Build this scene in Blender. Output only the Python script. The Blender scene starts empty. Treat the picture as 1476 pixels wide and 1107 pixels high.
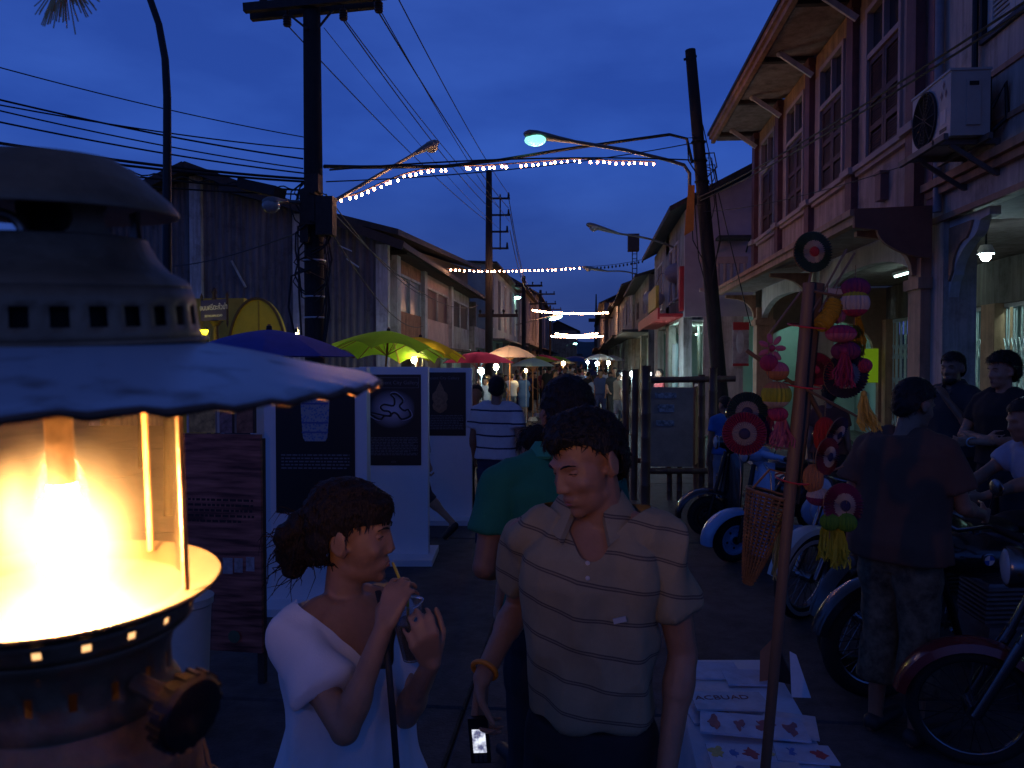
import bpy, bmesh, math, random
from mathutils import Vector, Matrix, Euler, noise
random.seed(7)
R = math.radians
SC = bpy.context.scene
COL = SC.collection

# ---------------------------------------------------------------- camera, sky, exposure
CAM = Vector((0.0, 0.0, 1.80))
FPX, CU, CV = 1150.0, 738.0, 553.5            # focal length and centre in the 1476 x 1107 frame
YAW, PITCH = 5.32, 1.47
cam_data = bpy.data.cameras.new('camera')
cam = bpy.data.objects.new('camera', cam_data)
COL.objects.link(cam)
cam.location = CAM
cam.rotation_euler = Euler((R(90 - PITCH), 0, R(YAW)), 'XYZ')
cam_data.sensor_width = 36.0
cam_data.lens = 36.0 * FPX / 1476.0
cam_data.clip_start = 0.02
cam_data.clip_end = 2000
cam_data.dof.use_dof = True
cam_data.dof.focus_distance = 3.4
cam_data.dof.aperture_fstop = 16.0
SC.camera = cam

world = bpy.data.worlds.new('World')
SC.world = world
world.use_nodes = True
wn, wl = world.node_tree.nodes, world.node_tree.links
wn.clear()
w_out = wn.new('ShaderNodeOutputWorld')
w_bg = wn.new('ShaderNodeBackground')
w_sky = wn.new('ShaderNodeTexSky')
w_sky.sky_type = 'NISHITA'
w_sky.sun_disc = False
w_sky.sun_elevation = R(-4.0)
w_sky.sun_rotation = R(200)
w_sky.altitude = 0
w_sky.air_density = 1.0
w_sky.dust_density = 1.0
w_sky.ozone_density = 4.0
w_tint = wn.new('ShaderNodeMix'); w_tint.data_type = 'RGBA'; w_tint.blend_type = 'MULTIPLY'
w_tint.inputs[0].default_value = 1.0
w_cloud = wn.new('ShaderNodeTexNoise')
w_cloud.inputs['Scale'].default_value = 4.2
w_cloud.inputs['Detail'].default_value = 7.0
w_map = wn.new('ShaderNodeMapping'); w_map.inputs['Scale'].default_value = (1, 1, 2.6)
w_co = wn.new('ShaderNodeTexCoord')
w_ramp = wn.new('ShaderNodeValToRGB')
w_ramp.color_ramp.elements[0].position = 0.36
w_ramp.color_ramp.elements[0].color = (0.90, 0.90, 0.92, 1)
w_ramp.color_ramp.elements[1].position = 0.66
w_ramp.color_ramp.elements[1].color = (1.42, 1.32, 1.18, 1)
SKY_MODE = 'grad'
if SKY_MODE == 'nishita':
    wl.new(w_sky.outputs[0], w_tint.inputs[6])
else:                                           # deep blue dusk: clear twilight blue, a little paler and greyer low down
    w_sep = wn.new('ShaderNodeSeparateXYZ')
    w_g = wn.new('ShaderNodeValToRGB')
    cr = w_g.color_ramp
    cr.elements[0].position = 0.0;  cr.elements[0].color = (0.022, 0.038, 0.135, 1)
    cr.elements[1].position = 1.0;  cr.elements[1].color = (0.012, 0.020, 0.070, 1)
    e = cr.elements.new(0.10); e.color = (0.0200, 0.047, 0.205, 1)
    e = cr.elements.new(0.25); e.color = (0.0200, 0.066, 0.345, 1)
    e = cr.elements.new(0.42); e.color = (0.0200, 0.060, 0.315, 1)
    e = cr.elements.new(0.62); e.color = (0.0160, 0.036, 0.160, 1)
    wl.new(w_co.outputs['Generated'], w_sep.inputs[0])
    wl.new(w_sep.outputs['Z'], w_g.inputs[0])
    wl.new(w_g.outputs[0], w_tint.inputs[6])
wl.new(w_co.outputs['Generated'], w_map.inputs[0])
wl.new(w_map.outputs[0], w_cloud.inputs['Vector'])
wl.new(w_cloud.outputs[0], w_ramp.inputs[0])
wl.new(w_ramp.outputs[0], w_tint.inputs[7])
wl.new(w_tint.outputs[2], w_bg.inputs[0])
w_bg.inputs[1].default_value = 1.15
wl.new(w_bg.outputs[0], w_out.inputs[0])

SC.view_settings.view_transform = 'Standard'
SC.view_settings.look = 'None'
SC.view_settings.exposure = 0.0
SC.view_settings.gamma = 1.0
SC.view_settings.use_curve_mapping = False
SC.render.engine = 'CYCLES'
SC.cycles.use_denoising = True
SC.cycles.sample_clamp_indirect = 4.0
SC.cycles.max_bounces = 6
SC.cycles.transparent_max_bounces = 24
SC.cycles.caustics_reflective = False
SC.cycles.caustics_refractive = False

# strengths of everything that gives off light
STRING_E, LANTERN_E, STREET_E, TUBE_E, STALL_E = 100.0, 1700.0, 34.0, 11.0, 190.0

# ---------------------------------------------------------------- helpers
_camR = cam.rotation_euler.to_matrix()
def ray(u, v):
    return _camR @ Vector(((u - CU) / FPX, (CV - v) / FPX, -1.0))
def PY(u, v, Y):                                # the point seen at pixel u, v on the plane y = Y
    d = ray(u, v)
    return CAM + d * (Y / d.y)
def PG(u, v, z=0.0):                            # the point seen at pixel u, v on the level z
    d = ray(u, v)
    return CAM + d * ((z - CAM.z) / d.z)
def XU(u, Y):                                   # street offset of pixel column u at distance Y
    return PY(u, 524, Y).x
def ZV(v, u, Y):
    return PY(u, v, Y).z

_mats = {}
def mat(name, color, rough=0.75, metal=0.0, var=0.18, scale=6.0, bump=0.0, bscale=40.0, emit=0.0, ecol=None,
        trans=0.0, alpha=1.0, coords='Object', sub=0.0, stretch=None, spec=0.5, coat=0.0, streak=0.0):
    if name in _mats: return _mats[name]
    m = bpy.data.materials.new(name); m.use_nodes = True
    n, l = m.node_tree.nodes, m.node_tree.links
    b = n['Principled BSDF']
    b.inputs['Roughness'].default_value = rough
    b.inputs['Metallic'].default_value = metal
    b.inputs['Specular IOR Level'].default_value = spec
    if coat: b.inputs['Coat Weight'].default_value = coat
    if trans: b.inputs['Transmission Weight'].default_value = trans
    if alpha < 1: b.inputs['Alpha'].default_value = alpha
    if sub:
        b.inputs['Subsurface Weight'].default_value = sub
        b.inputs['Subsurface Radius'].default_value = (0.02, 0.008, 0.004)
        b.inputs['Subsurface Scale'].default_value = 0.5
    c = (color[0], color[1], color[2], 1)
    b.inputs['Base Color'].default_value = c
    if var or bump:
        tc = n.new('ShaderNodeTexCoord'); mp = n.new('ShaderNodeMapping')
        if stretch: mp.inputs['Scale'].default_value = stretch
        l.new(tc.outputs[coords], mp.inputs[0])
    if var:
        nz = n.new('ShaderNodeTexNoise'); nz.inputs['Scale'].default_value = scale; nz.inputs['Detail'].default_value = 6
        nz.inputs['Roughness'].default_value = 0.65
        l.new(mp.outputs[0], nz.inputs['Vector'])
        rp = n.new('ShaderNodeValToRGB')
        rp.color_ramp.elements[0].position = 0.3; rp.color_ramp.elements[1].position = 0.72
        rp.color_ramp.elements[0].color = tuple(x * (1 - var) for x in c[:3]) + (1,)
        rp.color_ramp.elements[1].color = tuple(min(1, x * (1 + var)) for x in c[:3]) + (1,)
        l.new(nz.outputs[0], rp.inputs[0]); src = rp.outputs[0]
        if streak:                                # run-off stains and blotches of old grime
            for sc3, sc_, lo, hi, k_ in (((3.2, 3.2, .22), 2.2, .42, .66, streak), ((1, 1, 1), 1.7, .52, .64, streak * .7)):
                m2 = n.new('ShaderNodeMapping'); m2.inputs['Scale'].default_value = sc3; l.new(tc.outputs[coords], m2.inputs[0])
                n2 = n.new('ShaderNodeTexNoise'); n2.inputs['Scale'].default_value = sc_; n2.inputs['Detail'].default_value = 9; n2.inputs['Roughness'].default_value = .72; l.new(m2.outputs[0], n2.inputs['Vector'])
                r2 = n.new('ShaderNodeValToRGB'); r2.color_ramp.elements[0].position = lo; r2.color_ramp.elements[0].color = (1, 1, 1, 1); r2.color_ramp.elements[1].position = hi; r2.color_ramp.elements[1].color = (1 - k_, 1 - k_ * 1.05, 1 - k_ * 1.12, 1)
                l.new(n2.outputs[0], r2.inputs[0]); mx = n.new('ShaderNodeMix'); mx.data_type = 'RGBA'; mx.blend_type = 'MULTIPLY'; mx.inputs[0].default_value = 1
                l.new(src, mx.inputs[6]); l.new(r2.outputs[0], mx.inputs[7]); src = mx.outputs[2]
        l.new(src, b.inputs['Base Color'])
    if bump:
        nb = n.new('ShaderNodeTexNoise'); nb.inputs['Scale'].default_value = bscale; nb.inputs['Detail'].default_value = 4
        l.new(mp.outputs[0], nb.inputs['Vector'])
        bp = n.new('ShaderNodeBump'); bp.inputs['Strength'].default_value = bump; bp.inputs['Distance'].default_value = 0.02
        l.new(nb.outputs[0], bp.inputs['Height']); l.new(bp.outputs[0], b.inputs['Normal'])
    if emit:
        ec = ecol or color
        b.inputs['Emission Color'].default_value = (ec[0], ec[1], ec[2], 1)
        b.inputs['Emission Strength'].default_value = emit
    _mats[name] = m
    return m

def cloth_thin(name, color, translucent=0.4, var=0.12, scale=8, rough=0.8):   # umbrella cloth: light passes through it
    if name in _mats: return _mats[name]
    m = mat(name, color, rough, var=var, scale=scale)
    n, l = m.node_tree.nodes, m.node_tree.links
    b = n['Principled BSDF']; out = n['Material Output']
    tr = n.new('ShaderNodeBsdfTranslucent'); tr.inputs[0].default_value = (*color, 1)
    mx = n.new('ShaderNodeMixShader'); mx.inputs[0].default_value = translucent
    l.new(b.outputs[0], mx.inputs[1]); l.new(tr.outputs[0], mx.inputs[2]); l.new(mx.outputs[0], out.inputs[0])
    return m

class MB:
    """collects shapes and links them as ONE mesh object"""
    def __init__(s): s.v = []; s.f = []; s.mi = []; s.m = 0
    def add(s, vs, fs, M=None):
        o = len(s.v)
        if M is not None: vs = [M @ Vector(q) for q in vs]
        s.v.extend([tuple(q) for q in vs])
        for f in fs: s.f.append(tuple(o + i for i in f)); s.mi.append(s.m)
        return s
    def bx(s, x0, x1, y0, y1, z0, z1, M=None):
        vs = [(x0, y0, z0), (x1, y0, z0), (x1, y1, z0), (x0, y1, z0), (x0, y0, z1), (x1, y0, z1), (x1, y1, z1), (x0, y1, z1)]
        return s.add(vs, [(3, 2, 1, 0), (4, 5, 6, 7), (0, 1, 5, 4), (1, 2, 6, 5), (2, 3, 7, 6), (3, 0, 4, 7)], M)
    def box(s, c, d, rot=None):
        M = Matrix.Translation(c)
        if rot is not None: M = M @ Euler(rot).to_matrix().to_4x4()
        x, y, z = d[0] / 2, d[1] / 2, d[2] / 2
        return s.bx(-x, x, -y, y, -z, z, M)
    def beam(s, p, q, w, h, up=(0, 0, 1)):
        p, q = Vector(p), Vector(q); d = q - p; L = d.length; d.normalize()
        up = Vector(up)
        if abs(d.dot(up)) > 0.98: up = Vector((0, 1, 0))
        sx = d.cross(up).normalized(); sz = sx.cross(d)
        M = Matrix((sx, d, sz)).transposed().to_4x4(); M.translation = p
        return s.bx(-w / 2, w / 2, 0, L, -h / 2, h / 2, M)
    def tube(s, pts, rad, n=8, cap=True, sq=1.0):
        pts = [Vector(p) for p in pts]
        if not hasattr(rad, '__len__'): rad = [rad] * len(pts)
        vs, fs = [], []
        up = None
        for i, p in enumerate(pts):
            a = pts[max(i - 1, 0)]; b = pts[min(i + 1, len(pts) - 1)]
            d = (b - a)
            if d.length < 1e-9: d = Vector((0, 0, 1))
            d.normalize()
            if up is None:
                up = Vector((0, 0, 1)) if abs(d.z) < 0.9 else Vector((0, 1, 0))
            sx = d.cross(up)
            if sx.length < 1e-6: sx = d.cross(Vector((1, 0, 0)))
            sx.normalize(); sy = sx.cross(d).normalized(); up = sy
            for k in range(n):
                t = 2 * math.pi * k / n
                vs.append(p + sx * math.cos(t) * rad[i] + sy * math.sin(t) * rad[i] * sq)
        for i in range(len(pts) - 1):
            for k in range(n):
                a = i * n + k; b = i * n + (k + 1) % n
                fs.append((a, b, b + n, a + n))
        if cap:
            fs.append(tuple(range(n - 1, -1, -1))); fs.append(tuple((len(pts) - 1) * n + k for k in range(n)))
        return s.add(vs, fs)
    def cyl(s, p, q, r0, r1=None, n=10):
        return s.tube([p, q], [r0, r0 if r1 is None else r1], n)
    def lathe(s, prof, n=24, M=None, close=False, a0=0, a1=2 * math.pi):
        full = abs(a1 - a0 - 2 * math.pi) < 1e-6
        cnt = n if full else n + 1
        vs, fs = [], []
        for r, z in prof:
            for k in range(cnt):
                t = a0 + (a1 - a0) * k / n
                vs.append((r * math.cos(t), r * math.sin(t), z))
        m = len(prof)
        for i in range(m - 1 if not close else m):
            j = (i + 1) % m
            for k in range(n):
                k2 = (k + 1) % cnt
                fs.append((i * cnt + k, i * cnt + k2, j * cnt + k2, j * cnt + k))
        return s.add(vs, fs, M)
    def ball(s, c, r, nu=12, nv=8, rot=None):
        if not hasattr(r, '__len__'): r = (r, r, r)
        M = Matrix.Translation(c)
        if rot is not None: M = M @ (rot if isinstance(rot, Matrix) else Euler(rot).to_matrix()).to_4x4()
        vs = [(0, 0, -r[2])]; fs = []
        for i in range(1, nv):
            p = math.pi * i / nv - math.pi / 2
            for k in range(nu):
                t = 2 * math.pi * k / nu
                vs.append((r[0] * math.cos(p) * math.cos(t), r[1] * math.cos(p) * math.sin(t), r[2] * math.sin(p)))
        vs.append((0, 0, r[2])); top = len(vs) - 1
        for k in range(nu): fs.append((0, 1 + (k + 1) % nu, 1 + k))
        for i in range(nv - 2):
            for k in range(nu):
                a = 1 + i * nu + k; b = 1 + i * nu + (k + 1) % nu
                fs.append((a, b, b + nu, a + nu))
        o = 1 + (nv - 2) * nu
        for k in range(nu): fs.append((o + k, o + (k + 1) % nu, top))
        return s.add(vs, fs, M)
    def torus(s, c, R_, r, n=24, m=8, rot=None, sq=1.0):
        M = Matrix.Translation(c)
        if rot is not None: M = M @ (rot if isinstance(rot, Matrix) else Euler(rot).to_matrix()).to_4x4()
        prof = [(R_ + r * math.cos(2 * math.pi * k / m), r * sq * math.sin(2 * math.pi * k / m)) for k in range(m)]
        return s.lathe(prof, n, M, close=True)
    def prism(s, poly, d, M=None):              # polygon in x,y pushed d along z
        n = len(poly)
        vs = [(x, y, 0) for x, y in poly] + [(x, y, d) for x, y in poly]
        fs = [tuple(range(n - 1, -1, -1)), tuple(range(n, 2 * n))]
        for i in range(n):
            j = (i + 1) % n; fs.append((i, j, n + j, n + i))
        return s.add(vs, fs, M)
    def mesh(s, name):
        me = bpy.data.meshes.new(name)
        me.from_pydata(s.v, [], s.f); me.update()
        return me
    def build(s, name, material, parent=None, smooth=35, world=False, fix=True):
        if world and parent is not None:
            W = wm(parent).inverted(); s.v = [tuple(W @ Vector(q)) for q in s.v]
        me = s.mesh(name)
        if fix and len(s.f) < 60000:
            b = bmesh.new(); b.from_mesh(me); bmesh.ops.recalc_face_normals(b, faces=b.faces[:]); b.to_mesh(me); b.free()
        for mm in (material if isinstance(material, (list, tuple)) else [material]): me.materials.append(mm)
        if isinstance(material, (list, tuple)):
            me.polygons.foreach_set('material_index', s.mi)
        if smooth:
            me.polygons.foreach_set('use_smooth', [True] * len(me.polygons))
            me.set_sharp_from_angle(angle=R(smooth))
        o = bpy.data.objects.new(name, me); COL.objects.link(o)
        if parent is not None: o.parent = parent
        return o

def wm(o):
    M = o.matrix_basis.copy()
    while o.parent is not None:
        o = o.parent; M = o.matrix_basis @ M
    return M
def tag(o, label, cat, group=None, kind=None):
    o['label'] = label; o['category'] = cat
    if group: o['group'] = group
    if kind: o['kind'] = kind
    return o
def thing(name, label, cat, loc=(0, 0, 0), rot=0.0, group=None):
    o = bpy.data.objects.new(name, None); COL.objects.link(o)
    o.empty_display_size = 0.1
    o.location = loc
    o.rotation_euler = rot if hasattr(rot, '__len__') else (0, 0, rot)
    return tag(o, label, cat, group)
def structure(o):
    o['kind'] = 'structure'; return o
KIDS = {}
def copy_tree(o, parent=None):
    c = o.copy(); COL.objects.link(c)
    if parent is not None: c.parent = parent
    for ch in [k for k in COL.objects if k.parent is o]: copy_tree(ch, c)
    return c
def share(o, parent, loc, rot=(0, 0, 0), scale=None):      # another piece on the same mesh data
    c = o.copy(); COL.objects.link(c); c.parent = parent; c.location = loc; c.rotation_euler = rot
    if scale is not None: c.scale = scale
    return c
def text(name, body, size, material, parent, loc, rot, depth=0.002, align='CENTER'):
    cu = bpy.data.curves.new(name, 'FONT'); cu.body = body; cu.size = size; cu.extrude = depth
    cu.align_x = align; cu.align_y = 'CENTER'; cu.resolution_u = 3
    t = bpy.data.objects.new(name, cu)
    me = bpy.data.meshes.new_from_object(t)
    bpy.data.objects.remove(t); me.name = name
    me.materials.clear(); me.materials.append(material)
    o = bpy.data.objects.new(name, me); COL.objects.link(o); o.parent = parent
    o.location = loc; o.rotation_euler = rot
    return o
def sag(p, q, drop, n=14):
    p, q = Vector(p), Vector(q)
    return [p.lerp(q, t / n) - Vector((0, 0, drop * 4 * (t / n) * (1 - t / n))) for t in range(n + 1)]
# ---------------------------------------------------------------- materials
ASPH = mat('road_concrete', (0.075, 0.073, 0.075), 0.8, var=0.35, scale=3.0, bump=0.35, bscale=60, streak=0.45)
ASPH2 = mat('road_concrete_dark', (0.062, 0.061, 0.066), 0.75, var=0.4, scale=2.0, bump=0.35, bscale=70)
EARTH = mat('ground_dark', (0.05, 0.048, 0.046), 0.9, var=0.3, scale=0.8, bump=0.2, bscale=10)
PAVE = mat('pavement', (0.16, 0.15, 0.14), 0.8, var=0.25, scale=3, bump=0.2, bscale=30, streak=0.4)
FRAMEC = mat('frame_rose', (.46, .34, .31), .7, var=.12, scale=5)
PEACH = mat('wall_pink', (0.54, 0.39, 0.34), 0.85, var=0.16, scale=1.6, bump=0.08, bscale=30, streak=0.45)
ORANGE = mat('wall_orange', (0.52, 0.32, 0.17), 0.85, var=0.18, scale=1.8, bump=0.08, bscale=30, streak=0.4)
MAROON = mat('paint_maroon', (0.19, 0.075, 0.07), 0.6, var=0.25, scale=6, bump=0.08, bscale=50, streak=0.35)
SHUT = mat('shutter_brown', (0.11, 0.042, 0.032), 0.6, var=0.3, scale=9, bump=0.1, bscale=50, streak=0.35)
CREAM = mat('wall_cream', (0.62, 0.52, 0.44), 0.85, var=0.14, scale=1.3, bump=0.08, bscale=30, streak=0.45)
WHITEP = mat('paint_white', (0.74, 0.70, 0.66), 0.6, var=0.1, scale=4, streak=0.25)
TRIM = mat('trim_orange', (0.50, 0.27, 0.16), 0.7, var=0.15, scale=4, streak=0.35)
SOFF = mat('soffit_board', (0.42, 0.33, 0.30), 0.8, var=0.15, scale=3, streak=0.4)
DARKW = mat('dark_timber', (0.05, 0.035, 0.03), 0.8, var=0.3, scale=12, bump=0.2, bscale=40)
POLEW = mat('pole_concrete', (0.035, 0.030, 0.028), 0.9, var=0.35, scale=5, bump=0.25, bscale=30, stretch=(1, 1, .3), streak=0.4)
ROOF = mat('roof_sheet', (0.04, 0.034, 0.034), 0.7, var=0.4, scale=1.6, bump=0.15, bscale=12, streak=0.4)
CORR = mat('corrugated_sheet', (0.20, 0.175, 0.17), 0.75, var=0.3, scale=0.9, bump=0.05, bscale=20, stretch=(1, 1, .4), streak=0.5)
CONC = mat('concrete_pale', (0.55, 0.55, 0.55), 0.85, var=0.2, scale=2, bump=0.1, bscale=20, streak=0.5)
BRICK = mat('wall_brick_orange', (0.44, 0.19, 0.10), 0.85, var=0.3, scale=4, bump=0.2, bscale=40, streak=0.5)
PLASTER = mat('plaster_grey', (0.42, 0.40, 0.37), 0.9, var=0.3, scale=1.0, bump=0.1, bscale=20, streak=0.55)
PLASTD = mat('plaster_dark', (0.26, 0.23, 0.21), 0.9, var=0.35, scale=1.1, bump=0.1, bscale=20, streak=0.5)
MINT = mat('wall_mint', (0.42, 0.60, 0.55), 0.8, var=0.12, scale=1.2)
GLASSD = mat('window_pane', (0.03, 0.035, 0.045), 0.12, var=0.0, spec=0.7)
STEEL = mat('galvanised_steel', (0.55, 0.60, 0.62), 0.4, metal=0.3, var=0.15, scale=20)
BLACKM = mat('black_metal', (0.018, 0.018, 0.018), 0.5, metal=0.3, var=0.2, scale=20)
CABLE = mat('cable_black', (0.012, 0.012, 0.013), 0.6, var=0)
LAMPG = mat('lamp_grey', (0.20, 0.195, 0.18), 0.45, metal=0.2, var=0.15, scale=9)
LENS = mat('lamp_lens_off', (0.55, 0.55, 0.52), 0.15, var=0.1, scale=20, trans=0.35)
LENSON = mat('lamp_lens_on', (0.5, 0.9, 0.8), 0.3, var=0, emit=STREET_E, ecol=(0.45, 1.0, 0.86))
LENSNEAR = mat('lamp_lens_lit', (0.5, 0.9, 0.8), 0.3, var=0.3, scale=12, emit=1.35, ecol=(0.30, 1.0, 0.78))
BULB = mat('bulb_warm', (1, .8, .6), 0.3, var=0, emit=STRING_E, ecol=(1.0, 0.46, 0.24))
BULBOFF = mat('bulb_off', (0.35, 0.3, 0.28), 0.25, var=0)
TUBEON = mat('tube_cool', (0.8, 1, 1), 0.3, var=0, emit=TUBE_E, ecol=(0.62, 1.0, 0.97))
TUBE2 = mat('tube_bright', (0.8, 1, 1), 0.3, var=0, emit=150, ecol=(0.60, 1.0, 0.93))
STALLW = mat('stall_bulb_cool', (0.8, 0.95, 1), 0.3, var=0, emit=STALL_E * 1.3, ecol=(0.55, 0.85, 1.0))
STALLY = mat('stall_bulb_warm', (1, 0.85, 0.5), 0.3, var=0, emit=STALL_E, ecol=(1.0, 0.70, 0.30))
YELLAMP = mat('lamp_yellow', (1, 0.9, 0.1), 0.3, var=0, emit=9, ecol=(1.0, 0.80, 0.02))
RED = mat('paint_red', (0.50, 0.03, 0.035), 0.6, var=0.15, scale=5)
YELLOW = mat('board_yellow', (0.85, 0.66, 0.02), 0.6, var=0.14, scale=2)
BAMBOO = mat('bamboo_dark', (0.15, 0.075, 0.045), 0.5, var=0.35, scale=10, bump=0.1, stretch=(1, 1, .2))
BOARDBR = mat('board_brown', (0.40, 0.28, 0.20), 0.8, var=0.22, scale=5)
WHITEB = mat('panel_white', (0.74, 0.74, 0.78), 0.55, var=0.05, scale=3)
BLACKP = mat('poster_black', (0.012, 0.010, 0.012), 0.45, var=0.2, scale=3)
SIGNB = mat('sign_navy', (0.04, 0.035, 0.11), 0.6, var=0.1, scale=10)
LETTER = mat('letter_white', (0.72, 0.72, 0.74), 0.6, var=0)
LETTERG = mat('letter_grey', (0.16, 0.16, 0.18), 0.6, var=0)
# ---------------------------------------------------------------- ground, road, pavements
g = MB(); g.add([(-260, -60, -0.03), (260, -60, -0.03), (260, 420, -0.03), (-260, 420, -0.03)], [(0, 1, 2, 3)])
structure(g.build('ground', EARTH, smooth=0))
KERBX = 2.95
r_ = MB(); r_.add([(-4.6, 40.0, -0.012), (KERBX, 40.0, -0.012), (KERBX, 260, -0.012), (-4.6, 260, -0.012)], [(0, 1, 2, 3)])
road = structure(r_.build('road', ASPH2, smooth=0))
edges_x = [-14.0, -10.6, -7.3, -4.0, -0.62, KERBX - 0.012]
slab_meshes = {}
y0 = -3.9
ny = 11
for i in range(len(edges_x) - 1):
    for j in range(ny):
        w = edges_x[i + 1] - edges_x[i] - 0.014
        a = y0 + 4.0 * j
        key = round(w, 3)
        if key not in slab_meshes:
            m = MB(); h, c = 0.09, 0.012
            m.add([(c, c, 0), (w - c, c, 0), (w - c, 4.0 - .014 - c, 0), (c, 4.0 - .014 - c, 0),
                   (0, 0, -c), (w, 0, -c), (w, 4.0 - .014, -c), (0, 4.0 - .014, -c),
                   (0, 0, -h), (w, 0, -h), (w, 4.0 - .014, -h), (0, 4.0 - .014, -h)],
                  [(0, 1, 2, 3), (4, 5, 1, 0), (5, 6, 2, 1), (6, 7, 3, 2), (7, 4, 0, 3), (8, 9, 5, 4), (9, 10, 6, 5), (10, 11, 7, 6), (11, 8, 4, 7)])
            o = m.build('slab', ASPH, road, smooth=0); slab_meshes[key] = o
        else:
            o = slab_meshes[key].copy(); COL.objects.link(o)
        o.location = (edges_x[i], a, random.uniform(-.004, .002))
        o.rotation_euler = (0, 0, 0)
# right pavement with a kerb of separate stones
p = MB(); p.bx(KERBX + .16, 9.0, -4, 120, -.02, .125)
pav = structure(p.build('pavement', PAVE, smooth=0))
k0 = None
for i in range(34):
    if k0 is None:
        m = MB(); m.bx(0, .15, 0, 1.185, -.02, .13); k0 = m.build('kerb_stone', CONC, pav, smooth=0); o = k0
    else:
        o = k0.copy(); COL.objects.link(o)
    o.location = (KERBX, -2 + 1.2 * i, random.uniform(-.006, .004))
m = MB(); m.bx(KERBX, KERBX + .15, 38.9, 120, -.02, .13); o = m.build('kerb_strip', CONC, pav, smooth=0)
p = MB(); p.bx(-9.0, -4.75, 23, 160, -.02, .11)
structure(p.build('pavement', PAVE, smooth=0))

# ---------------------------------------------------------------- right hand side: pink shophouse
WX = 3.66                                           # wall plane
YP = [9.30, 11.40, 13.50, 15.60, 17.72]             # pilasters
pink = thing('shophouse', 'two storey pink and orange shophouse with maroon shutters and a projecting canopy', 'building', (WX, 13.5, 0))
def pb(fn, name, m, parent=pink, smooth=0):
    q = MB(); fn(q); return q.build(name, m, parent, smooth=smooth, world=True)
WTOP = 6.72
def wall_fn(q):
    for i in range(4):
        a, b = YP[i], YP[i + 1]; c = (a + b) / 2
        q.bx(WX, WX + .22, a, b, 3.45, 4.42)
        q.bx(WX, WX + .22, a, c - .56, 4.42, 6.36)
        q.bx(WX, WX + .22, c + .56, b, 4.42, 6.36)
pb(wall_fn, 'wall', PEACH)
pb(lambda q: q.bx(WX + .004, WX + .2, YP[0], YP[4], 6.36, WTOP), 'upper_wall', ORANGE)
pb(lambda q: q.bx(WX + .0, WX + .24, YP[4] + .1, YP[4] + .32, 0, WTOP + .9), 'end_wall', PLASTER)
pb(lambda q: q.bx(WX + .22, 10, YP[0] - .0, YP[4] + .3, 3.48, 3.6), 'floor_deck', SOFF)
for i, y in enumerate(YP):
    pb(lambda q: (q.bx(WX - .09, WX + .02, y - .13, y + .13, 3.47, WTOP), q.bx(WX - .115, WX + .02, y - .16, y + .16, 6.6, 6.72)), 'pilaster', MAROON)
    pb(lambda q: (q.bx(WX - .15, WX + .01, y - .19, y + .19, 4.36, 4.45)), 'sill_block', FRAMEC)
for i in range(4):
    a, b = YP[i], YP[i + 1]; c = (a + b) / 2
    pb(lambda q: (q.bx(WX - .10, WX + .01, a + .192, b - .192, 4.37, 4.44), q.bx(WX - .06, WX + .01, a + .192, b - .192, 4.31, 4.368)), 'sill', FRAMEC)
    # window: frame, transom with panes, two louvred shutters
    def wf(q):
        for yy in (c - .60, c + .53): q.bx(WX - .035, WX + .12, yy, yy + .07, 4.45, 6.42)
        q.bx(WX - .035, WX + .12, c - .53, c + .53, 6.35, 6.42)
        q.bx(WX - .03, WX + .12, c - .53, c + .53, 5.74, 5.81)
        q.bx(WX - .02, WX + .12, c - .025, c + .025, 5.81, 6.35)
    win = pb(wf, 'window', FRAMEC)
    pb(lambda q: q.bx(WX + .13, WX + .15, c - .56, c + .56, 4.42, 6.4), 'room_dark_sheet', BLACKM, win)  # black sheet stands in for the dark room behind the louvres
    for s in (-1, 1):
        pb(lambda q: q.bx(WX + .05, WX + .06, c + (.025 if s > 0 else -.53), c + (.53 if s > 0 else -.025), 5.81, 6.35), 'pane', GLASSD, win)
        ya, yb = (c + .006, c + .525) if s > 0 else (c - .525, c - .006)
        def leaf(q):
            q.bx(WX, WX + .04, ya, ya + .07, 4.46, 5.735); q.bx(WX, WX + .04, yb - .07, yb, 4.46, 5.735)
            for z in (4.46, 4.80, 5.16, 5.665): q.bx(WX + .001, WX + .039, ya + .07, yb - .07, z, z + .07)
        sh = pb(leaf, 'shutter', SHUT, win)
        def lv(q):
            z = 4.55
            while z < 5.65:
                if not any(zz - .03 < z < zz + .075 for zz in (4.80, 5.16)):
                    q.box((WX + .02, (ya + yb) / 2, z), (.045, yb - ya - .14, .007), (0, R(-66), 0))
                z += .034
        o = pb(lv, 'louvre', SHUT, win); o['kind'] = 'stuff'
# wall lantern box below the first window
pb(lambda q: (q.bx(WX - .1, WX, 10.15, 10.33, 3.80, 4.12), q.bx(WX - .115, WX, 10.13, 10.35, 4.12, 4.15)), 'meter_box', mat('meter_brown', (.2, .1, .09), .6))
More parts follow.
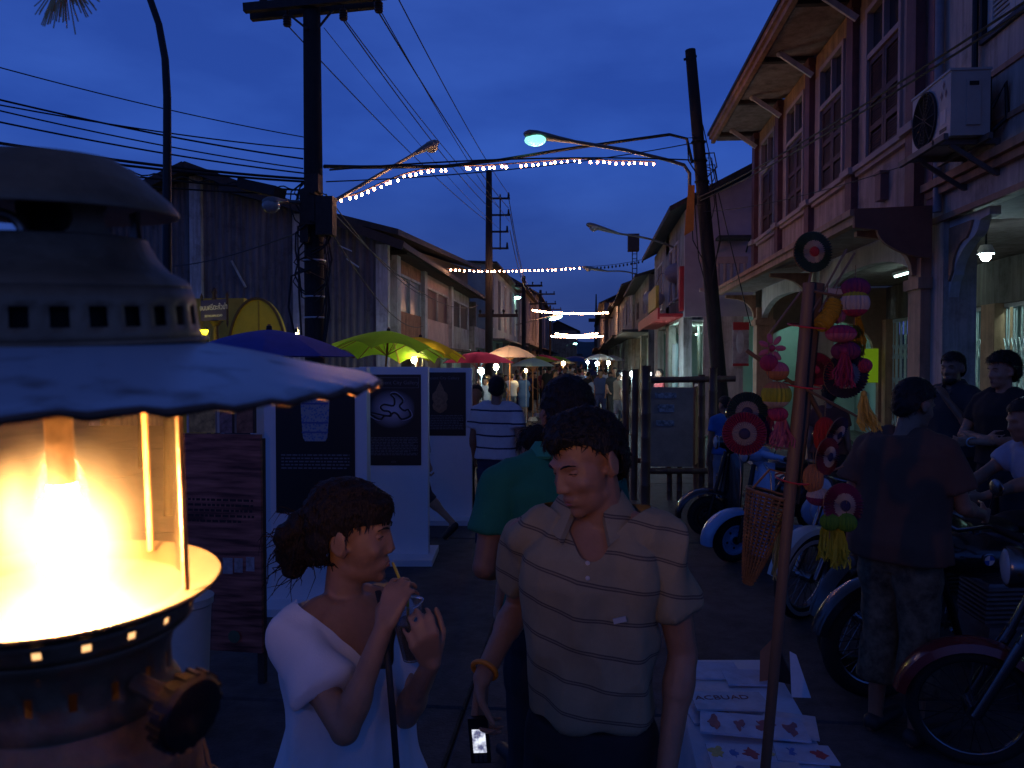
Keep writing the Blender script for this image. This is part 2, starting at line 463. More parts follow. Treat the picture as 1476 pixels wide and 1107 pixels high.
# eave: soffit boards, beams, brackets, fascia and roof
EX, EZ = 2.80, 6.78
for i in range(4):
    pb(lambda q: q.bx(EX + .1, WX + .2, YP[i] + .06, YP[i + 1] - .06, EZ, EZ + .03), 'soffit_panel', SOFF)
pb(lambda q: q.bx(EX + .1, WX + .2, 8.4, YP[0] - .06, EZ, EZ + .03), 'soffit_panel', SOFF)
pb(lambda q: q.bx(EX + .1, WX + .2, YP[4] + .06, 18.35, EZ, EZ + .03), 'soffit_panel', SOFF)
for y in YP:
    pb(lambda q: q.bx(EX + .06, WX, y - .055, y + .055, EZ - .07, EZ + .04), 'rafter', DARKW)
    pb(lambda q: (q.beam((WX - .09, y - .3, 6.38), (EX + .25, y - .3, EZ - .03), .05, .08), q.ball((EX + .25, y - .3, EZ - .05), .045, 8, 6)), 'bracket', WHITEP)
pb(lambda q: (q.bx(EX - .02, EX + .06, 8.4, 18.4, EZ - .04, EZ + .16), q.bx(EX - .07, EX - .02, 8.4, 18.4, EZ + .05, EZ + .2)), 'fascia', TRIM)
def rf(q):
    q.add([(EX - .1, 8.35, EZ + .2), (EX - .1, 18.45, EZ + .2), (7, 18.45, EZ + 2.5), (7, 8.35, EZ + 2.5),
           (EX - .1, 8.35, EZ + .13), (EX - .1, 18.45, EZ + .13), (7, 18.45, EZ + 2.43), (7, 8.35, EZ + 2.43)],
          [(0, 1, 2, 3), (7, 6, 5, 4), (0, 4, 5, 1), (1, 5, 6, 2), (3, 2, 6, 7), (0, 3, 7, 4)])
pb(rf, 'roof', ROOF)
# canopy over the footway, with an end valance and arched brackets
CX, CZ = 2.86, 3.30
pb(lambda q: (q.bx(CX, CX + .09, 8.95, 17.9, CZ, CZ + .15), q.bx(CX - .04, CX, 8.93, 17.92, CZ + .09, CZ + .16)), 'canopy_fascia', TRIM)
pb(lambda q: q.bx(CX + .09, WX + .001, 8.97, 17.9, CZ + .06, CZ + .13), 'canopy_slab', SOFF)
def valance(q):
    pts = [(CX, 3.46), (WX + .0, 3.48), (WX + .0, 2.93)]
    for t in range(9):
        a = t / 8 * math.pi / 2
        pts.append((WX - .06 - .5 * math.sin(a), 2.93 + .3 * (1 - math.cos(a)) ** .8 + .0))
    pts.append((CX, 3.26))
    M = Matrix(((1, 0, 0, 0), (0, 0, 1, 8.90), (0, 1, 0, 0), (0, 0, 0, 1)))
    q.prism(pts, .06, M)
pb(valance, 'valance', mat('valance_brown', (.28, .10, .06), .7, var=.2))
for y in YP[0:5:2]:
    pb(lambda q: (q.bx(WX - .02, WX + .32, y - .17, y + .17, .12, 3.0), q.bx(WX - .06, WX + .36, y - .21, y + .21, 2.62, 2.74)), 'column', TRIM)
    def cap(q):
        pts = [(WX - .02, 3.28), (CX + .14, 3.28), (CX + .14, 3.22), (CX + .30, 3.2)]
        for t in range(7):
            a = t / 6 * math.pi / 2
            pts.append((CX + .30 + .44 * math.sin(a), 3.2 - .42 * (1 - math.cos(a))))
        pts.append((WX - .02, 2.78))
        q.prism(pts, .09, Matrix(((1, 0, 0, 0), (0, 0, 1, y - .045), (0, 1, 0, 0), (0, 0, 0, 1))))
    pb(cap, 'bracket', TRIM)
for i in (0, 2):                                   # beam with a shallow arch between the columns
    a, b = YP[i] + .17, YP[i + 2] - .17
    def arch(q):
        pts = [(a, 3.44), (a, 2.78)]
        for t in range(17):
            s = -1 + 2 * t / 16
            pts.append((a + .12 + (b - a - .24) * (t / 16), 3.12 - .26 * abs(s) ** 3))
        pts += [(b, 2.78), (b, 3.44)]
        q.prism(pts, .12, Matrix(((0, 0, 1, WX + .08), (1, 0, 0, 0), (0, 1, 0, 0), (0, 0, 0, 1))))
    pb(arch, 'beam', WHITEP)
# back wall of the footway: folding steel gates between orange piers, a lit mint room behind the far end
BX = 6.5
FAR = 18.1
def backwall(q):
    q.bx(BX, BX + .2, 5.0, FAR + 5, 2.75, 3.45)
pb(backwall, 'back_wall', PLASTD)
for y in (7.0, 9.3, 11.4, 13.5, 15.6, FAR):
    pb(lambda q: q.bx(BX - .08, BX + .2, y - .22, y + .22, .12, 2.75), 'pier', TRIM)
def gate(parent, y0, y1, X=BX + .06):
    gt = pb(lambda q: (q.bx(X, X + .05, y0, y1, 2.68, 2.745), q.bx(X, X + .05, y0, y1, .125, .17)), 'gate', STEEL, parent)
    def bars(q):
        n = int((y1 - y0) / .11)
        for k in range(n + 1):
            y = y0 + (y1 - y0) * k / n
            q.bx(X + .01 + (.02 if k % 2 else 0), X + .03 + (.02 if k % 2 else 0), y - .012, y + .012, .17, 2.68)
        for k in range(n):
            y = y0 + (y1 - y0) * k / n; dy = (y1 - y0) / n
            for z in (.5, 1.2, 1.9):
                q.beam((X + .005, y, z), (X + .005, y + dy, z + .3), .012, .006); q.beam((X + .004, y, z + .3), (X + .004, y + dy, z), .012, .006)
    o = pb(bars, 'lattice', STEEL, gt); o['kind'] = 'stuff'
    return gt
GLAZE = mat('gate_backing', (.20, .26, .28), .8, var=.2, scale=2)
for y0_, y1_ in ((7.22, 9.08), (9.52, 11.18), (11.62, 13.28), (13.72, 15.38), (15.82, FAR - .22)):
    gate(pink, y0_, y1_)
pb(lambda q: q.bx(BX + 1.6, BX + 1.7, 5, FAR + .2, .12, 3.4), 'shop_rear_wall', MINT)
pb(lambda q: q.bx(BX + .2, BX + 1.7, 5, FAR + .2, 3.45, 3.5), 'shop_ceiling', WHITEP)
# party wall at the far end with a trefoil archway, the lit mint wall beyond it
def party(q):
    x0, x1 = WX + .33, BX
    pts = [(x0, .12), (x0, 3.45), (x1, 3.45), (x1, .12), (x1 - .15, .12), (x1 - .15, 1.95)]
    for t in range(17):
        a = t / 16 * math.pi
        rr = 1.0 + .10 * abs(math.sin(3 * a / 2 + 0.0))
        pts.append((5.08 + 1.15 * math.cos(a) * rr, 2.0 + .72 * math.sin(a) * rr))
    pts += [(x0 + .1, 1.95), (x0 + .1, .12)]
    q.prism(pts, .14, Matrix(((1, 0, 0, 0), (0, 0, 1, FAR), (0, 1, 0, 0), (0, 0, 0, 1))))
pb(party, 'party_wall', mat('arch_timber', (.30, .17, .11), .7, var=.2))
pb(lambda q: q.bx(WX + .3, BX + .2, FAR + 2.6, FAR + 2.75, .12, 3.45), 'lit_wall', MINT)
pb(lambda q: q.bx(WX + .3, BX + .2, FAR + .15, FAR + 3.75, 3.45, 3.5), 'passage_ceiling', WHITEP)
def tube_light(loc, length, rotz, label, parent=None, m_on=None):
    t = thing('tube_light', label, 'light', loc, rotz, 'fluorescent tubes in the arcades')
    m = MB(); m.bx(-length / 2, length / 2, -.04, .04, .0, .05); m.build('housing', WHITEP, t, smooth=0)
    m = MB(); m.cyl((-length / 2 + .03, 0, -.02), (length / 2 - .03, 0, -.02), .016, n=8); m.build('tube', m_on or TUBEON, t)
    return t
pb(lambda q: q.bx(BX + .22, BX + .32, FAR + .14, FAR + 3.76, .12, 3.5), 'lit_side_wall', MINT)
tube_light((5.0, FAR + 1.1, 3.35), 1.2, R(20), 'cool tube light on the ceiling behind the trefoil archway', None, TUBE2)
tube_light((5.6, 14.6, 3.40), 1.2, R(90), 'cool tube light under the pink shophouse canopy by the steel gates')
tube_light((7.3, 8.5, 3.38), 1.2, R(90), 'cool tube light behind the nearest folding gate at the right edge', None, TUBE2)
tube_light((7.3, 12.4, 3.38), 1.2, R(90), 'cool tube light behind the gate seen between the toys and white column', None, TUBE2)
t = thing('ceiling_lamp', 'small bright white ceiling lamp under the cream shophouse arcade', 'light', PY(1421, 366, 9.6))
m = MB(); m.lathe([(0, .10), (.06, .10), (.09, .03), (.09, 0), (.0, 0)], 16); m.build('lamp_body', WHITEP, t)
m = MB(); m.ball((0, 0, -.03), .055, 12, 8); m.build('bulb', STALLW, t)
m = MB(); m.cyl((0, 0, .1), (0, 0, 3.47 - t.location.z), .012); m.build('stem', BLACKM, t)
m = MB()
# yellow green notice on the lit wall; its weak emission paints light onto it
q = PY(1243, 527, FAR - .03)
t = tag(MB().bx(q.x - .33, q.x + .33, FAR - .045, FAR - .012, q.z - .37, q.z + .37).build('notice', mat('notice_lime_glow', (.5, .72, .02), .6, var=.06, emit=.12, ecol=(.5, .9, .02)), smooth=0),
        'blank lime green notice sheet hanging in the lit archway', 'notice')

# ---------------------------------------------------------------- cream shophouse nearest on the right
cream = thing('shophouse', 'cream plastered shophouse with orange mouldings and an air conditioner at the right edge', 'building', (3.75, 6, 0))
NX = 3.75
def cb(fn, name, m, parent=cream, smooth=0):
    q = MB(); fn(q); return q.build(name, m, parent, smooth=smooth, world=True)
WYa, WYb = 6.95, 8.05
cb(lambda q: (q.bx(NX, NX + .25, 2.0, WYa, 3.36, 8.4), q.bx(NX, NX + .25, WYb, 9.14, 3.36, 8.4), q.bx(NX, NX + .25, WYa, WYb, 3.36, 4.82), q.bx(NX, NX + .25, WYa, WYb, 6.7, 8.4)), 'wall', CREAM)
cb(lambda q: q.bx(NX - .05, NX + .01, 9.02, 9.17, 3.5, 8.4), 'corner_strip', mat('strip_rose', (.5, .22, .2), .8))
cb(lambda q: (q.bx(NX - .12, NX, 2, 9.16, 3.66, 3.74), q.bx(NX - .07, NX, 2, 9.15, 3.58, 3.655), q.bx(NX - .035, NX, 2, 9.14, 3.30, 3.36)), 'moulding', TRIM)
for a, b, z0, z1 in ((4.2, 6.72, 3.98, 4.66), (6.95, 8.3, 3.98, 4.50), (4.2, 6.72, 4.84, 6.7)):
    def fr(q):
        w = .05
        q.bx(NX - .022, NX + .005, a, b, z0, z0 + w); q.bx(NX - .022, NX + .005, a, b, z1 - w, z1)
        q.bx(NX - .0221, NX + .005, a, a + w, z0 + w, z1 - w); q.bx(NX - .0221, NX + .005, b - w, b, z0 + w, z1 - w)
    cb(fr, 'panel_frame', TRIM)
def wfr(q):
    q.bx(NX - .04, NX + .1, WYa, WYb, 4.82, 4.88); q.bx(NX - .04, NX + .1, WYa, WYa + .05, 4.88, 6.7); q.bx(NX - .04, NX + .1, WYb - .05, WYb, 4.88, 6.7)
win = cb(wfr, 'window', BLACKM)
SHW = mat('shutter_white', (.62, .60, .55), .6, var=.1)
for ya, yb in ((WYa + .055, 7.495), (7.505, WYb - .055)):
    def leaf(q):
        q.bx(NX + .01, NX + .05, ya, ya + .09, 4.89, 6.69); q.bx(NX + .01, NX + .05, yb - .09, yb, 4.89, 6.69)
        for z in (4.89, 5.75, 6.6): q.bx(NX + .011, NX + .049, ya + .09, yb - .09, z, z + .09)
    sh = cb(leaf, 'shutter', SHW, win)
    cb(lambda q: q.bx(NX + .09, NX + .1, ya, yb, 4.88, 6.7), 'room_dark_sheet', BLACKM, win)  # black sheet in place of the unlit room inside
    def lv(q):
        z = 5.01
        while z < 6.58:
            if not 5.72 < z < 5.86: q.box((NX + .03, (ya + yb) / 2, z), (.05, yb - ya - .18, .01), (0, R(-62), 0))
            z += .045
    o = cb(lv, 'louvre', SHW, win); o['kind'] = 'stuff'
cb(lambda q: (q.bx(NX, NX + .34, 8.84, 9.27, .12, 3.36), q.bx(NX - .04, NX + .38, 8.80, 9.16, .12, .5)), 'column', CREAM)
def cbr(q):
    pts = [(8.84, 3.30), (8.0, 3.30), (8.0, 3.22), (8.18, 3.2), (8.24, 3.1)]
    for t in range(9):
        a = t / 8 * math.pi / 2
        pts.append((8.3 + .42 * math.sin(a), 3.06 - .34 * (1 - math.cos(a)) - (.05 * math.sin(2 * a))))
    pts += [(8.78, 2.66), (8.84, 2.5)]
    q.prism(pts, .10, Matrix(((0, 0, 1, NX + .06), (1, 0, 0, 0), (0, 1, 0, 0), (0, 0, 0, 1))))
cb(cbr, 'bracket', WHITEP)
def cbr2(q):
    pts = [(8.80, 3.22), (8.30, 3.22), (8.36, 3.12)]
    for t in range(9):
        a = t / 8 * math.pi / 2
        pts.append((8.42 + .30 * math.sin(a), 3.06 - .30 * (1 - math.cos(a))))
    pts += [(8.80, 2.66)]
    q.prism(pts, .03, Matrix(((0, 0, 1, NX + .035), (1, 0, 0, 0), (0, 1, 0, 0), (0, 0, 0, 1))))
cb(cbr2, 'bracket_panel', TRIM)
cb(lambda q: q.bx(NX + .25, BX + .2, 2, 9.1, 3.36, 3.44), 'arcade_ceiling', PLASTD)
for y in (3.5, 5.3, 7.1): cb(lambda q: q.bx(NX + .26, BX, y - .08, y + .08, 3.18, 3.359), 'ceiling_beam', DARKW)
cb(lambda q: q.cyl((NX - .06, 8.86, 3.4), (NX - .06, 8.86, 8.4), .045, n=10), 'drain_pipe', mat('pipe_grey', (.30, .28, .30), .6), smooth=40)
cb(lambda q: q.cyl((NX - .05, 8.1, 4.45), (NX - .05, 8.1, 8.4), .03, n=8), 'conduit', BLACKM, smooth=40)
cb(lambda q: q.bx(2.95, 9, 1.9, 9.2, 8.4, 8.5), 'roof', ROOF)

# air conditioner on its bracket
AX0, AX1, AY0, AY1, AZ0, AZ1 = 3.27, 3.61, 7.60, 8.45, 3.86, 4.44
ac = thing('air_conditioner', 'boxy grey outdoor air conditioner unit bracketed on the cream shophouse wall', 'air conditioner', (AX1, 8.0, AZ0))
ACM = mat('ac_grey', (.50, .47, .43), .5, var=.12, scale=5)
def ab(fn, name, m, parent=ac, smooth=0):
    q = MB(); fn(q); return q.build(name, m, parent, smooth=smooth, world=True)
ab(lambda q: (q.bx(AX0, AX1, AY0, AY1, AZ0, AZ1), q.bx(AX0 - .012, AX1 + .01, AY0 - .012, AY1 + .01, AZ1, AZ1 + .02)), 'body', ACM)
FC = Vector((AX0, 8.14, 4.15))
MF = Matrix(((0, 0, -1, FC.x), (1, 0, 0, FC.y), (0, 1, 0, FC.z), (0, 0, 0, 1)))
ab(lambda q: q.lathe([(.0, .002), (.25, .002), (.25, .004)], 32, MF), 'fan_opening', mat('fan_black', (.01, .01, .01), .9, var=0), smooth=30)
def gr(q):
    for k in range(1, 9):
        q.torus((0, 0, 0), .03 * k, .004, 32, 4); 
    for k in range(12):
        a = k * math.pi / 6; q.beam((0, 0, .004), (.25 * math.cos(a), .25 * math.sin(a), .004), .008, .006)
    q.torus((0, 0, 0), .26, .012, 32, 6)
qq = MB(); gr(qq); qq.v = [tuple(MF @ Vector((a, b, c + .012))) for a, b, c in qq.v]; qq.build('fan_grille', mat('grille_dark', (.02, .018, .018), .7), ac, world=True)
def lab(q):
    for dx, dz in ((0, .055), (-.045, -.03), (.045, -.03)):
        y, z = 7.74 + dx, 4.30 + dz
        q.add([(AX0 - .003, y, z + .045), (AX0 - .003, y - .026, z), (AX0 - .003, y, z - .045), (AX0 - .003, y + .026, z)], [(0, 1, 2, 3)])
ab(lab, 'emblem', mat('emblem_dark', (.16, .10, .13), .6))
ab(lambda q: (q.bx(AX0 - .004, AX0 - .001, 7.69, 7.80, 4.00, 4.13), ), 'label_plate', WHITEP)
ab(lambda q: (q.bx(AX0 - .004, AX0 - .001, 7.68, 7.82, 3.93, 3.965), ), 'label_strip', BLACKM)
ab(lambda q: (q.bx(AX0 + .13, AX0 + .25, AY0 - .02, AY0 - .001, 3.95, 4.36)), 'side_cover', ACM)
ab(lambda q: (q.bx(AX0 + .15, AX0 + .23, AY0 - .028, AY0 - .019, 4.30, 4.335)), 'side_handle', BLACKM)
ab(lambda q: (q.bx(AX1 - .02, AX1 + .06, AY0 + .1, AY1 - .05, AZ0, AZ1 - .03), q.tube([(AX1 + .02, AY0 + .02, 4.1), (AX1 + .10, AY0 - .06, 4.3), (AX1 + .13, AY0 - .04, 4.0), (AX1 + .04, AY0 + .05, 3.9)], .022, 8)), 'coil', BLACKM)
def brk(q):
    for y in (AY0 + .12, AY1 - .1):
        q.bx(AX0 - .1, NX, y - .02, y + .02, AZ0 - .055, AZ0 - .005); q.bx(NX - .04, NX, y - .021, y + .021, AZ0 - .34, AZ0 - .055)
        q.beam((NX - .03, y, AZ0 - .32), (AX0 + .05, y, AZ0 - .055), .03, .04)
    q.bx(AX0 - .1, AX0 - .06, AY0 - .1, AY1 + .1, AZ0 - .06, AZ0 - .006)
    q.bx(AX1 - .06, AX1 - .02, AY0 - .1, AY1 + .1, AZ0 - .06, AZ0 - .006)
ab(brk, 'wall_bracket', mat('bracket_steel', (.16, .14, .13), .6, metal=.4))

# ---------------------------------------------------------------- further right hand buildings
def rb(parent, fn, name, m, smooth=0):
    q = MB(); fn(q); return q.build(name, m, parent, smooth=smooth, world=True)
b2 = thing('shophouse', 'pale gabled shophouse with dark roof, red canopy and lit doorway behind the leaning pole', 'building', (2.3, 23, 0))
rb(b2, lambda q: (q.bx(2.3, 2.5, 19.3, 20.3, 0, 5.4), q.bx(2.3, 2.5, 22.7, 23.6, 0, 5.4), q.bx(2.3, 2.5, 26.2, 27.5, 0, 5.4), q.bx(2.3, 2.5, 20.3, 26.2, 2.85, 3.4),
                  q.bx(2.3, 2.5, 20.3, 26.2, 4.9, 5.4), q.bx(2.3, 2.5, 23.6, 24.4, 3.4, 4.9)), 'wall', PLASTER)
def gable(q):
    pts = [(2.3, 2.9), (2.3, 5.4), (4.2, 6.35), (8, 6.35), (8, 2.9)]
    q.prism(pts, .2, Matrix(((1, 0, 0, 0), (0, 0, 1, 19.1), (0, 1, 0, 0), (0, 0, 0, 1))))
rb(b2, gable, 'gable_wall', mat('plaster_mauve', (.40, .33, .36), .9, var=.2, scale=1.2))
def rf2(q):
    a = [(1.9, 5.42), (4.25, 6.62), (8, 6.62)]
    vs = [(x, y, z) for y in (18.7, 27.8) for x, z in a] + [(x, y, z - .12) for y in (18.7, 27.8) for x, z in a]
    q.add(vs, [(0, 1, 4, 3), (1, 2, 5, 4), (6, 9, 10, 7), (7, 10, 11, 8), (0, 6, 7, 1), (1, 7, 8, 2), (3, 4, 10, 9), (4, 5, 11, 10), (0, 3, 9, 6), (2, 8, 11, 5)])
rb(b2, rf2, 'roof', ROOF)
for y in (20.35, 21.55, 24.45, 25.3):
    w = rb(b2, lambda q: (q.bx(2.27, 2.36, y, y + .06, 3.42, 4.88), q.bx(2.27, 2.36, y + .84, y + .9, 3.42, 4.88), q.bx(2.27, 2.36, y + .06, y + .84, 4.82, 4.88), q.bx(2.27, 2.36, y + .06, y + .84, 3.42, 3.48)), 'window', WHITEP)
    rb(w, lambda q: q.bx(2.31, 2.33, y + .06, y + .84, 3.48, 4.82), 'shutter', SHUT)
rb(b2, lambda q: (q.bx(3.0, 3.75, 18.6, 19.1, 4.66, 4.72), q.beam((3.05, 18.65, 4.66), (3.05, 19.08, 4.4), .03, .03), q.beam((3.7, 18.65, 4.66), (3.7, 19.08, 4.4), .03, .03)), 'awning', ROOF)
rb(b2, lambda q: (q.bx(1.75, 2.3, 19.4, 26.6, 2.92, 3.0), q.bx(1.70, 1.75, 19.4, 26.6, 2.86, 3.14)), 'canopy', RED)
rb(b2, lambda q: q.bx(1.72, 1.8, 20.2, 22.6, 3.2, 3.75), 'shop_sign', mat('sign_yellow', (.62, .40, .05), .6, var=.2))
rb(b2, lambda q: q.bx(2.2, 2.29, 19.2, 19.5, 3.05, 4.1), 'hanging_banner', RED)
rb(b2, lambda q: (q.bx(4.4, 4.5, 19.4, 27, 0, 2.9), q.bx(2.5, 4.5, 27.2, 27.3, 0, 2.9)), 'room_wall', MINT)
rb(b2, lambda q: q.bx(2.5, 4.5, 19.3, 27.2, 2.8, 2.84), 'room_ceiling', WHITEP)
rb(b2, lambda q: (q.bx(2.24, 2.3, 20.42, 21.2, .11, 2.3),), 'door', mat('door_mint', (.45, .62, .58), .6, var=.1))
rb(b2, lambda q: (q.bx(3.4, 5.6, 19.14, 19.16, .1, .12)), 'threshold', CONC)
rb(b2, lambda q: (q.bx(2.72, 3.64, 19.02, 19.09, .125, 2.9),), 'side_wall', CREAM)
# balustrade on the canopy roof between the pole and the pink shophouse
def bal(q):
    q.bx(2.55, 3.6, 18.35, 18.43, 4.05, 4.2)
    for k in range(7): q.cyl((2.65 + .15 * k, 18.39, 3.5), (2.65 + .15 * k, 18.39, 4.05), .04, n=8)
    q.bx(2.55, 3.6, 18.33, 18.45, 3.42, 3.5)
rb(b2, bal, 'balustrade', mat('baluster_pale', (.42, .30, .26), .8), 30)
tube_light((2.62, 21.4, 2.72), 1.2, R(90), 'bright tube light under the red canopy behind the leaning pole', None, TUBE2)
tube_light((3.4, 24.8, 2.72), 1.2, R(90), 'tube light in the lit doorway beyond the red canopy')
# framed picture poster on the side wall beside the pole
po = thing('poster', 'pale picture poster with red bands hung on the wall right of the leaning pole', 'poster', (3.2, 18.97, 2))
pz0, pz1, px0, px1 = ZV(527, 1068, 18.97), ZV(465, 1068, 18.97), XU(1056, 18.97), XU(1079, 18.97)
MB().bx(px0, px1, 18.95, 18.99, pz0, pz1).build('sheet', mat('poster_pale', (.42, .34, .34), .6, var=.35, scale=5), po, 0, True)
MB().bx(px0, px1, 18.935, 18.949, pz1 - .17, pz1 + .01).build('top_band', RED, po, 0, True)
MB().bx(px0, px1, 18.935, 18.949, pz0 - .01, pz0 + .05).build('bottom_band', RED, po, 0, True)
m = MB(); m.ball(((px0 + px1) / 2 - .02, 18.945, (pz0 + pz1) / 2 + .05), (.09, .006, .28), 12, 8); m.build('figure', mat('figure_grey', (.6, .55, .55), .6), po, 30, True)

def far_block(label, X0, side, Y0, Y1, H, wallm, roofm, n, gf, roof_h=1.1, over=.5, lit=None, group='old shophouses down the street'):
    """a row house: X0 is its street face, side +1 on the right and -1 on the left"""
    t = thing('shophouse', label, 'building', (X0, (Y0 + Y1) / 2, 0), 0, group)
    s = side
    def sx(a, b): return (min(X0 + s * a, X0 + s * b), max(X0 + s * a, X0 + s * b))
    L = (Y1 - Y0) / n
    def wall(q):
        x = sx(0, .22)
        q.bx(*x, Y0, Y1, gf, gf + .75); q.bx(*x, Y0, Y1, H - .45, H)
        for k in range(n):
            a = Y0 + k * L; m0, m1 = a + L * .30, a + L * .70
            q.bx(*x, a, m0, gf + .75, H - .45); q.bx(*x, m1, a + L, gf + .75, H - .45)
        for k in range(n + 1):
            a = min(max(Y0 + k * L - .2, Y0), Y1 - .4); q.bx(*x, a, a + .4, 0, gf)
        x2 = sx(.22, 6)
        q.bx(*x2, Y0, Y0 + .2, 0, H); q.bx(*x2, Y1 - .2, Y1, 0, H)
    rb(t, wall, 'wall', wallm)
    for k in range(n):
        a = Y0 + k * L; m0, m1 = a + L * .30, a + L * .70; x = sx(.02, .1)
        w = rb(t, lambda q: (q.bx(*x, m0, m0 + .08, gf + .75, H - .45), q.bx(*x, m1 - .08, m1, gf + .75, H - .45), q.bx(*x, m0 + .08, m1 - .08, H - .53, H - .45), q.bx(*x, (m0 + m1) / 2 - .03, (m0 + m1) / 2 + .03, gf + .75, H - .53)), 'window', wallm if k % 2 else WHITEP)
        x = sx(.06, .08)
        for a0, a1 in ((m0 + .08, (m0 + m1) / 2 - .03), ((m0 + m1) / 2 + .03, m1 - .08)):
            rb(w, lambda q: q.bx(*x, a0, a1, gf + .75, H - .53), 'shutter', random.choice([SHUT, DARKW, GLASSD]))
        x = sx(.5, .6)
        rb(t, lambda q: q.bx(*x, a + .2, a + L - .2, 0, gf), 'shop_front', (MINT if (lit and k in lit) else random.choice([PLASTD, DARKW, STEEL])))
    x = sx(-.9, 0)
    rb(t, lambda q: q.bx(*x, Y0 + .1, Y1 - .1, gf, gf + .09), 'canopy', random.choice([ROOF, PLASTD]))
    def rfn(q):
        pr = [(X0 - s * over, H - .05), (X0 + s * 3, H + roof_h), (X0 + s * 6.2, H - .05)]
        vs = [(x, y, z) for y in (Y0 - .25, Y1 + .1) for x, z in pr] + [(x, y, z - .1) for y in (Y0 - .25, Y1 + .1) for x, z in pr]
        q.add(vs, [(0, 1, 4, 3), (1, 2, 5, 4), (6, 9, 10, 7), (7, 10, 11, 8), (0, 6, 7, 1), (1, 7, 8, 2), (3, 4, 10, 9), (4, 5, 11, 10), (0, 3, 9, 6), (2, 8, 11, 5)])
        q.prism([(X0 + s * .1, H - .1), (X0 + s * 3, H + roof_h - .13), (X0 + s * 5.9, H - .1)], .15, Matrix(((1, 0, 0, 0), (0, 0, 1, Y0 + .02), (0, 1, 0, 0), (0, 0, 0, 1))))
    rb(t, rfn, 'roof', roofm)
    if lit:
        for k in lit:
            a = Y0 + (k + .5) * L
            tl = tube_light((X0 + s * .3, a, gf - .18), 1.2, R(90), 'tube light over the %s shop front of the %s' % (['first', 'second', 'third', 'fourth', 'fifth'][k], ' '.join(label.split()[:3])))
    return t
far_block('narrow dark gabled shophouse with lit ground floor beyond the red canopy', 2.15, 1, 28.0, 36.0, 4.9, PLASTD, ROOF, 2, 2.9, 1.0, lit=[0, 1])
far_block('weathered grey shophouse with shutters fourth along on the right side', 2.05, 1, 36.2, 50.0, 5.4, PLASTER, ROOF, 4, 3.0, 1.2, lit=[0, 1, 3])
far_block('pale far shophouse with a row of windows on the right side', 1.95, 1, 50.3, 72.0, 5.7, PLASTER, ROOF, 5, 3.0, 1.2, lit=[1, 3])
far_block('farthest dark shophouse row on the right near the street end', 1.6, 1, 72.3, 118.0, 7.3, PLASTD, ROOF, 6, 3.2, 1.6)

# ---------------------------------------------------------------- left hand side: warehouse and shophouses
wh = thing('warehouse', 'big grey corrugated warehouse gable with pale concrete columns', 'building', (-8.5, 22, 0))
GY = 22.0
def xs(u, Y=GY): return XU(u, Y)
zpk = ZV(247, 287, GY); xpk = xs(287); xrt = xs(553); zrt = ZV(345, 553, GY); xlf = xs(140); zlf = ZV(318, 140, GY)
def roofz(x): return zpk + (zrt - zpk) * (x - xpk) / (xrt - xpk) if x > xpk else zpk + (zlf - zpk) * (x - xpk) / (xlf - xpk)
cols = [xs(140), xs(287), xs(434), xs(553)]
def corr(q, x0, x1, y):
    n = int((x1 - x0) / .048); prev = None
    for k in range(n + 1):
        x = x0 + (x1 - x0) * k / n
        yy = y - (.022 if (k // 2) % 2 else 0)
        cur = [(x, yy, 0), (x, yy, roofz(x) - .05)]
        if prev: q.add([prev[0], cur[0], cur[1], prev[1]], [(0, 1, 2, 3)])
        prev = cur
for a, b in zip(cols[:-1], cols[1:]):
    n = max(2, round((b - a) / 1.1))
    for k in range(n):
        rb(wh, lambda q: corr(q, a + (b - a) * k / n, a + (b - a) * (k + 1) / n + .02, GY - (.012 if k % 2 else 0)), 'wall_sheet', CORR)
for i, x in enumerate(cols):
    rb(wh, lambda q: q.bx(x - .17, x + .17, GY - .16, GY + .1, 0, roofz(x) - .16), 'column', CONC)
def wr(q):
    for (xa, za), (xb, zb) in (((xpk, zpk), (xrt + .75, roofz(xrt + .75))), ((xlf - .6, roofz(xlf - .6)), (xpk, zpk))):
        vs = []
        for y in (GY - .75, 41.5):
            for dz in (.10, -.06): vs += [(xa, y, za + dz), (xb, y, zb + dz)]
        q.add(vs, [(0, 1, 5, 4), (2, 6, 7, 3), (0, 2, 3, 1), (4, 5, 7, 6), (0, 4, 6, 2), (1, 3, 7, 5)])
rb(wh, wr, 'roof', ROOF)
def barge(q):
    q.beam((xpk, GY - .78, zpk - .02), (xrt + .75, GY - .78, roofz(xrt + .75) - .02), .05, .24); q.beam((xlf - .6, GY - .78, roofz(xlf - .6) - .02), (xpk, GY - .78, zpk - .02), .05, .24)
rb(wh, barge, 'barge_board', DARKW)
rb(wh, lambda q: q.bx(xrt - .5, xrt - .35, GY + .1, 41, 0, zrt - .1), 'side_wall', PLASTD)
rb(wh, lambda q: q.bx(xlf, xrt, 40.8, 41, 0, zrt - .3), 'rear_wall', CORR)
# leaning timber and metal stays seen on the sheeting
rb(wh, lambda q: q.beam(PY(334, 376, GY - .1), PY(354, 414, GY - .1), .09, .04), 'loose_plank', CONC)
rb(wh, lambda q: q.beam(PY(500, 373, GY - .25), PY(517, 385, GY - .25), .04, .03), 'stay', STEEL)
rb(wh, lambda q: q.beam(PY(489, 354, GY - .2), PY(507, 362, GY - .2), .05, .03), 'stay', STEEL)
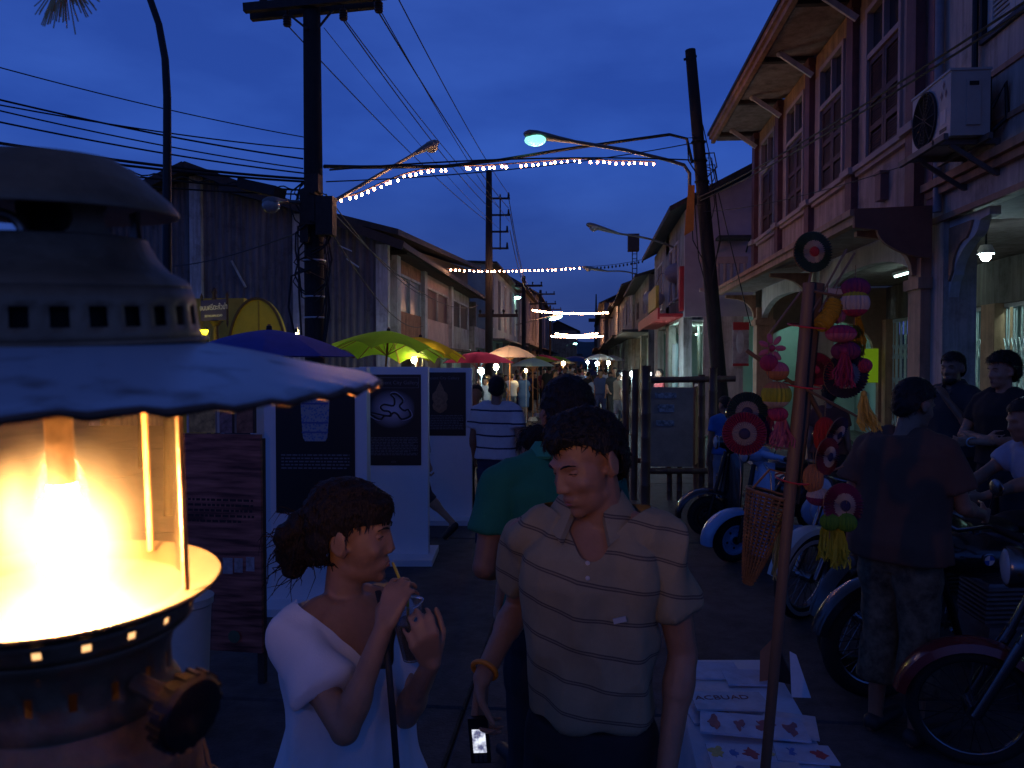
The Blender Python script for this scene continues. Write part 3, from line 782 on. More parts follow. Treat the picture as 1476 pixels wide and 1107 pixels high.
# street row in line with the warehouse side
FX = xrt + .06
row = thing('shophouse', 'low shophouse with orange brick panel and shuttered upper windows beside the warehouse', 'building', (FX, 30, 0))
def yU(u, X=FX): 
    d = ray(u, 524); return X * d.y / d.x
bays = [yU(569), yU(609), yU(648), yU(676)]
zs = ZV(452, 590, (bays[0] + bays[1]) / 2)
zt = ZV(405, 590, (bays[0] + bays[1]) / 2)
mats3 = [BRICK, mat('wall_rose', (.48, .33, .30), .85, var=.25, scale=1.5), PLASTER]
for i in range(3):
    a, b = bays[i], bays[i + 1]
    rb(row, lambda q: (q.bx(FX - .2, FX, a, b, 2.35, zs), q.bx(FX - .2, FX, a, a + .35, zs, zt + .1), q.bx(FX - .2, FX, b - .35, b, zs, zt + .1), q.bx(FX - .2, FX, a, b, zt + .1, 4.95)), 'wall', mats3[i])
    rb(row, lambda q: q.bx(FX - .1, FX + .14, a - .22, a + .22, 0, 4.95), 'pilaster', CONC)
    w = rb(row, lambda q: (q.bx(FX - .1, FX + .03, a + .35, a + .43, zs, zt + .1), q.bx(FX - .1, FX + .03, b - .43, b - .35, zs, zt + .1), q.bx(FX - .1, FX + .03, (a + b) / 2 - .04, (a + b) / 2 + .04, zs, zt + .1), q.bx(FX - .1, FX + .031, a + .43, b - .43, zt + .02, zt + .1)), 'window', CONC)
    for a0, a1 in ((a + .43, (a + b) / 2 - .04), ((a + b) / 2 + .04, b - .43)):
        rb(w, lambda q: q.bx(FX - .06, FX - .04, a0, a1, zs, zt + .02), 'shutter' if i else 'pane', [mat('glass_grey', (.22, .25, .25), .3, var=.2), SHUT, DARKW][i])
    rb(row, lambda q: q.bx(FX - .5, FX - .4, a, b, 0, 2.35), 'shop_front', [DARKW, mat('door_rose', (.3, .2, .18), .7), MINT][i])
    rb(row, lambda q: q.bx(FX, FX + .55, a + .1, b - .1, 2.3, 2.38), 'canopy', ROOF)
rb(row, lambda q: (q.bx(FX - 4, FX + .45, bays[0] - .3, bays[3] + .3, 4.95, 5.07),), 'eave', DARKW)
ra, rb_ = PY(574, 333, 21.2), PY(694, 387, 38.0)
def rowroof(q):
    vs = []
    for dz in (.06, -.10): vs += [ra + Vector((0, 0, dz)), rb_ + Vector((0, 0, dz)), rb_ + Vector((-5, 0, 1.3 + dz)), ra + Vector((-5, 0, 1.3 + dz))]
    q.add(vs, [(0, 1, 2, 3), (7, 6, 5, 4), (0, 4, 5, 1), (1, 5, 6, 2), (2, 6, 7, 3), (3, 7, 4, 0)])
rb(row, rowroof, 'roof', ROOF)
rb(row, lambda q: q.add([(FX - .03, bays[0] - .3, 4.8), (FX - .03, 37.8, 4.8), (FX - .03, 37.8, rb_.z - .05), (FX - .03, bays[0] - .3, ra.z - .05), (FX - .2, bays[0] - .3, 4.8), (FX - .2, 37.8, 4.8), (FX - .2, 37.8, rb_.z - .05), (FX - .2, bays[0] - .3, ra.z - .05)], [(0, 1, 2, 3), (7, 6, 5, 4), (0, 4, 5, 1), (1, 5, 6, 2), (2, 6, 7, 3), (3, 7, 4, 0)]), 'upper_wall', DARKW)
tube_light((FX + .25, (bays[2] + bays[3]) / 2 + .3, 2.2), 1.2, R(90), 'cool tube light over the shop front behind the yellow umbrella')
l3 = far_block('tall mint washed shophouse with sloping parapet beyond the second pole on the left', -5.35, -1, 43.5, 62.0, 7.4, mat('plaster_mint', (.30, .35, .34), .9, var=.25, scale=.8), ROOF, 5, 3.1, .12, lit=[0, 1])
far_block('dark balconied shophouse under the lit lamp on the left', -5.3, -1, 62.4, 82.0, 8.0, PLASTD, ROOF, 4, 3.3, 1.6, lit=[2])
far_block('farthest dark shophouse row on the left near the street end', -5.2, -1, 82.4, 125.0, 9.0, PLASTD, ROOF, 6, 3.3, 2.0)
far_block('dim gabled house closing the far end of the street', -1.5, -1, 126.0, 140.0, 7.0, PLASTD, ROOF, 3, 3.2, 1.6)
# small lit shop on the corner left of the second pole
m = thing('shop', 'small blue lit shop front between the pole and the yellow umbrella', 'building', (-5.4, 42, 0))
rb(m, lambda q: (q.bx(-5.9, -5.4, bays[3] + .4, 43.3, 2.6, 3.6), q.bx(-5.6, -5.4, bays[3] + .4, bays[3] + .8, 0, 2.6), q.bx(-5.6, -5.4, 42.9, 43.3, 0, 2.6)), 'wall', PLASTER)
rb(m, lambda q: q.bx(-6.8, -6.7, bays[3], 43.3, 0, 2.6), 'rear_wall', MINT)
tube_light((-5.9, 41, 2.5), 1.2, R(90), 'tube light in the small shop left of the second pole')
# treed hill closing the street
h = MB()
nx, nyy = 40, 6
for j in range(nyy):
    for i in range(nx):
        x = -120 + 240 * i / (nx - 1); 
        z = (0, 3.5, 7, 10, 12, 12)[j] * (.75 + .5 * noise.noise((x * .03, j * .3, 1.3))) + 1.2 * noise.noise((x * .2, j, 5))
        h.v.append((x, 150 + j * 12, max(z, -0.5) if j else -.5))
for j in range(nyy - 1):
    for i in range(nx - 1):
        a = j * nx + i; h.f.append((a, a + 1, a + nx + 1, a + nx)); h.mi.append(0)
structure(h.build('hill', mat('hill_green', (.03, .04, .03), .95, var=.4, scale=.2), smooth=180))
# ---------------------------------------------------------------- utility poles
def line(name, label, pts, r, parent=None, group=None, cat='cable', m=None, n=5):
    q = MB(); q.tube(pts, r, n)
    o = q.build(name, m or CABLE, parent, smooth=60)
    if parent is None: tag(o, label, cat, group)
    return o
LPY = 11.5
base = PY(455, 560, LPY); lpx = base.x
lp = thing('utility_pole', 'thick dark concrete utility pole with double crossarm wrapped in tangled cables', 'utility pole', (lpx, LPY, 0), 0, 'utility poles along the street')
hx = lambda v: ZV(v, 455, LPY)
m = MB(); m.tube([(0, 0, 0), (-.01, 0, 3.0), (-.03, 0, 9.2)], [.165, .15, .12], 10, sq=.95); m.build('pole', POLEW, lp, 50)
for k, (va, ub, vb, uc, vc, dy) in enumerate(((0, 352, 12, 556, -8, -.14), (0, 362, 24, 540, 6, .14))):
    a, b = PY(ub, vb, LPY + dy), PY(uc, vc, LPY + dy)
    m = MB(); m.beam(a, b, .10, .12); m.build('crossarm', DARKW, lp, 0, True)
for (u, v) in ((414, 30), (495, 21), (546, 10), (380, 6)):
    c = PY(u, v, LPY + .0)
    m = MB()
    for k in range(4): m.torus((c.x, c.y, c.z + .05 - .035 * k), .038, .026, 12, 6)
    m.cyl((c.x, c.y, c.z + .16), (c.x, c.y, c.z - .08), .02)
    m.build('insulator', mat('porcelain_brown', (.08, .035, .03), .3, var=.1), lp, 40, True)
for (a, b) in (((418, 22), (443, 42)), ((480, 14), (459, 40))):
    m = MB(); m.beam(PY(*a, LPY - .08), PY(*b, LPY - .15), .03, .03); m.build('brace', DARKW, lp, 0, True)
# tangled coils, boxes and straps on the pole
for k in range(26):
    z0 = random.uniform(hx(400), hx(262)); z1 = z0 - random.uniform(.3, 1.5); sx_ = random.choice([-1, 1]) * random.uniform(.15, .30)
    y_ = random.uniform(-.25, .1)
    pts = [(random.uniform(-.1, .1), y_ - .1, z0), (sx_, y_, z0 - .1), (sx_ * random.uniform(.9, 1.3), y_, (z0 + z1) / 2), (sx_ * .8, y_, z1 + .1), (random.uniform(-.1, .1), y_ - .06, z1)]
    q = MB(); q.tube(pts, random.uniform(.008, .017), 5); q.build('tangled_cable', CABLE, lp, 60)
for (u, v, w, h, d) in ((446, 300, .22, .5, .2), (470, 312, .25, .55, .2), (452, 265, .2, .25, .2), (440, 330, .12, .4, .12)):
    c = PY(u, v, LPY - .2); m = MB(); m.box(c, (w, d, h)); m.build('junction_box', DARKW, lp, 0, True)
for z in (hx(428), hx(458), hx(376)):
    m = MB(); m.torus((0, 0, z), .158, .008, 16, 5, sq=1.6); m.build('strap', STEEL, lp, 40)

def cobra(parent, p0, p1, head_len, on=False, bend=.0, r=.028, world=True, lens_drop=.05):
    """arm from p0 (pole) to p1 (start of head), head beyond it"""
    p0, p1 = Vector(p0), Vector(p1); d = (p1 - p0).normalized()
    pts = [p0 + (p1 - p0) * t + Vector((0, 0, bend * math.sin(math.pi * t))) for t in [k / 8 for k in range(9)]]
    m = MB(); m.tube(pts, [r * 1.1] + [r] * 8, 8); m.build('arm', LAMPG, parent, 50, world)
    h = MB(); up = Vector((0, 0, 1))
    prof = [(0, .045), (.15, .06), (.35, .08), (.6, .10), (.8, .115), (.93, .10), (1.0, .05)]
    h.tube([p1 + d * head_len * t - up * (.02 * t) for t, _ in prof], [rr for _, rr in prof], 10, sq=.62)
    hd = h.build('lamp_head', LAMPG, parent, 50, world)
    c = p1 + d * head_len * .78 - up * lens_drop
    l = MB(); l.ball(c, (.12, .12, .10), 12, 8)
    o = l.build('lens', LENSON if on else LENS, hd, 60, False)
    # the lens mesh is in world space: bring it into the head's space
    W = wm(hd).inverted(); o.data.transform(W)
    return c
a0 = PY(478, 292, LPY - .1); a1 = PY(597, 222, LPY + 1.6)
sl = thing('street_lamp', 'unlit street lamp whose long arm rises to the right from the left pole', 'street lamp', a0, 0, 'street lamps on the poles')
cobra(sl, a0, a1, (PY(644, 205, LPY + 2.0) - a1).length)
a0 = PY(440, 292, LPY - .1); a1 = PY(408, 290, LPY - .8)
sl = thing('street_lamp', 'old unlit lamp with round glass bowl pointing left from the left pole', 'street lamp', a0, 0, 'street lamps on the poles')
cobra(sl, a0, a1, .45, lens_drop=.07)
m = MB(); m.beam(PY(350, 266, LPY - .5), PY(404, 278, LPY - .6), .3, .14); m.build('ballast_box', DARKW, sl, 0, True)

# right leaning pole
RY = 15.6
rp0 = PY(1044, 600, RY); rp0.z = .12; rtop = PY(995, 72, RY)
rp0 = Vector((PY(1046, 640, RY).x, RY, .12))
rp = thing('utility_pole', 'leaning dark utility pole on the right kerb with a lit lamp arm', 'utility pole', rp0, 0, 'utility poles along the street')
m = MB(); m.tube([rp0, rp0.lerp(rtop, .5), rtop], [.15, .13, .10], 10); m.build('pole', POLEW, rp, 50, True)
m = MB(); m.tube([rp0 + Vector((0, 0, -.005)), rp0 + Vector((0, 0, .62))], [.17, .168], 10); m.build('base_collar', CONC, rp, 50, True)
def onpole(v): 
    z = ZV(v, 1010, RY); t = (z - rp0.z) / (rtop.z - rp0.z); return rp0.lerp(rtop, t)
for v in (205, 232, 262): 
    c = onpole(v); m = MB(); m.torus(c, .125, .02, 14, 6); m.build('clamp', BLACKM, rp, 40, True)
for k in range(10):
    v0 = random.uniform(195, 300); c0, c1 = onpole(v0), onpole(v0 + random.uniform(40, 240)); off = Vector((random.choice([-1, 1]) * random.uniform(.14, .26), -.12, 0))
    q = MB(); q.tube([c0 + Vector((0, -.1, 0)), c0 + off, c0.lerp(c1, .5) + off * 1.1, c1 + Vector((0, -.12, 0))], random.uniform(.008, .014), 5); q.build('tangled_cable', CABLE, rp, 60, True)
m = MB(); c = onpole(82); m.beam(c + Vector((-.14, -.05, -.06)), c + Vector((.1, -.05, 0)), .04, .04); m.build('bracket', BLACKM, rp, 0, True)
c = PY(996, 305, RY - .25)
m = MB(); m.add([(c.x - .05, c.y, c.z + .5), (c.x + .07, c.y + .02, c.z + .5), (c.x + .05, c.y - .02, c.z - .35), (c.x - .12, c.y + .02, c.z - .45),
                 (c.x - .05, c.y + .01, c.z + .5), (c.x + .07, c.y + .03, c.z + .5), (c.x + .05, c.y - .01, c.z - .35), (c.x - .12, c.y + .03, c.z - .45)], [(0, 1, 2, 3), (7, 6, 5, 4), (0, 3, 7, 4), (1, 5, 6, 2)])
tag(m.build('flag', mat('flag_orange', (.55, .20, .03), .8, var=.2)), 'small faded orange flag hanging beside the leaning pole', 'flag')
sl = thing('street_lamp', 'lit street lamp glowing green white on an arm from the leaning pole', 'street lamp', PY(995, 265, RY), 0, 'street lamps on the poles')
pts = [PY(994, 275, RY - .16), PY(994, 250, RY - .16), PY(986, 238, RY - .2), PY(960, 230, RY - .3), PY(900, 216, RY - .7), PY(832, 205, RY - 1.2)]
m = MB(); m.tube(pts, .034, 8); m.build('arm', LAMPG, sl, 60, True)
p1 = pts[-1]; p2 = PY(756, 192, RY - 1.7); d = (p2 - p1); L = d.length; d.normalize()
prof = [(0, .05), (.2, .07), (.4, .09), (.6, .12), (.8, .14), (.94, .12), (1.0, .05)]
m = MB(); m.tube([p1 + d * L * t for t, _ in prof], [rr for _, rr in prof], 12, sq=.55); hd = m.build('lamp_head', LAMPG, sl, 50, True)
m = MB(); m.ball(p1 + d * L * .80 - Vector((0, 0, .09)), (.19, .16, .10), 14, 8); o = m.build('lens', LENSNEAR, hd, 60); o.data.transform(wm(hd).inverted())
# further lamps on the right
for (u0, v0, u1, v1, u2, v2, Y, lb) in ((1003, 372, 893, 337, 846, 325, 21.5, 'unlit street lamp on a long arm over the red canopy'),
                                        (934, 402, 876, 391, 840, 385, 32.0, 'unlit street lamp at the right end of the second string of bulbs')):
    sl = thing('street_lamp', lb, 'street lamp', PY(u0, v0, Y), 0, 'street lamps on the poles')
    a, b, c = PY(u0, v0, Y), PY(u1, v1, Y - .5), PY(u2, v2, Y - .8)
    cobra(sl, a, b, (c - b).length, bend=.12)
    q = MB(); q.tube([a, a + Vector((.1, .1, -.25)), Vector((a.x + .15, a.y + .1, .11))], .05, 8); q.build('post', LAMPG, sl, 50, True)
# curved pole at the far left
cY = 9.0
sl = thing('street_lamp', 'tall dark lamp post bending left out of the picture behind the lantern', 'street lamp', (XU(241, cY), cY, 0), 0, 'street lamps on the poles')
pts = [Vector((XU(241, cY), cY, 0)), PY(241, 420, cY), PY(241, 140, cY), PY(238, 85, cY), PY(229, 35, cY), PY(214, -8, cY), PY(188, -50, cY), PY(140, -84, cY), PY(70, -100, cY)]
m = MB(); m.tube(pts, [.06, .055, .045, .042, .04, .04, .038, .036, .034], 10); m.build('post', BLACKM, sl, 60, True)
m = MB(); m.tube([pts[-1], pts[-1] + Vector((-.3, 0, -.02)), pts[-1] + Vector((-.75, 0, -.06))], [.06, .11, .06], 10, sq=.6); m.build('lamp_head', LAMPG, sl, 50, True)
# poles down the street
def simple_pole(u, Y, vtop, label, arms, r=.13, side=1):
    x = XU(u, Y); zt = ZV(vtop, u, Y)
    t = thing('utility_pole', label, 'utility pole', (x, Y, 0), 0, 'utility poles along the street')
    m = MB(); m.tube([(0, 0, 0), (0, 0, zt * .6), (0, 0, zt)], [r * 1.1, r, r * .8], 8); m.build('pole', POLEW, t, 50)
    for (va, half, off) in arms:
        z = ZV(va, u, Y)
        m = MB(); m.bx(-half + off, half + off, -.06, .06, z - .06, z + .06); m.build('crossarm', DARKW, t, 0)
        for k in (-1, -.3, .3, 1):
            m = MB(); m.cyl((off + k * half * .92, 0, z + .06), (off + k * half * .92, 0, z + .12), .03, n=6); m.ball((off + k * half * .92, 0, z + .17), (.055, .055, .07), 8, 6); m.build('insulator', BLACKM, t, 40)
    return t
p2 = simple_pole(705, 30.0, 246, 'tall slim utility pole with insulator racks before the mint shophouse', [(455, .75, .35)], .14)
for (u0, u1, v) in ((705, 735, 286), (705, 735, 310), (705, 733, 334), (705, 733, 358)):
    m = MB(); m.beam(PY(u0, v, 30), PY(u1, v, 30), .06, .07); c = PY(u1 - 2, v, 30)
    m.cyl(c, c + Vector((0, 0, .22)), .05, .03, 8); m.build('rack_arm', BLACKM, p2, 0, True)
m = MB(); m.beam(PY(721, 280, 30), PY(721, 360, 30), .05, .05); m.build('rack_stay', BLACKM, p2, 0, True)
simple_pole(755, 47.0, 398, 'utility pole behind the second string of bulbs on the left', [(412, .8, .3)])
simple_pole(779, 66.0, 418, 'utility pole with two crossarms beside the third string of bulbs', [(424, 1.0, .2), (438, 1.1, .2)])
simple_pole(793, 92.0, 440, 'small far utility pole between the third and fourth strings', [(446, 1.3, 0)])
simple_pole(888, 60.0, 428, 'far utility pole with crossarms against the right shophouses', [(436, .6, -.1), (458, .9, -.3)])
# roof tower and far mast
tw = thing('water_tower', 'small square tank on a ladder frame above the right roofs', 'tower', (XU(912, 60), 60, 5.5))
Yt = 62.0; q0 = PY(905, 362, Yt); q1 = PY(921, 338, Yt)
m = MB(); m.bx(q0.x, q1.x, Yt - .5, Yt + .5, q0.z, q1.z); m.build('tank', DARKW, tw, 0, True)
m = MB()
for u in (911.5, 918): m.beam(PY(u, 362, Yt), PY(u, 420, Yt), .07, .07)
for v in range(366, 412, 7): m.beam(PY(911.5, v, Yt), PY(918, v, Yt), .05, .05)
m.build('ladder_frame', BLACKM, tw, 0, True)
mast = thing('radio_mast', 'thin distant mast above the far end of the street', 'mast', (XU(859, 140), 140, 0))
m = MB(); m.tube([(0, 0, 0), (0, 0, ZV(460, 859, 140)), (0, 0, ZV(424, 859, 140))], [.5, .22, .10], 6); m.build('mast_pole', BLACKM, mast, 0)
m = MB(); m.bx(-1.3, 1.3, -.3, .3, ZV(464, 859, 140), ZV(459, 859, 140)); m.build('platform', BLACKM, mast, 0)
# two small lit lamps down the street
for (u, v, Y, e, lb) in ((746, 428, 60.0, .20, 'distant lit street lamp high on the dark left shophouse'), (801, 457, 52.0, .22, 'lit tube street lamp reaching from the left under the third string'), (829, 495, 118.0, .22, 'faint lamp at the far end of the street')):
    c = PY(u, v, Y); sl = thing('street_lamp', lb, 'street lamp', c, 0, 'lit lamps down the street')
    m = MB(); m.ball((0, 0, -.06), (e * (2.0 if u == 801 else 1.2), e, e * .5), 10, 6, (0, R(-16 if u == 801 else 0), 0)); m.build('lens', LENSON, sl)
    m = MB(); m.lathe([(0, .2), (e * .8, .14), (e * 1.6, .0), (0, .02)], 12); m.build('lamp_head', LAMPG, sl, 40)
    m = MB(); m.tube([(0, 0, .12), (-1.2, 0, -.15), (-2.6 if u != 829 else -1.2, 0, -.5)], .05, 6); m.build('arm', LAMPG, sl, 40)

# ---------------------------------------------------------------- strings of bulbs across the street
SW = mat('string_cord', (.10, .05, .04), .7, var=0)
bulb0 = None
def bulb_string(label, ctrl, n_on, r=.026, tail=None, jit=.012, hang=.05, gaps=()):
    global bulb0
    t = thing('bulb_string', label, 'string lights', ctrl[0], 0, 'strings of bulbs across the street')
    # Catmull-Rom through the control points
    P_ = [ctrl[0] * 2 - ctrl[1]] + ctrl + [ctrl[-1] * 2 - ctrl[-2]]
    def at(s):
        s = min(max(s, 0), len(ctrl) - 1 - 1e-6); i = int(s); f = s - i
        a, b, c, d = P_[i], P_[i + 1], P_[i + 2], P_[i + 3]
        return .5 * ((2 * b) + (c - a) * f + (2 * a - 5 * b + 4 * c - d) * f * f + (3 * b - a - 3 * c + d) * f ** 3)
    fine = [at((len(ctrl) - 1) * k / 400) for k in range(401)]
    acc = [0]
    for a, b in zip(fine[:-1], fine[1:]): acc.append(acc[-1] + (b - a).length)
    m = MB(); m.tube(fine[::8], .012, 5); m.build('cord', SW, t, 60, True)
    for k in range(n_on):
        if k in gaps: continue
        L = acc[-1] * (k + .5) / n_on + random.uniform(-1, 1) * jit * 2
        i = min(range(len(acc)), key=lambda j: abs(acc[j] - L)); p = fine[i] + Vector((random.uniform(-jit, jit), random.uniform(-jit, jit), -hang + random.uniform(-jit, jit)))
        if bulb0 is None:
            b = MB(); b.lathe([(0, -1), (.6, -.85), (1, -.2), (.9, .3), (.45, .95), (0, 1.1)], 8); bulb0 = b.build('bulb', BULB, t, 60); o = bulb0
            s_ = MB(); s_.cyl((0, 0, 1.0), (0, 0, 1.9), .5, n=6); sk = s_.build('socket', BLACKM, bulb0)
            o2 = sk
        else:
            o = bulb0.copy(); COL.objects.link(o); o.parent = t
            o2 = sk_proto.copy(); COL.objects.link(o2); o2.parent = o
        globals()['sk_proto'] = o2
        o.location = p - ctrl[0]; rv = r * random.uniform(.85, 1.1); o.scale = (rv, rv, rv * 1.15)
    return t
S = lambda u, v, Y: PY(u, v, Y)
bulb_string('nearest and longest string of warm bulbs spanning between the two big poles',
            [S(487, 286, 11.6), S(520, 277, 11.9), S(560, 259, 12.3), S(600, 246, 12.7), S(650, 240, 13.2), S(700, 238, 13.7), S(760, 234, 14.2), S(825, 229, 14.7), S(880, 231, 15.1), S(944, 233, 15.5)], 52, .020, gaps=(18, 19, 28, 40))
bulb_string('second string of warm bulbs crossing before the tall slim pole',
            [S(612, 389, 27), S(640, 387, 28), S(690, 389, 29), S(740, 389, 30), S(800, 387, 31), S(845, 384, 31.5)], 38, .028, gaps=(5, 6))
bulb_string('third string of bulbs over the middle of the far market',
            [S(767, 446, 52), S(790, 449, 52), S(830, 451, 52), S(878, 450, 52)], 34, .05)
bulb_string('upper of the two farthest strings of bulbs',
            [S(800, 480, 85), S(830, 483, 85), S(862, 480, 85)], 30, .06)
bulb_string('lower of the two farthest strings of bulbs',
            [S(794, 484, 78), S(830, 486, 78), S(870, 484, 78)], 34, .06)
# dark unlit tail of the second string
t = thing('bulb_string', 'unlit row of small dark bulbs rising right of the second string', 'string lights', S(850, 384, 31), 0)
pts = sag(S(850, 384, 31.4), S(926, 374, 31.4), .05)
m = MB(); m.tube(pts, .01, 5); m.build('cord', CABLE, t, 60, True)
for p in pts[1:]:
    m = MB(); m.ball(p - Vector((0, 0, .08)), (.035, .035, .055), 6, 5); m.build('bulb', BLACKM, t, 60, True)

# ---------------------------------------------------------------- overhead wires
A = lambda u, v, Y: PY(u, v, Y)
wires_left = [((-70, 35), (440, 198), .008), ((-70, 95), (440, 215), .010), ((-70, 84), (437, 229), .013), ((-70, 100), (437, 243), .010), ((-70, 118), (440, 250), .012),
              ((-70, 152), (441, 258), .020), ((-70, 160), (441, 262), .018), ((-70, 176), (432, 274), .014), ((-70, 196), (428, 280), .012)]
nm = ['topmost thin wire of the bundle coming in from the left edge', 'second wire from the top of the left bundle', 'third wire of the left bundle above the twisted group', 'thin wire in the middle of the left bundle', 'middle wire of the left bundle',
      'thick upper cable of the lowest left group', 'thick cable just under the thickest one of the left group', 'sagging wire near the bottom of the left bundle', 'lowest wire of the left bundle ending on the left pole']
for (a, b, r), lb in zip(wires_left, nm):
    line('power_line', lb, sag(A(*b, LPY) + (A(*a, 8.6) - A(*b, LPY)) * 2.4, A(*b, LPY), .35, 30), r, group='overhead wires on the left')
tw_ = sag(A(430, 272, LPY) + (A(-70, 166, 8.6) - A(430, 272, LPY)) * 2.4, A(430, 272, LPY), .35, 140)
tw_ = [p + Vector((0, .03 * math.cos(i * 1.3), .025 * math.sin(i * 1.3))) for i, p in enumerate(tw_)]
line('power_line', 'twisted coiled cable winding round the left bundle of wires', tw_, .010, group='overhead wires on the left')
wr_ = [((414, 36), (706, 322), .010, 'wire from the left insulator of the big crossarm to the slim pole'), ((494, 28), (706, 300), .011, 'wire from the middle insulator down to the slim pole'), ((497, 28), (720, 300), .009, 'second wire from the middle insulator running beside its twin'),
       ((546, 18), (733, 300), .012, 'wire from the right insulator of the big crossarm'), ((550, 18), (735, 320), .008, 'thin wire sagging beside the right insulator wire'), ((572, -6), (735, 282), .010, 'rightmost high wire falling to the slim pole'), ((467, 40), (720, 330), .006, 'faint thin wire left of the middle pair')]
for a, b, r, lb in wr_:
    line('power_line', lb, sag(A(*a, LPY), A(*b, 30), .18, 20), r, group='overhead wires running down the street')
for k, (a, Ya, b, Yb) in enumerate((((733, 284), 30, (757, 404), 47), ((735, 308), 30, (758, 412), 47), ((735, 332), 30, (758, 418), 47), ((757, 404), 47, (781, 422), 66), ((760, 412), 47, (784, 436), 66), ((781, 424), 66, (795, 446), 92))):
    line('power_line', ['upper', 'middle', 'lower', 'upper far', 'lower far', 'farthest'][k] + ' wire between the poles behind the second string', sag(A(*a, Ya), A(*b, Yb), .3), .016, group='overhead wires running down the street')
# crossing cables between the two big poles
line('cable', 'thick black cable crossing the street above the nearest bulb string', [A(467, 240, LPY), A(520, 241, 12), A(640, 240, 13), A(720, 231, 13.8), A(810, 216, 14.5), A(900, 203, 15.1), A(965, 194, 15.5), A(990, 200, RY - .1), A(998, 235, RY - .12)], .030, group='cables crossing between the big poles')
line('cable', 'thin cable crossing the street just over the bulbs', sag(A(470, 262, LPY), A(1000, 206, RY), .12), .010, group='cables crossing between the big poles')
line('cable', 'second thin cable crossing from the left pole to the leaning pole', sag(A(475, 245, LPY), A(1003, 231, RY), -.1), .014, group='cables crossing between the big poles')
line('cable', 'slack wire dropping from the left pole towards the orange brick panel', sag(A(470, 280, LPY), A(640, 430, 28), .5), .010, group='slack wires on the left facades')
line('cable', 'slack wire looping along the corrugated wall right of the pole', sag(A(475, 330, LPY), A(610, 470, 27), .5), .010, group='slack wires on the left facades')
line('cable', 'slack wire hanging low before the shuttered windows', sag(A(474, 300, LPY), A(690, 440, 30), .6), .012, group='slack wires on the left facades')
line('cable', 'grey wire stretched across the corrugated gable to the pole', sag(A(245, 384, 20), A(430, 335, LPY + .1), .1), .012, group='slack wires on the left facades')
for k, (a, b, r) in enumerate((((1006, 285), (1560, -52), .011), ((1008, 290), (1560, -40), .011), ((1012, 305), (1300, 240), .006))):
    line('cable', ['upper cable of the pair crossing before the maroon shutters', 'lower cable of the pair crossing before the maroon shutters', 'thin wire stapled along the pink wall under the windows'][k], sag(A(*a, RY), A(*b, 5.6 if k < 2 else 9.0), .10), r, group='cables along the right shophouses')
line('cable', 'wire running down from the leaning pole to the canopy', sag(A(1013, 180, RY), A(1082, 470, 15.0), .05), .010, group='cables along the right shophouses')
line('cable', 'loop of wire curling beside the leaning pole', [A(1018, 240, RY), A(1030, 246, RY), A(1034, 262, RY), A(1026, 268, RY), A(1019, 262, RY)], .01, group='cables along the right shophouses')

# ---------------------------------------------------------------- paper lanterns and hanging things on the right
PAPER = cloth_thin('paper_lantern', (.55, .47, .50), .4)
for (u, v, Y, r, lb) in ((977, 394, 21.0, .30, 'larger round paper lantern hanging beside the yellow sign'), (942, 431, 24.0, .27, 'smaller round paper lantern hanging further along the right side')):
    c = PY(u, v, Y); t = thing('paper_lantern', lb, 'lantern', c, 0, 'round paper lanterns')
    m = MB(); prof = []
    for k in range(25):
        a = -math.pi / 2 + math.pi * k / 24; prof.append((r * math.cos(a) * (1 + .025 * (k % 2)) * 1.15, r * math.sin(a) * .9))
    m.lathe(prof, 20); m.build('shade', PAPER, t, 20)
    m = MB(); m.torus((0, 0, r * .88), .06, .012, 12, 5); m.torus((0, 0, -r * .88), .06, .012, 12, 5); m.build('ring', BLACKM, t)
    m = MB(); m.tube([(0, 0, r * .9), (.2, 0, r * .9 + .5), (.75 if u > 960 else 1.0, .0, r * .9 + .6)], .01, 5); m.build('hanging_cord', CABLE, t)

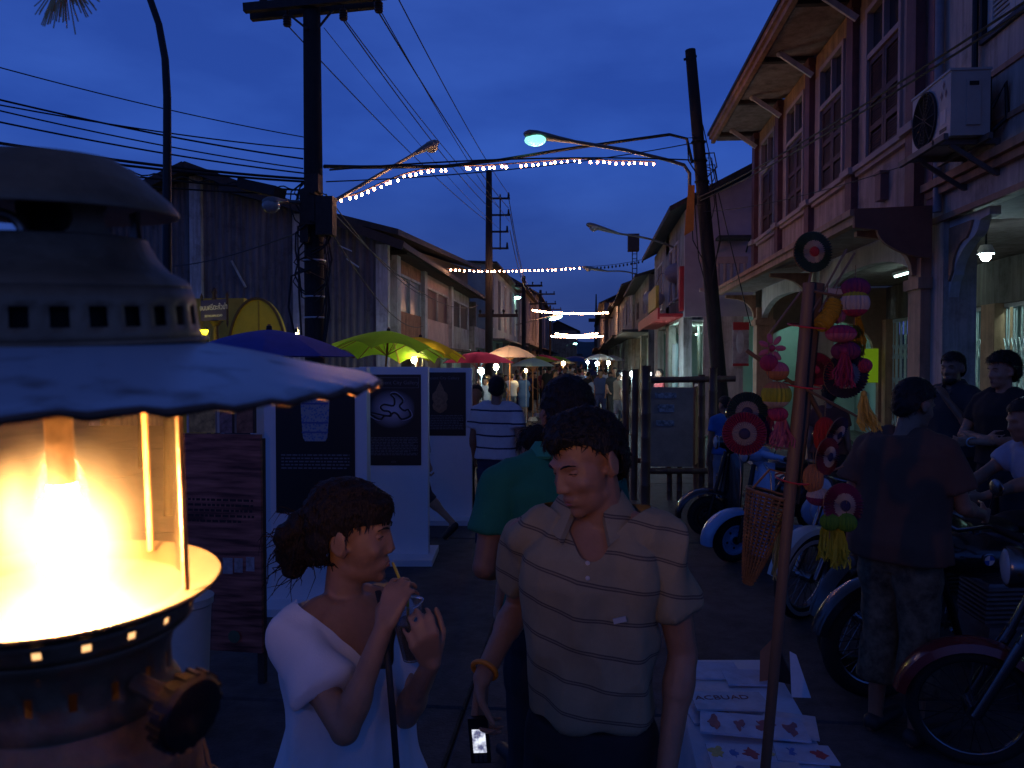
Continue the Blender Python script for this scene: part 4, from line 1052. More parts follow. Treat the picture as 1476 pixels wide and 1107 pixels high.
# ---------------------------------------------------------------- umbrellas of the market stalls
def umbrella(label, u, v_apex, Y, rad, drop, color, tilt=(0, 0), lobes=8, scallop=.0, translucent=.35, zr=None):
    a = PY(u, v_apex, Y)
    t = thing('umbrella', label, 'umbrella', (a.x, a.y, 0), 0, 'market umbrellas')
    cl = cloth_thin('umbrella_' + color[0], color[1], translucent)
    E = Euler((R(tilt[0]), R(tilt[1]), 0)).to_matrix().to_4x4(); E.translation = (0, 0, a.z)
    def shp(f, ang):
        ph = (ang * lobes / (2 * math.pi)) % 1.0; s = 4 * ph * (1 - ph)       # 0 on a rib, 1 between ribs
        r = rad * f * (1 - .07 * s * f)
        z = -drop * (.28 * f + .72 * f * f) + scallop * s * f ** 3
        return Vector((r * math.cos(ang), r * math.sin(ang), z))
    n, rings = lobes * 6, 8
    for g_ in range(lobes):
        m = MB()
        for j in range(rings + 1):
            for i in range(7):
                m.v.append(tuple(shp(j / rings, 2 * math.pi * (g_ + i / 6) / lobes)))
        for j in range(rings):
            for i in range(6):
                q_ = j * 7 + i; m.f.append((q_, q_ + 1, q_ + 8, q_ + 7)); m.mi.append(0)
        m.v = [tuple(E @ Vector(p)) for p in m.v]
        m.build('canopy_panel', cl, t, 40)
    fr = [shp(1, 2 * math.pi * k / lobes) for k in range(lobes)]
    m = MB()
    for p in fr: m.tube([(0, 0, -.03), p * .5 + Vector((0, 0, -.03 + drop * .0 + (shp(.5, 0).z - shp(1, 0).z * .5))), p + Vector((0, 0, -.012))], .007, 5)
    m.v = [tuple(E @ Vector(p)) for p in m.v]; o = m.build('rib', mat('umbrella_wood', (.30, .13, .05), .6), t, 40)
    o['kind'] = 'stuff'
    m = MB()
    for p in fr: m.tube([(0, 0, -.42), p * .45 + Vector((0, 0, shp(.45, 0).z - p.z * .45 - .03))], .006, 5)
    m.v = [tuple(E @ Vector(p)) for p in m.v]; o = m.build('stretcher', mat('umbrella_wood', (.3, .13, .05)), t, 40); o['kind'] = 'stuff'
    top = E @ Vector((0, 0, .06)); 
    m = MB(); m.tube([top, E @ Vector((0, 0, -.9)), Vector((E @ Vector((0, 0, -.9))) * 1.0) * Vector((1, 1, 0)) if False else Vector(((E @ Vector((0, 0, -.9))).x, (E @ Vector((0, 0, -.9))).y, 0.0))], .018, 8); m.build('pole', mat('umbrella_wood', (.3, .13, .05)), t, 40)
    m = MB(); m.lathe([(0, .05), (.03, .04), (.035, 0), (.02, -.03), (0, -.03)], 10); m.v = [tuple(E @ Vector(p)) for p in m.v]; m.build('finial', BLACKM, t, 40)
    m = MB(); m.lathe([(0, .12), (.10, .12), (.16, .02), (.16, 0), (0, 0)], 12); m.build('base', CONC, t, 40)
    return t
NAVY = ('navy', (.04, .08, .42)); GREEN = ('green', (.30, .66, .03)); YEL = ('yellow', (.62, .50, .02)); REDU = ('red', (.50, .03, .05)); PINK = ('blush', (.72, .50, .48)); BLU = ('blue', (.05, .12, .4)); WHI = ('white', (.70, .74, .76)); LIME = ('lime', (.45, .62, .02)); TEAL = ('pale_teal', (.45, .66, .60))
umbrella('large navy blue umbrella in front of the left utility pole', 388, 475, 8.6, .98, .30, NAVY, translucent=.15, lobes=10)
umbrella('bright green umbrella tipped to show its yellow green underside', 560, 477, 13.2, .98, .43, GREEN, (-7, 3), scallop=.12, translucent=.6)
umbrella('yellow umbrella half hidden behind the green one', 606, 486, 15.5, .94, .38, YEL, (-6, 4), scallop=.09, translucent=.6)
umbrella('wide dark red umbrella left of the blush white one', 690, 507, 18.5, .85, .26, REDU, translucent=.4)
umbrella('blush white umbrella glowing from the stall lamps below it', 735, 498, 21.5, .72, .32, PINK, translucent=.5)
umbrella('flat lime umbrella tucked behind the blush white one', 775, 513, 27.0, .65, .2, LIME, translucent=.5)
umbrella('pale teal umbrella lowest under the lime one', 768, 516, 25.0, .7, .26, TEAL, translucent=.5)
umbrella('small red umbrella right of the lime one', 782, 511, 33.0, .75, .25, REDU, translucent=.4)
umbrella('small green umbrella in the middle of the far market', 800, 513, 38.0, .75, .25, GREEN, translucent=.45)
umbrella('small blue umbrella at the centre of the far crowd', 829, 513, 44.0, .95, .3, BLU, translucent=.4)
umbrella('pale blue white umbrella brightly lit from below on the right of the street', 864, 510, 33.0, .62, .24, WHI, translucent=.55)
umbrella('dim grey umbrella behind the lit white one', 882, 512, 36.0, .6, .25, ('grey', (.3, .3, .36)), translucent=.3)
umbrella('cream umbrella lit warm at the foot of the street', 812, 519, 36.0, .55, .15, ('cream', (.75, .68, .45)), translucent=.55)

# stall lamps: bare bulbs on thin stands
def stall_lamp(u, v, Y, r, warm, label, stand=True):
    c = PY(u, v, Y); t = thing('stall_lamp', label, 'lamp', (c.x, c.y, 0), 0, 'bare bulbs over the stalls')
    m = MB(); m.ball((0, 0, c.z), (r, r, r * 1.15), 10, 8); m.build('bulb', STALLY if warm else STALLW, t)
    m = MB(); m.cyl((0, 0, c.z + r * 1.1), (0, 0, c.z + r * 1.1 + .07), .022, n=8); m.build('socket', BLACKM, t)
    m = MB(); m.tube([(0, 0, c.z + r + .06), (.0, .06, c.z + r + .12), (.0, .12, c.z + r), (.0, .12, 0)], .009, 6); m.build('stand', STEEL, t)
stall_lamp(597, 519, 14.0, .050, True, 'round warm bulb glowing just under the edge of the green umbrella')
stall_lamp(607, 507, 14.6, .038, True, 'small warm bulb on a thin post under the yellow umbrella')
stall_lamp(693, 535, 18.8, .075, False, 'cold white bulb under the dark red umbrella')
stall_lamp(715, 529, 21.0, .070, True, 'warm bulb under the blush white umbrella')
stall_lamp(758, 534, 24.0, .045, True, 'small amber bulb right of the blush white umbrella')
stall_lamp(847, 522, 32.0, .05, False, 'leftmost cold bulb under the lit white umbrella')
stall_lamp(861, 524, 32.0, .075, False, 'middle cold bulb under the lit white umbrella')
stall_lamp(877, 523, 32.0, .07, True, 'warm bulb at the right edge of the lit white umbrella')
stall_lamp(812, 524, 35.0, .08, True, 'warm lamp under the cream umbrella')
stall_lamp(911, 539, 20.0, .055, False, 'left one of two cold bulbs behind the bamboo frame')
stall_lamp(935, 539, 19.0, .065, False, 'right one of two cold bulbs behind the bamboo frame')
stall_lamp(427, 482, 12.5, .022, True, 'tiny warm bulb seen over the navy umbrella against the yellow arch')
yl = thing('lamp_rail', 'row of yellow lamps on a rail seen through the slots of the lantern', 'lamp', PY(270, 480, 13.0))
for k, u in enumerate((207, 221, 233, 245, 259, 271, 282, 294)):
    c = PY(u, 480, 13.0); m = MB(); m.lathe([(0, -.09), (.03, -.06), (.075, .03), (.075, .05), (0, .05)], 10, Matrix.Translation(c)); m.build('lamp', YELLAMP, yl, 40, True)
m = MB(); m.beam(PY(195, 474, 13.0), PY(300, 474, 13.0), .04, .04); m.build('rail', BLACKM, yl, 0, True)
for u in (198, 298): m = MB(); c = PY(u, 474, 13.0); m.beam((c.x, c.y + .04, 0), (c.x, c.y + .04, c.z), .05, .05); m.build('post', BLACKM, yl, 0, True)

# street sign and yellow arch
SY = 13.4
c = PY(309, 447, SY)
ss = thing('street_sign', 'navy street name sign with white Thai lettering on a post', 'sign', (c.x, SY, 0), R(-30))
w = .74; h = .36; z = c.z
MB().bx(-w / 2, w / 2, -.02, .02, z - h / 2, z + h / 2).build('board', SIGNB, ss, 0)
m = MB(); m.cyl((0, .03, 0), (0, .03, z - h / 2), .045, n=10); m.lathe([(0, .22), (.03, .2), (.05, .13), (.03, .08), (.05, 0), (0, 0)], 10, Matrix.Translation((0, 0, z + h / 2))); m.lathe([(.05, 0), (.13, .09), (.05, .1)], 10, Matrix.Translation((0, .03, z - h / 2 - .1))); m.build('post', DARKW, ss, 40)
for s in (-1, 1):
    m = MB(); m.lathe([(0, -.32), (.02, -.25), (.022, .22), (.03, .24), (.0, .32)], 8, Matrix.Translation((s * w / 2, 0, z))); m.build('side_finial', DARKW, ss, 40)
text('thai_lettering', 'ถนนศรีตะกั่วป่า', .135, LETTER, ss, (0, -.021, z + .045), (R(90), 0, 0))
text('roman_lettering', 'SRITAKUAPA ROAD', .058, LETTER, ss, (0, -.021, z - .10), (R(90), 0, 0))
YY = 17.5
ya = thing('yellow_arch', 'tall rounded yellow arch board standing before the corrugated warehouse', 'arch board', (XU(371, YY), YY, 0))
r_w = (PY(412, 470, YY).x - PY(330, 470, YY).x) / 2; zt_ = ZV(430, 371, YY); zb_ = 2.05
pts = [(-r_w, 0), (-r_w * 1.0, zb_)] + [(-r_w * math.cos(math.pi * k / 20), zb_ + (zt_ - zb_) * math.sin(math.pi * k / 20)) for k in range(1, 20)] + [(r_w, zb_), (r_w, 0)]
m = MB(); m.prism(pts, .18, Matrix(((1, 0, 0, 0), (0, 0, 1, 0), (0, 1, 0, 0), (0, 0, 0, 1)))); m.build('board', YELLOW, ya, 0)
m = MB()
for a, b in zip(pts[1:-2], pts[2:-1]): m.beam((a[0], -.02, a[1]), (b[0], -.02, b[1]), .05, .05)
m.build('rim', mat('rim_brown', (.16, .10, .02), .7), ya, 0)
m = MB(); m.bx(.02, .06, -.008, .0, .2, zt_ - .06); m.build('seam', mat('seam_ochre', (.5, .36, .02), .7), ya, 0)
m = MB(); m.bx(XU(250, YY + .4), XU(352, YY + .4), YY + .4, YY + .6, 0, ZV(430, 300, YY + .4)); tag(m.build('wall', mat('wall_mustard', (.5, .36, .05), .85, var=.2, scale=2), smooth=0), 'low mustard painted wall beside the yellow arch', 'wall')

# ---------------------------------------------------------------- exhibition panels
def poster_text(parent, lines, x, y, z, size, m):
    for k, s_ in enumerate(lines): text('lettering', s_, size, m, parent, (x, y, z - k * size * 1.35), (R(90), 0, 0), .0006)
def lines_block(parent, x0, x1, y, z0, z1, n, m, name='text_lines'):
    """rows of tiny word-shaped printed dashes: flat print too small to read"""
    q = MB(); dz = (z1 - z0) / n
    for k in range(n):
        x = x0; z = z1 - (k + .5) * dz; end = x1 - (random.uniform(.0, .3) * (x1 - x0) if k % 5 == 4 else 0)
        while x < end:
            w = random.uniform(.012, .04); q.add([(x, y, z - dz * .22), (min(x + w, x1), y, z - dz * .22), (min(x + w, x1), y, z + dz * .22), (x, y, z + dz * .22)], [(0, 1, 2, 3)]); x += w + .008
    o = q.build(name, m, parent, 0); o['kind'] = 'stuff'
    return o
def panel(label, uL, uR, Y, H, rot, pz0, pz1, m0=.12, base_d=.5):
    a, b = PY(uL, 560, Y), PY(uR, 560, Y); w = (b.x - a.x) / math.cos(rot); cx = (a.x + b.x) / 2
    t = thing('display_panel', label, 'display panel', (cx, Y, 0), rot, 'white city exhibition panels')
    MB().bx(-w / 2, w / 2, -.06, .06, .0, H).build('board', WHITEB, t, 0)
    m = MB(); m.bx(-w / 2 - .02, w / 2 + .06, -.30, .30, .0, .055); m.build('foot', WHITEB, t, 0)
    p = MB().bx(-w / 2 + m0 * w, w / 2 - m0 * w, -.066, -.0605, pz0, pz1).build('poster', BLACKP, t, 0)
    return t, w
t, w = panel('white panel with a black poster of a pale glowing winding animal outline', 521, 617, 7.2, 1.77, R(5), .87, 1.70, .10)
pw = w * .8
text('lettering', 'Ancient City Gallery', .048, LETTERG, t, (.03, -.0665, 1.625), (R(90), 0, 0), .0006)
m = MB()
for (x0, x1, z0, z1) in ((-pw / 2 + .02, pw / 2 - .02, 1.67, 1.673), (-pw / 2 + .02, pw / 2 - .02, 1.577, 1.58), (pw / 2 - .023, pw / 2 - .02, 1.58, 1.67)): m.bx(x0, x1, -.068, -.0665, z0, z1)
m.build('heading_rule', LETTERG, t, 0)
# the outline drawn as one wandering line over a soft pale patch
ol = [(0, .09), (.05, .045), (.10, .03), (.13, .06), (.19, .06), (.175, .10), (.12, .11), (.095, .14), (.13, .165), (.215, .155), (.22, .22), (.19, .255), (.24, .26), (.30, .20), (.27, .15), (.31, .11), (.35, .115), (.365, .06), (.29, .03), (.25, .075), (.215, .09), (.16, .06)]
gl = bpy.data.materials.new('poster_glow'); gl.use_nodes = True
n_, l_ = gl.node_tree.nodes, gl.node_tree.links
tc = n_.new('ShaderNodeTexCoord'); gd = n_.new('ShaderNodeTexGradient'); gd.gradient_type = 'SPHERICAL'; mp = n_.new('ShaderNodeMapping'); mp.inputs['Scale'].default_value = (4.6, 1, 5.6); mp.inputs['Location'].default_value = (0.05, 0, -1.385 * 5.6)
l_.new(tc.outputs['Object'], mp.inputs[0]); l_.new(mp.outputs[0], gd.inputs[0])
rp_ = n_.new('ShaderNodeValToRGB'); rp_.color_ramp.elements[0].color = (.012, .010, .012, 1); rp_.color_ramp.elements[1].color = (.50, .48, .60, 1); rp_.color_ramp.elements[1].position = .8
l_.new(gd.outputs[0], rp_.inputs[0]); l_.new(rp_.outputs[0], n_['Principled BSDF'].inputs['Base Color'])
MB().add([(-.21, -.0675, 1.17), (.19, -.0675, 1.17), (.19, -.0675, 1.56), (-.21, -.0675, 1.56)], [(0, 1, 2, 3)]).build('picture', gl, t, 0)
pts2 = [Vector((-.215 + x * 1.0, -.069, 1.262 + z)) for x, z in ol]
cl_ = []
for i in range(len(pts2)):
    a, b, c_, d_ = pts2[i - 1], pts2[i], pts2[(i + 1) % len(pts2)], pts2[(i + 2) % len(pts2)]
    for k in range(4):
        f = k / 4; cl_.append(.5 * ((2 * b) + (c_ - a) * f + (2 * a - 5 * b + 4 * c_ - d_) * f * f + (3 * b - a - 3 * c_ + d_) * f ** 3))
q = MB(); q.tube(cl_ + [cl_[0]], .0085, 6); q.build('outline_drawing', BLACKP, t, 40)
q = MB(); q.tube([p + (p - Vector((-.02, -.069, 1.39))) * .10 + Vector((0, .0014, 0)) for p in cl_ + [cl_[0]]], .004, 6); q.build('outline_halo', mat('halo_grey', (.5, .48, .58), .6, var=0), t, 40)
lines_block(t, -pw / 2 + .03, pw / 2 - .03, -.0668, .96, 1.13, 12, LETTERG)
text('lettering', 'CITY', .022, LETTERG, t, (0, -.0668, .90), (R(90), 0, 0), .0006)
t, w = panel('white panel farthest back with a black poster of a golden jewelled object', 598, 680, 9.0, 1.75, R(4), .98, 1.70, .10)
pw = w * .8
text('lettering', 'Ancient City Gallery', .046, LETTERG, t, (.0, -.0665, 1.635), (R(90), 0, 0), .0006)
GOLD = mat('print_gold', (.30, .16, .08), .5, var=.5, scale=30)
q = MB(); q.lathe([(0, .16), (.012, .13), (.02, .12), (.05, .06), (.085, .03), (.09, -.02), (.07, -.05), (.085, -.08), (.075, -.12), (.03, -.15), (.0, -.16)], 14, Matrix.Translation((-.03, -.068, 1.42)) @ Matrix.Diagonal((1, .03, 1.15, 1))); q.build('picture', GOLD, t, 40)
lines_block(t, -pw / 2 + .05, pw / 2 - .03, -.0668, 1.05, 1.22, 9, LETTERG)
t, w = panel('nearest white panel with a black poster of a blue and white patterned cup', 386, 530, 5.75, 1.77, R(3), .70, 1.66, .115)
pw = w * .77
CUPB = bpy.data.materials.new('print_cup'); CUPB.use_nodes = True
n_, l_ = CUPB.node_tree.nodes, CUPB.node_tree.links
tc = n_.new('ShaderNodeTexCoord'); vo = n_.new('ShaderNodeTexVoronoi'); vo.inputs['Scale'].default_value = 55; rp_ = n_.new('ShaderNodeValToRGB')
rp_.color_ramp.elements[0].color = (.10, .18, .40, 1); rp_.color_ramp.elements[1].color = (.34, .36, .40, 1); rp_.color_ramp.elements[0].position = .3; rp_.color_ramp.elements[1].position = .5
l_.new(tc.outputs['Object'], vo.inputs['Vector']); l_.new(vo.outputs['Distance'], rp_.inputs[0]); l_.new(rp_.outputs[0], n_['Principled BSDF'].inputs['Base Color'])
q = MB(); q.lathe([(0, -.19), (.075, -.19), (.09, -.165), (.10, -.05), (.112, .19), (.105, .19), (.0, .17)], 18, Matrix.Translation((.0, -.068, 1.42)) @ Matrix.Diagonal((1, .02, 1, 1))); q.build('picture', CUPB, t, 40)
for z in (1.29, 1.36, 1.50): MB().bx(-.098, .098, -.0725, -.071, z, z + .012).build('cup_band', mat('print_blue', (.08, .12, .35), .5), t, 0)
lines_block(t, -pw / 2 + .04, pw / 2 - .04, -.0668, 1.02, 1.14, 5, LETTERG)
# panel seen edge on behind the nearest one
t, w = panel('white panel turned nearly edge on behind the lantern with a dark patterned poster', 318, 384, 6.6, 1.60, R(-32), .75, 1.50, .12)
lines_block(t, -.25, .25, -.0668, .9, 1.3, 9, LETTERG)
# brown exhibition board on legs behind the lantern
bt = thing('exhibition_board', 'dark red brown exhibition board on legs partly hidden by the lantern', 'display board', (XU(318, 4.3), 4.3, 0), R(-4))
BRB = bpy.data.materials.new('board_print'); BRB.use_nodes = True
n_, l_ = BRB.node_tree.nodes, BRB.node_tree.links
tc = n_.new('ShaderNodeTexCoord'); mp = n_.new('ShaderNodeMapping'); mp.inputs['Scale'].default_value = (1.5, 1, 16); nz = n_.new('ShaderNodeTexNoise'); nz.inputs['Scale'].default_value = 2.2; nz.inputs['Detail'].default_value = 8
rp_ = n_.new('ShaderNodeValToRGB'); rp_.color_ramp.elements[0].color = (.08, .02, .018, 1); rp_.color_ramp.elements[1].color = (.50, .18, .14, 1); rp_.color_ramp.elements[0].position = .35; rp_.color_ramp.elements[1].position = .7
l_.new(tc.outputs['Object'], mp.inputs[0]); l_.new(mp.outputs[0], nz.inputs['Vector']); l_.new(nz.outputs[0], rp_.inputs[0]); l_.new(rp_.outputs[0], n_['Principled BSDF'].inputs['Base Color'])
n_['Principled BSDF'].inputs['Roughness'].default_value = .5
MB().bx(-.24, .24, -.012, .012, .18, 1.405).build('board', BRB, bt, 0)
for x in (-.22, .22): MB().bx(x - .02, x + .02, .013, .05, 0, 1.38).build('leg', DARKW, bt, 0)
for k, (x, z, w_, h_) in enumerate(((-.10, .62, .05, .09), (.01, .62, .06, .09), (.08, .63, .05, .08), (.15, .64, .05, .08))): MB().bx(x, x + w_, -.0155, -.0125, z, z + h_).build('photo_print', mat('print_grey', (.30, .28, .30), .5, var=.5, scale=25), bt, 0)
lines_block(bt, -.2, .2, -.0135, .9, 1.05, 5, mat('print_dark', (.03, .015, .015), .6))
m = MB(); m.lathe([(0, 0), (.03, 0), (.036, .01), (.0, .012)], 14, Matrix.Translation((.08, -.016, .27)) @ Matrix.Rotation(R(90), 4, 'X')); m.build('seal', mat('seal_green', (.08, .12, .07), .6), bt, 30)
# small pictures leaning above the board
for k, (u, w_, c1, lb) in enumerate(((294, .17, (.45, .30, .10), 'small orange flower picture leaning above the brown board'), (327, .10, (.20, .13, .14), 'small mauve card beside the orange flower picture'), (352, .11, (.22, .10, .06), 'small brown framed card right of the mauve card'))):
    c = PY(u, 600, 4.36); t = thing('picture', lb, 'picture', (c.x, c.y, 1.406), 0)
    MB().bx(-w_ / 2, w_ / 2, -.008, .008, 0, .22).build('print', mat('picture_%d' % k, c1, .5, var=.75, scale=22), t, 0)
    m = MB()
    for x in (-w_ / 2 - .012, w_ / 2): m.bx(x, x + .012, -.012, .012, 0, .23)
    m.build('frame', [CONC, PLASTD, DARKW][k], t, 0)

# ---------------------------------------------------------------- bamboo display frame on the right
BY = 10.6
bf = thing('bamboo_frame', 'dark bamboo display frame holding two brown photo boards', 'display frame', (XU(965, BY), BY, 0))
def bam(p, q, r, name='bamboo_pole'):
    m = MB(); p, q = Vector(p), Vector(q); n = 6; pts = []; rad = []
    for k in range(n):
        for f, rr in ((0, 1.12), (.06, 1), (.94, 1)):
            pts.append(p.lerp(q, (k + f) / n)); rad.append(r * rr)
    pts.append(q); rad.append(r * 1.1)
    m.tube(pts, rad, 8); m.build(name, BAMBOO, bf, 50, True)
def post(u, Y, vt, r=.045): 
    x = XU(u, Y); bam((x, Y, 0), (x + random.uniform(-.02, .02), Y, ZV(vt, u, Y)), r, 'post')
post(931, 9.9, 527, .058); post(914, 10.6, 532, .045); post(903, 11.4, 535, .045); post(1012, 10.6, 540, .045); post(1027, 10.2, 530, .05); post(1004, 11.6, 545, .04); post(980, 10.62, 640, .035); post(966, 10.62, 640, .035)
zr = ZV(548, 980, 10.55)
bam((XU(925, 10.5), 10.45, zr), (XU(1062, 10.5), 10.62, zr + .02), .04, 'rail')
zr2 = ZV(678, 980, 10.55)
bam((XU(925, 10.5), 10.45, zr2), (XU(1036, 10.5), 10.55, zr2), .04, 'rail')
bam((XU(903, 11.4), 11.4, zr2 + .02), (XU(1004, 11.5), 11.55, zr2), .035, 'rail')
bx0, bx1, bz0, bz1 = XU(932, 10.55), XU(999, 10.55), ZV(672, 965, 10.55), ZV(558, 965, 10.55)
board = MB().bx(bx0, bx1, 10.50, 10.54, bz0, bz1).build('photo_board', BOARDBR, bf, 0, True)
for (u0, u1, v0, v1) in ((944, 975, 566, 574), (948, 972, 583, 594), (946, 972, 606, 614)):
    a, b = PY(u0, v1, 10.49), PY(u1, v0, 10.49)
    MB().bx(a.x, b.x, 10.488, 10.498, a.z, b.z).build('photo_print', mat('print_bw', (.30, .30, .32), .5, var=.9, scale=24), board, 0, True)
a, b = Vector((XU(1001, 10.7), 10.7, 0)), Vector((XU(1015, 11.8), 11.8, 0))
m = MB(); m.beam((a.x, a.y, (bz0 + bz1) / 2), (b.x, b.y, (bz0 + bz1) / 2), .03, bz1 - bz0); b2_ = m.build('photo_board', mat('board_tan', (.42, .24, .13), .7, var=.2, scale=6), bf, 0, True)
for z in (1.45, 1.2, .95): 
    c = a.lerp(b, .45); MB().box((c.x - .02, c.y, z), (.03, .35, .14)).build('photo_print', mat('print_bw', (.3, .3, .32)), b2_, 0, True)
# ---------------------------------------------------------------- pressure lantern in the near left foreground
def latm(ang):                                     # camera-level frame: x right, y away from the camera
    return Matrix.Rotation(R(YAW), 4, 'Z')
LC = Matrix.Rotation(R(YAW), 3, 'Z') @ Vector((-.2087, .3645, 0))
lan = thing('pressure_lantern', 'old brass kerosene lantern with a glowing mantle, dirty glass and white enamel shade', 'lantern', (LC.x, LC.y, CAM.z), (R(4.2), 0, R(YAW)))
ZL = 0.0                                         # eye level in lantern space
BRASS = mat('lantern_brass', (.30, .17, .095), .52, metal=.45, var=.45, scale=26, bump=.12, bscale=60)
ENAM = bpy.data.materials.new('shade_enamel'); ENAM.use_nodes = True
n_, l_ = ENAM.node_tree.nodes, ENAM.node_tree.links
tc = n_.new('ShaderNodeTexCoord'); nz = n_.new('ShaderNodeTexNoise'); nz.inputs['Scale'].default_value = 45; nz.inputs['Detail'].default_value = 7
rp_ = n_.new('ShaderNodeValToRGB'); rp_.color_ramp.elements[0].position = .24; rp_.color_ramp.elements[0].color = (.16, .10, .08, 1); rp_.color_ramp.elements[1].position = .46; rp_.color_ramp.elements[1].color = (.56, .56, .60, 1)
l_.new(tc.outputs['Object'], nz.inputs['Vector']); l_.new(nz.outputs[0], rp_.inputs[0]); l_.new(rp_.outputs[0], n_['Principled BSDF'].inputs['Base Color'])
n_['Principled BSDF'].inputs['Roughness'].default_value = .33
RUST = mat('rim_rust', (.16, .075, .045), .7, var=.6, scale=60, bump=.3, bscale=90)
def lb(fn, name, m, parent=lan, smooth=35, solid=0):
    q = MB(); fn(q); q.v = [(x, y, z + (ZL if parent is lan else 0)) for x, y, z in q.v]
    o = q.build(name, m, parent, smooth)
    if solid:
        s = o.modifiers.new('wall', 'SOLIDIFY'); s.thickness = solid; s.offset = -1
    return o
# shade, bent a little towards the camera
sh = thing_none = None
TILT = Matrix.Rotation(R(-1.6), 4, 'X')            # near side hangs lower
def tl(q): q.v = [tuple(TILT @ Vector(p)) for p in q.v]
def shade(q):
    prof = [(.0530, .0140), (.0560, .0115), (.0585, .010), (.068, .0088), (.085, .0055), (.105, .001), (.125, -.0035), (.138, -.0062), (.1435, -.0078), (.146, -.0095)]
    n = 120; prof2 = prof
    q.lathe(prof, n)
    for i, (x, y, z) in enumerate(q.v):
        r = math.hypot(x, y); a = math.atan2(y, x)
        w = max(0, (r - .12) / .026); q.v[i] = (x, y, z + w * (.0009 * math.sin(40 * a) + .0016 * noise.noise((3 * math.cos(a), 3 * math.sin(a), .3))))
    tl(q)
shd = lb(shade, 'shade', ENAM, smooth=60, solid=.0012)
def rim(q):
    pts = []
    for k in range(121):
        a = 2 * math.pi * k / 120
        pts.append((.1462 * math.cos(a), .1462 * math.sin(a), -.0104 + .0009 * math.sin(40 * a) + .0016 * noise.noise((3 * math.cos(a), 3 * math.sin(a), .3))))
    q.tube(pts, [.0013 + .0010 * abs(noise.noise((k * .35, 2, 1))) for k in range(121)], 6, cap=False); tl(q)
lb(rim, 'shade_rim', RUST, smooth=60)
# hood: slotted band, bell, and a cap on flared posts
def band(q):
    n = 112; zs_ = [.0115, .0150, .0178, .0262, .0290, .0345]; rs_ = [.0640, .0625, .0620, .0612, .0608, .0590]
    for i, (r, z) in enumerate(zip(rs_, zs_)):
        for k in range(n):
            a = 2 * math.pi * k / n; q.v.append((r * math.cos(a), r * math.sin(a), z))
    for i in range(5):
        for k in range(n):
            c = k % 4
            hole = (i == 2 and c in (1, 2)) or (i in (1, 3) and c in (1, 2) and False)
            if not hole:
                a = i * n + k; b = i * n + (k + 1) % n; q.f.append((a, b, b + n, a + n)); q.mi.append(0)
hd_ = lb(band, 'hood_band', BRASS, smooth=50, solid=.0010)
lb(lambda q: q.lathe([(.0590, .0345), (.0592, .0352), (.0565, .0385), (.0505, .0415), (.0480, .0440), (.0450, .0478), (.0425, .0525), (.0410, .0560), (.0395, .0566), (.033, .0560), (.030, .0500), (.036, .0450), (.045, .040), (.054, .0350), (.0590, .0345)], 72), 'hood_bell', BRASS)
lb(lambda q: q.lathe([(.0648, .0100), (.0662, .0108), (.0655, .0122), (.0640, .0122)], 72), 'hood_lip', BRASS)
for k in range(5):
    a = 2 * math.pi * k / 5 - R(108)
    def post(q):
        d = Vector((math.cos(a), math.sin(a), 0)); s = Vector((-math.sin(a), math.cos(a), 0))
        ws = [(.0125, .0555), (.0085, .0580), (.0065, .062), (.0065, .066), (.009, .0700)]
        for w, z in ws:
            for off, rr in ((-w, .0375), (w, .0375), (w, .0355), (-w, .0355)): q.v.append(tuple(d * rr + s * off + Vector((0, 0, z))))
        for i in range(4):
            for j in range(4):
                a_, b_ = i * 4 + j, i * 4 + (j + 1) % 4; q.f.append((a_, b_, b_ + 4, a_ + 4)); q.mi.append(0)
    lb(post, 'cap_post', BRASS)
lb(lambda q: q.lathe([(.0, .0865), (.020, .0905), (.029, .0915), (.0305, .0912), (.0325, .0895), (.0370, .0872), (.0440, .0805), (.0520, .0735), (.0552, .0690), (.0553, .0672), (.0540, .0668), (.048, .0705), (.036, .074), (.0, .0755)], 72), 'cap', BRASS)
lb(lambda q: q.lathe([(.0, .03), (.012, .03), (.012, .072), (.0, .072)], 20), 'inner_flue', BLACKM)
lb(lambda q: q.lathe([(.0605, .0095), (.0570, .0125), (.0560, .030), (.046, .036), (.012, .0365)], 64), 'inner_casing', mat('soot', (.015, .012, .010), .9, var=.3, scale=30), solid=.0008)
# glass, rods, gallery
GL = bpy.data.materials.new('lantern_glass'); GL.use_nodes = True
n_, l_ = GL.node_tree.nodes, GL.node_tree.links
n_.remove(n_['Principled BSDF'])
tr = n_.new('ShaderNodeBsdfTransparent'); tr.inputs[0].default_value = (.90, .84, .74, 1)
tl_ = n_.new('ShaderNodeBsdfTranslucent'); tl_.inputs[0].default_value = (.95, .72, .42, 1)
gs = n_.new('ShaderNodeBsdfGlossy'); gs.inputs['Roughness'].default_value = .08
tc = n_.new('ShaderNodeTexCoord'); mp = n_.new('ShaderNodeMapping'); mp.inputs['Scale'].default_value = (1, 1, .45)
nz = n_.new('ShaderNodeTexNoise'); nz.inputs['Scale'].default_value = 38; nz.inputs['Detail'].default_value = 9; nz.inputs['Roughness'].default_value = .7
rp_ = n_.new('ShaderNodeValToRGB'); rp_.color_ramp.elements[0].position = .30; rp_.color_ramp.elements[0].color = (.0012, .0012, .0012, 1); rp_.color_ramp.elements[1].position = .78; rp_.color_ramp.elements[1].color = (.009, .009, .009, 1)
m1 = n_.new('ShaderNodeMixShader'); m2 = n_.new('ShaderNodeMixShader'); fr_ = n_.new('ShaderNodeLayerWeight'); fr_.inputs[0].default_value = .08
l_.new(tc.outputs['Object'], mp.inputs[0]); l_.new(mp.outputs[0], nz.inputs['Vector']); l_.new(nz.outputs[0], rp_.inputs[0]); l_.new(rp_.outputs[0], m1.inputs[0])
